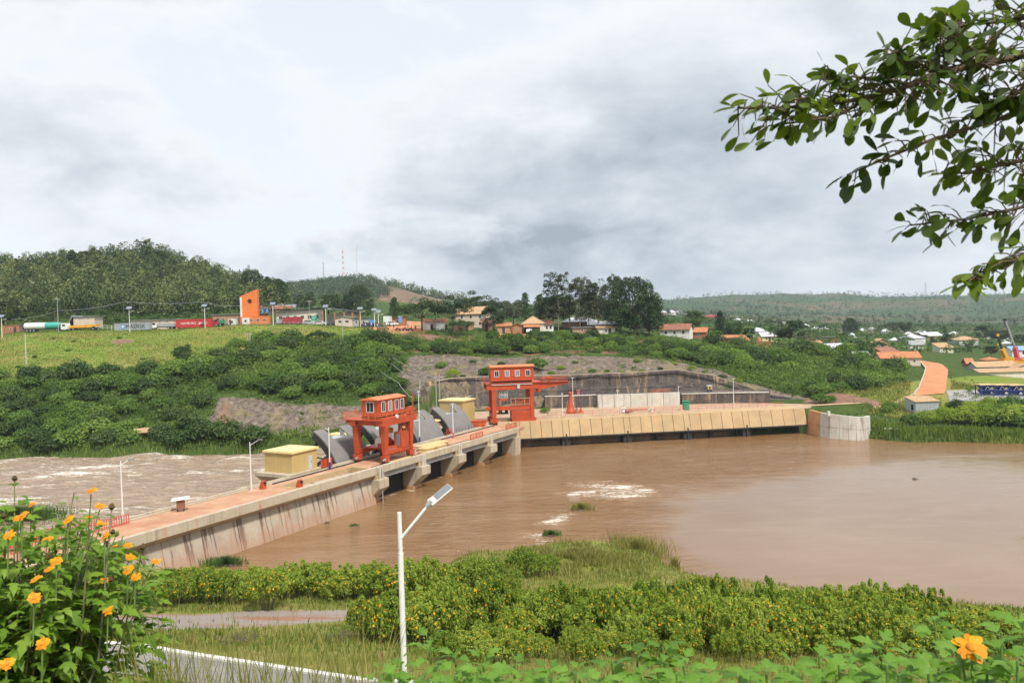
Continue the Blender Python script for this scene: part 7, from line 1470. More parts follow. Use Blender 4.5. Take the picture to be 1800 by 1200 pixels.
# reeds, river islands, bank grass
def blades(name, X, Y, h, w, lean, mat, seed, kind='stuff', z=None, parent=None, org=(0, 0, 0)):
    r = np.random.default_rng(seed); n = len(X); Zg = ground_z(X, Y) if z is None else np.full(n, z); a = r.random(n)*6.283; H = h*(0.55+0.75*r.random(n)); b = r.random(n)*6.283; ln = lean*H*(0.2+r.random(n)); Wd = w*(0.7+0.6*r.random(n))
    P = np.stack([X, Y, Zg-0.05], -1)-np.array(org); sx = np.stack([np.cos(a)*Wd/2, np.sin(a)*Wd/2, np.zeros(n)], -1); d1 = np.stack([np.cos(b)*ln*0.35, np.sin(b)*ln*0.35, H*0.6], -1); d2 = np.stack([np.cos(b)*ln, np.sin(b)*ln, H], -1)
    V = np.stack([P-sx, P+sx, P+d1+sx*0.8, P+d1-sx*0.8, P+d2], 1).reshape(-1, 3); I = np.arange(n)[:, None]*5
    Fc = np.concatenate([I+np.array([0, 1, 2]), I+np.array([0, 2, 3]), I+np.array([3, 2, 4])]); o = put(name, mesh_np(name, V, Fc), M[mat], parent)
    if kind: tag(o, kind=kind)
    return o
def ell(px, py, wpx, dy, n, seed):
    r = np.random.default_rng(seed); c = G(px, py, 0); a = r.random(n)*6.283; q = np.minimum(np.abs(r.normal(size=n))*0.52, 1.25)*(0.8+0.4*vnoise(a*2.5+seed*7, a*0+seed)); return c[0]+np.cos(a)*q*wpx*c[1]/FPX/2, c[1]+np.sin(a)*q*dy, c
def reed_island(px, py, wpx, dy, n, h, mat, label, seed):
    X, Y, c = ell(px, py, wpx, dy, n, seed); t = thing('reed_clump', label, 'reeds', (c[0], c[1], 0)); blades('reed_blades', X, Y, h, 0.07, 0.45, mat, seed, 'stuff', 0.0, t, (c[0], c[1], 0))
    m = MB(); rx = wpx*c[1]/FPX/2; k = 18; r = np.random.default_rng(seed); ring = [(math.cos(6.283*i/k)*rx*(0.85+0.3*r.random()), math.sin(6.283*i/k)*dy*(0.85+0.3*r.random())) for i in range(k)]; m.add([(x, y, -0.2) for x, y in ring]+[(x*.7, y*.7, 0.12) for x, y in ring]+[(0, 0, 0.2)], [(i, (i+1) % k, k+(i+1) % k, k+i) for i in range(k)]+[(k+i, k+(i+1) % k, 2*k) for i in range(k)]); m.build('mud_base', M['twig_dead'], t)
reed_island(25, 915, 150, 3.0, 5200, 1.9, 'reed', 'big green reed bed in the rapids at the left edge', 1)
reed_island(1020, 895, 38, 1.2, 520, 0.95, 'grass', 'rounded grass islet beside the white water', 2)
reed_island(968, 941, 30, 0.6, 500, 0.7, 'reed', 'small low islet left below the rounded one', 3)
reed_island(624, 924, 16, 0.4, 160, 0.35, 'reed', 'floating weed patch near the weir wall', 4)
reed_island(575, 919, 10, 0.3, 80, 0.25, 'reed', 'tiny floating weed patch against the weir wall', 5)
reed_island(1115, 975, 105, 4.0, 1500, 1.9, 'grass', 'tall yellowish reed stand in the water off the promontory', 6)
reed_island(1186, 998, 16, 1.0, 160, 1.2, 'grass', 'sparse reeds standing in calm water right of the promontory', 7)
reed_island(1608, 842, 8, 0.4, 60, 0.3, 'reed', 'lone weed speck on the calm brown water', 8)
reed_island(395, 992, 60, 1.2, 1500, 0.9, 'reed', 'green creeper patch at the foot of the weir wall', 9)
def bank_grass():
    r = np.random.default_rng(31); X = r.uniform(-190, 130, 260000); Y = r.uniform(150, 200, 260000); sr = poly_sd(X, Y, RIVER); px, py = pix(X, Y, ground_z(X, Y)); ok = (sr > -1.0) & (sr < 6.5) & (poly_sd(X, Y, PLAT) > 0.3) & (px > -20) & (px < 1820) & (Y > 150)
    ok &= ((px < 560) & (r.random(len(X)) < 0.35)) | (px > 1500); blades('bank_grass', X[ok], Y[ok], 1.25, 0.16, 0.4, 'grass_green', 32)
    X = r.uniform(60, 125, 42000); Y = r.uniform(160, 262, 42000); ok = (poly_sd(X, Y, FIELD2) < 2) & (poly_sd(X, Y, RIVER) > 1) & (poly_sd(X, Y, PLAT) > 0.5); px, py = pix(X, Y, ground_z(X, Y)); ok &= ~((px > 1600) & (px < 1672) & (Y > 196)) & ~((px > 1655) & (Y > 187) & (Y < 209)); ok &= poly_sd(X, Y, DIRTS[0]) > -0.5; blades('meadow_grass', X[ok], Y[ok], 0.7, 0.16, 0.5, 'grass', 33)
bank_grass()
def field_grass():
    r = np.random.default_rng(35)
    for nm, mat, n, thr in (('field_grass', 'grass_green', 34000, 0.0), ('field_dry_grass', 'grass', 34000, 0.45)):
        X = r.uniform(-175, -30, n); Y = r.uniform(220, 284, n); ok = (poly_sd(X, Y, FIELD) < 0) & (vnoise(X/9, Y/4) > thr); px, py = pix(X, Y, ground_z(X, Y)); ok &= (px > -10) & (poly_sd(X, Y, DIRTS[1]) > 0); blades(nm, X[ok], Y[ok], 0.32, 0.22, 0.7, mat, 36)
field_grass()

# ---------------------------------------------------------------- near bank: grass, flowering hedges
def near_grass():
    r = np.random.default_rng(61)
    def field(n, y0, y1, h, w, mat, name, sd, cond=None):
        Y = y0+(y1-y0)*r.random(n)**0.8; X = Y*r.uniform(-0.68, 0.68, n); sr = poly_sd(X, Y, RIVER); px, py = pix(X, Y, ground_z(X, Y)); ok = (sr > 0.2) & (py < 1290)
        road = (px < 800) & (Y > 22) & (Y < 39) & (py > 1120+(px-150)*0.147) & (Y < 37.5)
        ok &= ~(road & (r.random(n) < 0.97)); trk = (px > 130) & (px < 615) & (Y > 46+4*np.clip((px-330)/290, 0, 2)) & (Y < 57.2); ok &= ~(trk & (r.random(n) < 0.965)); ok &= ~((px < 300) & (Y > 72))
        if cond is not None: ok &= cond(px, py, X, Y)
        blades(name, X[ok], Y[ok], h, w, 0.55, mat, sd)
    field(60000, 36, 92, 0.42, 0.06, 'grass', 'dry_grass', 62, lambda px, py, X, Y: vnoise(X/5, Y/5) > 0.32)
    field(60000, 36, 92, 0.36, 0.07, 'grass_green', 'green_grass', 63, lambda px, py, X, Y: vnoise(X/5, Y/5) < 0.62)
    field(26000, 8, 36, 0.5, 0.022, 'grass', 'near_grass', 64)
    field(9000, 10, 26, 0.85, 0.02, 'grass', 'tall_grass', 65, lambda px, py, X, Y: (px > 180) & (px < 680))
    X, Y, c = ell(1010, 1000, 330, 12, 16000, 66); ok = (poly_sd(X, Y, RIVER) > -0.8) & (vnoise(X/2.5, Y/2.5)+0.5*vnoise(X, Y) > 0.72); blades('promontory_grass', X[ok], Y[ok], 0.75, 0.055, 0.6, 'grass', 66)
    n = 900; d = r.uniform(4.2, 6.5, n); px = r.uniform(215, 660, n); P = np.array([D(a, 600, b)[:2] for a, b in zip(px, d)]); blades('seed_grass', P[:, 0], P[:, 1], 1.32, 0.012, 0.3, 'grass', 67)
near_grass()
def flower_heads(P, Nr, rad, r, petals=7):
    n = len(P); q = r.normal(size=(n, 3)); t = q-(q*Nr).sum(1, keepdims=True)*Nr; t /= np.linalg.norm(t, axis=1, keepdims=True); b = np.cross(Nr, t); vs = []; fs = []; R_ = rad*(0.75+0.5*r.random((n, 1)))
    ring = []
    for k in range(petals*2):
        a = math.pi*k/petals; rr = 1.0 if k % 2 == 0 else 0.55; ring.append(P+(t*math.cos(a)+b*math.sin(a))*R_*rr+Nr*R_*(0.12 if k % 2 == 0 else 0.0))
    V = np.stack([P+Nr*R_*0.1]+ring, 1); m = petals*2+1; I = np.arange(n)[:, None]*m
    Fc = np.concatenate([I+np.array([0, 1+k, 1+(k+1) % (m-1)]) for k in range(m-1)]); return V.reshape(-1, 3), Fc
HEDGE = []
for i in range(5):
    r = np.random.default_rng(500+i); cl = dome(34, 510+i, 0.15, 0.32, 0.95, 0.84); cl += [(c[0]*1.08+0.08*r.normal(), c[1]*1.08+0.08*r.normal(), c[2]+0.14+0.16*r.random(), 0.06+0.05*r.random()) for c in cl+cl[::2]]; Vv, Ff = cloud(cl, 62, 0.10, 0.042, 520+i, 1.25, 0.35, 0.3)
    fm = mesh_np('foliage', Vv, Ff); fm.materials.append(M['leaf_hedge'])
    C = np.repeat(np.array(cl), 5, axis=0); d = unit(len(C), r); d[:, 2] = np.abs(d[:, 2])*0.8+0.1; out = C[:, :3]*np.array([1, 1, 0.6]); d = d+0.9*out/np.linalg.norm(out, axis=1, keepdims=True); d /= np.linalg.norm(d, axis=1, keepdims=True)
    P = C[:, :3]+d*C[:, 3:4]*1.08; nn = d+np.array([0, -0.25, 0.25]); nn /= np.linalg.norm(nn, axis=1, keepdims=True); keep = r.random(len(P)) < (0.20, 0.38, 0.08, 0.28, 0.16)[i]
    Vf, Fq = flower_heads(P[keep], nn[keep], 0.040, r); hm = mesh_np('flower_heads', Vf, Fq); hm.materials.append(M['petal_small'])
    st = MB()
    for c in cl[::2]: st.tube([(c[0]*0.18, c[1]*0.18, -0.15), (c[0]*0.55, c[1]*0.55, c[2]*0.5), (c[0], c[1], c[2])], [0.013, 0.010, 0.006], 5, cap=False)
    sm = bpy.data.meshes.new('stems'); sm.from_pydata(st.v, [], st.f); sm.materials.append(M['stem']); HEDGE.append((fm, hm, sm))
def hedge_shrub(px, d, rad, hz, i, label, group, dz=0.0):
    x, y = at(px, d); t = thing('flowering_shrub', label, 'shrub', gp(x, y, dz), i*1.93, group); t.scale = (rad, rad, hz); fm, hm, sm = HEDGE[i % 5]
    put('foliage', fm, None, t); tag(put('flower_heads', hm, None, t), kind='stuff'); tag(put('stems', sm, None, t), kind='stuff')
k = 0
for px, d, rad, hz in [(275,61,1.5,1.9),(300,60,1.6,2.1),(330,61,1.7,2.2),(362,62,1.7,2.2),(395,61,1.6,2.0),(425,61,1.8,2.2),(452,57.5,1.75,2.5),(485,61,1.7,2.2),(515,62,1.8,2.3),(548,62,1.8,2.3),(580,63,1.8,2.2),(612,63,1.9,2.2),(645,63,1.9,2.3),(678,63,2.0,2.4),(712,62,2.0,2.5),(742,61,2.0,2.6),(770,64,1.8,2.2),(800,67,1.8,2.2),(828,68,1.8,2.1),(852,70,1.6,1.9),(820,74,1.5,1.9),(905,74,1.7,2.2),(930,76,1.7,2.3),(955,75,1.3,1.6),(890,70,1.3,1.4)]+[(282+j*30, 66.5+1.5*((j*7) % 4)/3, 1.3, 1.15) for j in range(16)]:
    lab = 'round flower-studded shrub standing forward of the upper hedge by the dirt track' if px == 452 else ('leafy shrub without many flowers on the grassy promontory' if px > 800 else ('yellow-flowered shrub in the upper hedge along the river' if d < 65.9 else 'low leafy shrub on the river side of the upper hedge'))
    hedge_shrub(px, d+1.6*math.sin(px*2.1)*(px != 452), rad*(0.85+0.3*((int(px)*7) % 10)/10), hz*(0.75+0.45*((int(px)*3) % 10)/10), k if px < 800 else 2, lab, None if px == 452 else ('leafy shrubs of the promontory' if px > 800 else ('upper hedge shrubs' if d < 66 else 'low shrubs at the water edge'))); k += 1
ROW = []
for j, (d, a, b, st, rad, hz) in enumerate(((45.0, 735, 1760, 37, 1.55, 2.5), (42.5, 700, 1790, 38, 1.5, 2.35), (40.0, 1090, 1830, 42, 1.45, 2.2), (38.0, 1250, 1860, 46, 1.4, 2.0))):
    px = a
    while px < b: ROW.append((px+9*math.sin(px*3.3), d+1.3*math.sin(px*1.7), rad*(0.8+0.4*((int(px)*7) % 10)/10), hz*(0.72+0.5*((int(px)*3) % 10)/10))); px += st
ROW += [(632,43,1.3,2.0),(655,42,1.4,2.1),(685,42.5,1.35,2.2),(850,38.5,0.8,1.2),(880,38,0.8,1.0),(1010,38.5,0.9,1.1),(1060,38,0.9,1.0),(1180,37,0.9,1.1)]+[(765+j*44+9*math.sin(j*3), 35.5+1.2*math.sin(j*1.9), 0.85+0.2*math.sin(j), 1.05+0.2*math.sin(j*2.7)) for j in range(19)]
ROW = [(a, b, c, e*(1.0 if a < 1500 else max(0.62, 1-(a-1500)/650))) for i, (a, b, c, e) in enumerate(ROW) if ((i*37) % 8 or b > 43) and not (b > 43.2 and a > 1660)]
for px, d, rad, hz in ROW:
    zn = [z_ for lim, z_ in ((700, 'left of the near lamp post'), (860, 'right behind the near lamp post'), (1040, 'below the leafy promontory shrubs'), (1200, 'below the reed stand'), (1400, 'left of the middle of the calm water'), (1600, 'right of the middle of the calm water'), (9999, 'towards the right picture edge')) if px < lim][0]; row = 'knee-high front row' if hz < 1.3 and d < 39.5 else ('back row' if d > 44 else ('middle row' if d > 41 else 'front row'))
    hedge_shrub(px, d, rad, hz, k, 'flowering shrub %s, %s' % (zn, row), 'lower hedge %s, %s' % (row, zn)); k += 1
# ---------------------------------------------------------------- near lamp, stakes, brush
def near_lamp():
    x, y = (float(q) for q in D(710, 1160, 31)[:2]); g = gp(x, y); top = float(D(703, 900, 31)[2])-g[2]; t = thing('street_lamp', 'near white street lamp with angled arm and flat grey LED head', 'street lamp', g, 0)
    MB().tube([(0,0,-0.2),(0,0,top-1.6)], [0.118, 0.108], 14).build('pole', M['white_paint'], t, smooth=True); MB().tube([(0,0,top-1.7),(0,0,top)], [0.092, 0.086], 14).build('upper_pole', M['white_paint'], t, smooth=True)
    a0 = Vector((0.06, 0, top-1.0)); a1 = Vector((1.2, 0, top+0.32)); MB().tube([a0, a1], [0.062, 0.058], 12).build('arm', M['white_paint'], t, smooth=True)
    for z in (top-1.62, top-1.42):
        for a in (0.5, 2.6, 4.2): MB().tube([(0.10*math.cos(a), 0.10*math.sin(a), z), (0.14*math.cos(a), 0.14*math.sin(a), z)], 0.025, 8).build('bolt', M['galvanised'], t)
    d = (a1-a0).normalized(); s = Vector((0, 1, 0)); n = s.cross(d).normalized()*-1; 
    nn = Vector((-0.30, -0.55, 0.75)).normalized(); u = Vector((0.75, 0.34, 0.55)); u = (u-nn*u.dot(nn)).normalized(); w = nn.cross(u)
    def bx(p, q, wd, th, off=0): 
        P = [a1+u*p-w*wd+nn*(off-th), a1+u*p+w*wd+nn*(off-th), a1+u*p+w*wd+nn*(off+th), a1+u*p-w*wd+nn*(off+th), a1+u*q-w*wd+nn*(off-th), a1+u*q+w*wd+nn*(off-th), a1+u*q+w*wd+nn*(off+th), a1+u*q-w*wd+nn*(off+th)]; return P, [(0,1,2,3),(4,7,6,5),(0,4,5,1),(1,5,6,2),(2,6,7,3),(3,7,4,0)]
    h = MB().add(*bx(0.0, 1.05, 0.21, 0.035)).build('lamp_head', M['white_dull'], t, bevel=0.02); MB().add(*bx(0.3, 1.03, 0.165, 0.006, 0.045)).build('top_panel', M['lamp_grey'], h); MB().add(*bx(0.3, 1.0, 0.15, 0.006, -0.045)).build('lens', M['glass_sky'], h)
    MB().tube([a1-d*0.12, a1+d*0.12], 0.11, 12).build('clamp', M['galvanised'], t)
near_lamp()
for i, (px, h) in enumerate(((255,0.62),(262,0.7),(271,0.8),(303,0.55),(311,0.6),(318,0.5),(327,0.55),(654,0.6),(666,0.65))):
    x, y = at(px, 37.5+0.3*(i % 3) if px < 400 else 34); t = thing('rebar_stake', 'thin rusty rebar stake at the verge %s' % ('beyond the white kerb' if px < 400 else 'left of the near lamp post'), 'stake', gp(x, y), 0, 'rebar stakes beyond the kerb' if px < 400 else 'rebar stakes by the lamp'); MB().tube([(0,0,-0.2),(0.02,0,h)], 0.018, 6).build('bar', M['roof_rust'], t)
    if i == 2: MB().tube([(0.02,0,h-0.02),(0.02,0,h+0.14)], [0.07,0.05], 8).build('cap', M['white_paint'], t)
def brush(px, d, n, rad, label, seed):
    r = np.random.default_rng(seed); x, y = at(px, d); t = thing('dead_brush', label, 'dead brush', gp(x, y)); m = MB()
    for i in range(n):
        a = r.random()*6.283; p = Vector((r.normal()*rad*0.4, r.normal()*rad*0.4, 0.05+0.2*r.random())); q = p+Vector((math.cos(a)*rad*0.7, math.sin(a)*rad*0.7, 0.35*r.random())); m.tube([p, (p+q)/2+Vector((0,0,0.12)), q], [0.012, 0.009, 0.004], 4, cap=False)
    tag(m.build('twigs', M['twig_dead'], t), kind='stuff')
brush(402, 39, 110, 1.0, 'dark heap of dead brush on the verge grass', 1); brush(590, 42, 70, 1.2, 'pale dry twigs lying left of the isolated shrubs', 2)
# ---------------------------------------------------------------- foreground plants with single leaves
def lobed_leaf(seed, lobes=3):
    half = [(0.0,0.010),(0.09,0.014),(0.13,0.10),(0.20,0.20),(0.29,0.30),(0.37,0.36),(0.40,0.26),(0.42,0.15),(0.50,0.17),(0.60,0.21),(0.66,0.18),(0.76,0.12),(0.88,0.06),(1.0,0.0)]; vs = []; fs = []; sw = 0.06*math.sin(seed*2.3)
    for i, (t, w) in enumerate(half):
        z = 0.10*math.sin(t*2.6)-0.42*t*t; m = w*0.5; yo = sw*t*t
        for y, dz in ((-w, 0.16*w-0.05*math.sin(t*21+seed)*w*4*0.3), (-m, 0.12*m*2), (0, 0), (m, 0.12*m*2), (w, 0.16*w+0.05*math.sin(t*19+seed*2)*w*4*0.3)): vs.append((t+0.10*abs(y), y+yo, z+dz-0.55*y*y))
    for i in range(len(half)-1):
        for k in range(4): a = i*5+k; fs.append((a, a+5, a+6, a+1))
    return mesh_np('leaf', vs, fs, True)
def obovate_leaf(curl):
    prof = [(0,0.02),(0.10,0.03),(0.22,0.12),(0.40,0.20),(0.60,0.25),(0.78,0.235),(0.91,0.15),(1.0,0.02)]; vs = []; fs = []
    for t, w in prof: z = -curl*t*t; vs += [(t, 0, z-0.0), (t, w, z+0.10*w), (t, -w, z+0.10*w)]
    for i in range(len(prof)-1): a = i*3; b = a+3; fs += [(a, b, b+1, a+1), (a, a+2, b+2, b)]
    return mesh_np('leaf', vs, fs, True)
def leaf_mats(make, seeds, mat):
    out = []
    for s in seeds: m = make(s); m.materials.append(M[mat]); out.append(m)
    return out
LN = leaf_mats(lobed_leaf, (1, 2, 3), 'leaf_near'); LS = leaf_mats(lobed_leaf, (4, 5, 6), 'leaf_shoot'); LF = leaf_mats(obovate_leaf, (0.05, 0.22, 0.4), 'leaf_fig')
def basis(fwd, up):
    f = Vector(fwd).normalized(); s = Vector(up).cross(f)
    if s.length < 1e-4: s = Vector((1, 0, 0)).cross(f)
    s.normalize(); u = f.cross(s); return Matrix((f, s, u)).transposed()
def flower(parent, loc, nrm, rad, r, name='flower', side=False):
    Bm = basis(nrm, (0.3, 0.2, 1)); vs = []; fs = []; n = 12
    for k in range(n):
        a = 2*math.pi*k/n+0.1*r.normal(); L = rad*(0.85+0.3*r.random()); w = rad*0.26; dr = rad*(0.15*r.normal()-0.10); c, s = math.cos(a), math.sin(a); b = len(vs)
        for t, ww in ((0.2, 0.5), (0.55, 1.0), (0.85, 0.8), (1.0, 0.15)):
            for sg in (-1, 1): vs.append(Bm@Vector((dr*t*t, c*L*t-s*w*ww*sg, s*L*t+c*w*ww*sg)))
        fs += [(b, b+1, b+3, b+2), (b+2, b+3, b+5, b+4), (b+4, b+5, b+7, b+6)]
    o = put(name, mesh_np(name, [tuple(v) for v in vs], fs, True), M['petal'], parent, loc); m = MB(); m.tube([Bm@Vector((-0.12*rad,0,0)), Bm@Vector((0.10*rad,0,0)), Bm@Vector((0.24*rad,0,0))], [0.25*rad, 0.30*rad, 0.12*rad], 12); m.build('flower_disc', M['disc'], o, smooth=True); return o
class LeafBag:      # the first N leaves become objects, the rest one joined part
    def __init__(s, parent, meshes, cap): s.p, s.m, s.cap, s.n = parent, meshes, cap, 0; s.V = []; s.F = []; s.off = 0; s.arr = []
        # cached vertex arrays of the leaf meshes
    def add(s, loc, fwd, up, size, k):
        Bm = basis(fwd, up); me = s.m[k % len(s.m)]
        if s.n < s.cap:
            o = bpy.data.objects.new('leaf', me); COL.objects.link(o); o.parent = s.p; o.location = loc; o.rotation_euler = Bm.to_euler(); o.scale = (size,)*3
        else:
            co = np.empty(len(me.vertices)*3, np.float32); me.vertices.foreach_get('co', co); co = co.reshape(-1, 3)*size; co = co@np.array(Bm).T+np.array(loc); li = np.empty(len(me.loops), np.int32); me.loops.foreach_get('vertex_index', li)
            s.V.append(co); s.F.append(li.reshape(-1, 4)+s.off); s.off += len(co)
        s.n += 1
    def close(s, mat):
        if s.V: tag(put('inner_leaves', mesh_np('inner_leaves', np.concatenate(s.V), np.concatenate(s.F), True), M[mat], s.p), kind='stuff')
def left_bush():
    r = np.random.default_rng(88); base = Vector(gp(-3.98, 6.1)); t = thing('sunflower_bush', 'big bush with lobed leaves and orange flowers at the lower left', 'bush', base); bag = LeafBag(t, LN, 300); tips = []
    stems = []
    for i in range(110):
        a = r.random()*6.283; q = math.sqrt(r.random()); H = 2.36-0.6*q*q+0.14*r.normal(); ex = Vector((math.cos(a)*0.86*q, math.sin(a)*0.8*q, 0)); b0 = Vector((math.cos(a)*0.25*q, math.sin(a)*0.25*q, 0.0)); tip = b0+ex+Vector((0, 0, max(0.9, H))); mid = b0+ex*0.42+Vector((0, 0, tip.z*0.55)); stems.append((b0, mid, tip))
    P0 = Vector(D(160, 868, 5.7))-base; stems.append((Vector((0.3, -0.1, 0)), Vector((0.75, -0.3, 1.4)), P0))
    P1 = Vector(D(196, 895, 5.8))-base; stems.append((Vector((0.3, -0.1, 0)), Vector((0.85, -0.25, 1.3)), P1)); P2 = Vector(D(250, 965, 5.8))-base; stems.append((Vector((0.3, 0, 0)), Vector((0.9, -0.2, 1.0)), P2))
    for si, (b0, mid, tip) in enumerate(stems):
        MB().tube([b0, (b0+mid)/2+Vector((0.02*r.normal(), 0.02*r.normal(), 0)), mid, (mid+tip)/2, tip], [0.013, 0.011, 0.008, 0.006, 0.004], 6).build('stem', M['stem'] if si % 3 else M['bark_pale'], t)
        n = 26 if si < 110 else 8
        for k in range(n):
            q = 0.25+0.75*(k+0.5*r.random())/n; p = mid+(tip-mid)*((q-0.5)*2) if q > 0.5 else b0+(mid-b0)*(q*2); a = k*2.4+si; f = Vector((math.cos(a), math.sin(a), 0.25+0.25*r.normal())); sz = (0.15 if q < 0.9 else 0.11)*(0.75+0.5*r.random()); sz *= 0.6 if si >= 110 else 1.0
            pl = p+f.normalized()*(0.03+0.02*r.random()); bag.add(pl, f, Vector((0.2*r.normal(), 0.2*r.normal(), 1)), sz, k+si)
        tips.append((tip, (tip-mid).normalized()))
    for k in range(2600):
        a = r.random()*6.283; q = math.sqrt(r.random()); zz = (0.5+1.85*r.random())*(1-0.28*q*q); f = Vector((math.cos(a), math.sin(a), 0.1+0.4*r.normal())); bag.add(Vector((math.cos(a)*1.13*q, math.sin(a)*1.0*q, zz)), f, Vector((0.35*r.normal(), 0.35*r.normal(), 1)), 0.14*(0.7+0.5*r.random()), k)
    bag.close('leaf_near')
    for i, (p, d) in enumerate(tips):
        if i in (110,) or (i % 4 == 0 and i < 110): flower(t, p+d*0.03, d*0.5+Vector((0.25*r.normal(), -0.35, 0.75)), 0.036+0.010*r.random(), r)
        elif i % 3 == 1 or i > 110: MB().tube([p, p+d*0.02, p+d*0.045], [0.012, 0.024, 0.008], 8).build('seed_head', M['seed_head'], t)
    for px, py, d in ((40,905,5.6),(120,912,5.7),(15,940,5.5),(60,1050,5.0),(75,1130,4.6),(12,1165,4.5),(225,1000,5.8),(238,1012,5.8),(190,1072,5.6),(185,940,5.8),(100,985,5.5)): 
        q = Vector(D(px, py, d))-base; MB().tube([q-Vector((0.02, 0, 0.3)), q], 0.006, 5).build('flower_stalk', M['stem_green'], t); flower(t, q, Vector((0.2*r.normal(), -0.55, 0.7)), 0.042, r)
left_bush()
def shoot(px, py, d, nl, size, i, label, fl=False):
    r = np.random.default_rng(900+i); top = Vector(D(px, py, d)); x, y = float(top.x)+0.08*r.normal(), float(d)+0.1*r.normal(); g = Vector(gp(x, y)); t = thing('leafy_shoot', label, 'plant', g); tp = top-g; bag = LeafBag(t, LS, 300)
    MB().tube([(0,0,-0.1), tp*0.5+Vector((0.03, 0.02, 0)), tp], [0.014, 0.011, 0.006], 7).build('stem', M['stem_green'], t)
    nl = int(nl*1.7)
    for k in range(nl):
        q = 1-0.62*(k/nl)**1.2; p = Vector((0,0,0))+tp*q; a = k*2.4+i; e = 0.55-0.75*(1-q)*1.6; f = Vector((math.cos(a), math.sin(a), e)); bag.add(p+f.normalized()*0.03, f, Vector((0.35*r.normal(), 0.35*r.normal(), 1)), 0.82*size*(0.45+0.65*(k/nl)**0.5)*(0.85+0.3*r.random()), k+i)
    if fl: flower(t, tp+Vector((0, 0, 0.03)), Vector((-0.15, -0.55, 0.8)), 0.082, r)
SH = [(755,1128,5.6,16,0.26,0),(705,1172,5.2,14,0.23,0),(665,1190,5.0,12,0.22,0),(800,1165,5.2,15,0.25,0),(850,1160,5.4,15,0.25,0),(905,1178,5.0,14,0.24,0),(960,1185,4.9,13,0.23,0),(1010,1192,4.7,13,0.23,0),(1075,1172,4.8,15,0.25,0),(1120,1158,4.8,16,0.26,0),(1165,1146,4.8,16,0.26,0),(1200,1168,4.6,15,0.25,0),(1260,1192,4.5,13,0.24,0),(1320,1196,4.4,13,0.24,0),(1385,1180,4.4,15,0.25,0),(1440,1162,4.6,16,0.26,0),(1500,1150,4.7,16,0.26,0),(1545,1138,4.8,16,0.26,0),(1600,1160,4.5,15,0.26,0),(1642,1098,5.2,16,0.25,0),(1690,1150,4.4,16,0.27,0),(1708,1147,4.0,14,0.22,1),(1760,1120,4.5,16,0.28,0),(1800,1100,4.6,16,0.28,0),(1735,1180,4.0,14,0.26,0),(1580,1195,4.1,14,0.25,0),(880,1202,4.6,12,0.24,0),(1130,1205,4.3,12,0.24,0),(1460,1205,4.0,12,0.24,0),(1650,1190,4.0,14,0.25,0),(1788,1170,3.9,14,0.27,0)]
SH = [(a, b-(0 if fl else 10), c, n_, s_, fl) for a, b, c, n_, s_, fl in SH]+[(690+j*36+8*math.sin(j*2.2), 1188+10*math.sin(j*1.3)-(18 if j > 20 else 0), 4.5+0.5*math.sin(j*3.1), 13, 0.24, 0) for j in range(31)]
for i, (px, py, d, nl, sz, fl) in enumerate(SH):
    lab = 'leafy shoot carrying the single large orange flower at the lower right' if fl else ('bright green lobed-leaf shoot rising beside the near lamp post' if px == 755 else ('tallest leafy shoot at the lower right, above the flower' if px == 1642 else 'bright green lobed-leaf shoot in bottom row, '+('right of the lamp foot' if px < 900 else ('at its middle' if px < 1250 else ('left of the big orange flower' if px < 1680 else 'in the lower right corner')))))
    o = shoot(px, py, d, nl, sz, i, lab, bool(fl))
for o in list(COL.objects):
    if o.name.startswith('leafy_shoot') and o.get('label', '').startswith('bright green lobed-leaf shoot in'): o['group'] = 'leafy shoots '+o['label'].split(', ')[1]
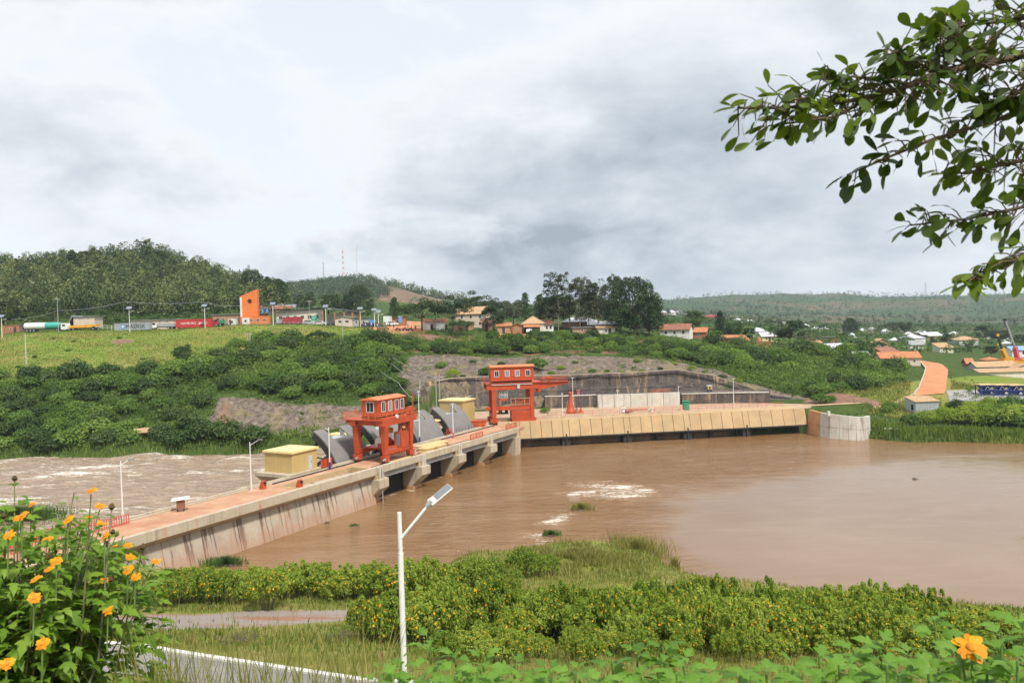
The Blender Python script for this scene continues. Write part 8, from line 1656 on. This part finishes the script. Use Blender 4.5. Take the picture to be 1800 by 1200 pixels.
def fig_tree():
    r = np.random.default_rng(70); base = Vector(gp(4.9, 4.6)); t = thing('fig_tree', 'tree whose leafy branches hang into the upper right corner', 'tree', base); fork = Vector((4.7, 4.4, 28.6))-base
    MB().tube([(0,0,-0.3),(0.05,-0.05,1.5),(-0.05,-0.1,3.0),fork], [0.2,0.17,0.15,0.12], 12).build('trunk', M['bark'], t, smooth=True)
    LB = [([(1870,80),(1740,112),(1645,128),(1600,150),(1530,172),(1440,186),(1350,190),(1296,190)], 3.3, 0.016, 235, 62, 0.05), ([(1880,165),(1740,215),(1640,245),(1560,277),(1488,308)], 3.4, 0.011, 85, 40, 0.0), ([(1880,265),(1760,290),(1700,305),(1655,302)], 3.5, 0.011, 110, 50, 0.0),
          ([(1880,345),(1780,368),(1700,385),(1600,396)], 3.5, 0.010, 90, 38, 0.0), ([(1870,415),(1790,455),(1725,478),(1700,497)], 3.4, 0.009, 75, 36, 0.0), ([(1880,20),(1760,38),(1690,45),(1640,62)], 3.4, 0.012, 130, 52, 0.0), ([(1600,150),(1560,140),(1500,135),(1440,140)], 3.3, 0.007, 50, 34, 0.0), ([(1640,128),(1600,100),(1560,95)], 3.25, 0.007, 50, 36, 0.0), ([(1720,120),(1690,80),(1660,55)], 3.3, 0.007, 50, 40, 0.0), ([(1530,172),(1470,205),(1400,215),(1350,222)], 3.3, 0.006, 48, 30, 0.0), ([(1850,130),(1780,170),(1730,190)], 3.3, 0.009, 70, 46, 0.0)]
    tot = 0
    for li, (pts, d, rad, nl, spread, _) in enumerate(LB):
        P = [Vector(D(px, py, d+0.06*math.sin(j*1.7+li)))-base for j, (px, py) in enumerate(pts)]
        path = ([fork, (fork+P[0])/2+Vector((0, 0, 0.1))]+P) if pts[0][0] > 1840 else P; n = len(path)
        lm = MB().tube(path, [rad*(1.05 if pts[0][0] > 1840 else 0.8)*(1-0.85*i/(n-1))+0.002 for i in range(n)], 8).build('branch', M['bark'], t, smooth=True); bag = LeafBag(lm, LF, max(0, 296-tot)); tw = MB()
        seg = np.cumsum([0]+[(P[i+1]-P[i]).length for i in range(len(P)-1)])
        for k in range(nl):
            s = seg[-1]*(1-(1-(k+0.5)/nl)**1.0)*1.0; j = min(len(P)-2, int(np.searchsorted(seg, s)-1 if s > 0 else 0)); j = max(0, j); q = (s-seg[j])/(seg[j+1]-seg[j]); p = P[j].lerp(P[j+1], q); dr = (P[j+1]-P[j]).normalized(); taper = 0.45+0.55*min(1.0, 1.6*(1-s/seg[-1]))
            off = Vector((r.normal(), 0.7*r.normal(), 0.9*r.normal()))*spread/FPX*d*0.62*taper; pe = p+off
            if off.length > 0.03: tw.tube([p, p+off*0.5+Vector((0, 0, 0.01)), pe], [0.0035, 0.003, 0.002], 4, cap=False)
            f = dr*0.75+off.normalized()*0.55+Vector((0.55*r.normal(), 0.55*r.normal(), 0.5*r.normal()-0.25)); bag.add(pe, f, Vector((0.5*r.normal(), 0.5*r.normal()-0.2, 1)), 0.080*(0.65+0.6*r.random()), int(r.integers(3)))
        bag.add(P[-1], P[-1]-P[-2], Vector((0, 0, 1)), 0.1, 1); tot += bag.n
        if tw.v: tag(tw.build('twigs', M['bark'], lm), kind='stuff')
        bag.close('leaf_fig')
fig_tree()
cam.data.dof.use_dof = True; cam.data.dof.focus_distance = 110.0; cam.data.dof.aperture_fstop = 5.6

# ---------------------------------------------------------------- air
def haze():
    me = bpy.data.meshes.new('haze'); b = MB().box(-3100, -250, -60, 3100, 4350, 210); me.from_pydata(b.v, [], b.f); m = bpy.data.materials.new('haze'); m.use_nodes = True; N = m.node_tree.nodes; N.clear()
    out = N.new('ShaderNodeOutputMaterial'); v = N.new('ShaderNodeVolumePrincipled'); v.inputs['Color'].default_value = (0.74, 0.87, 1.0, 1); v.inputs['Density'].default_value = HAZE_D; v.inputs['Anisotropy'].default_value = 0.2
    v.inputs['Density Attribute'].default_value = ''; m.node_tree.links.new(v.outputs[0], out.inputs['Volume'])
    try: m.cycles.homogeneous_volume = True
    except Exception: pass
    tag(put('haze', me, m), kind='stuff')
HAZE_D = 0.00013
haze()
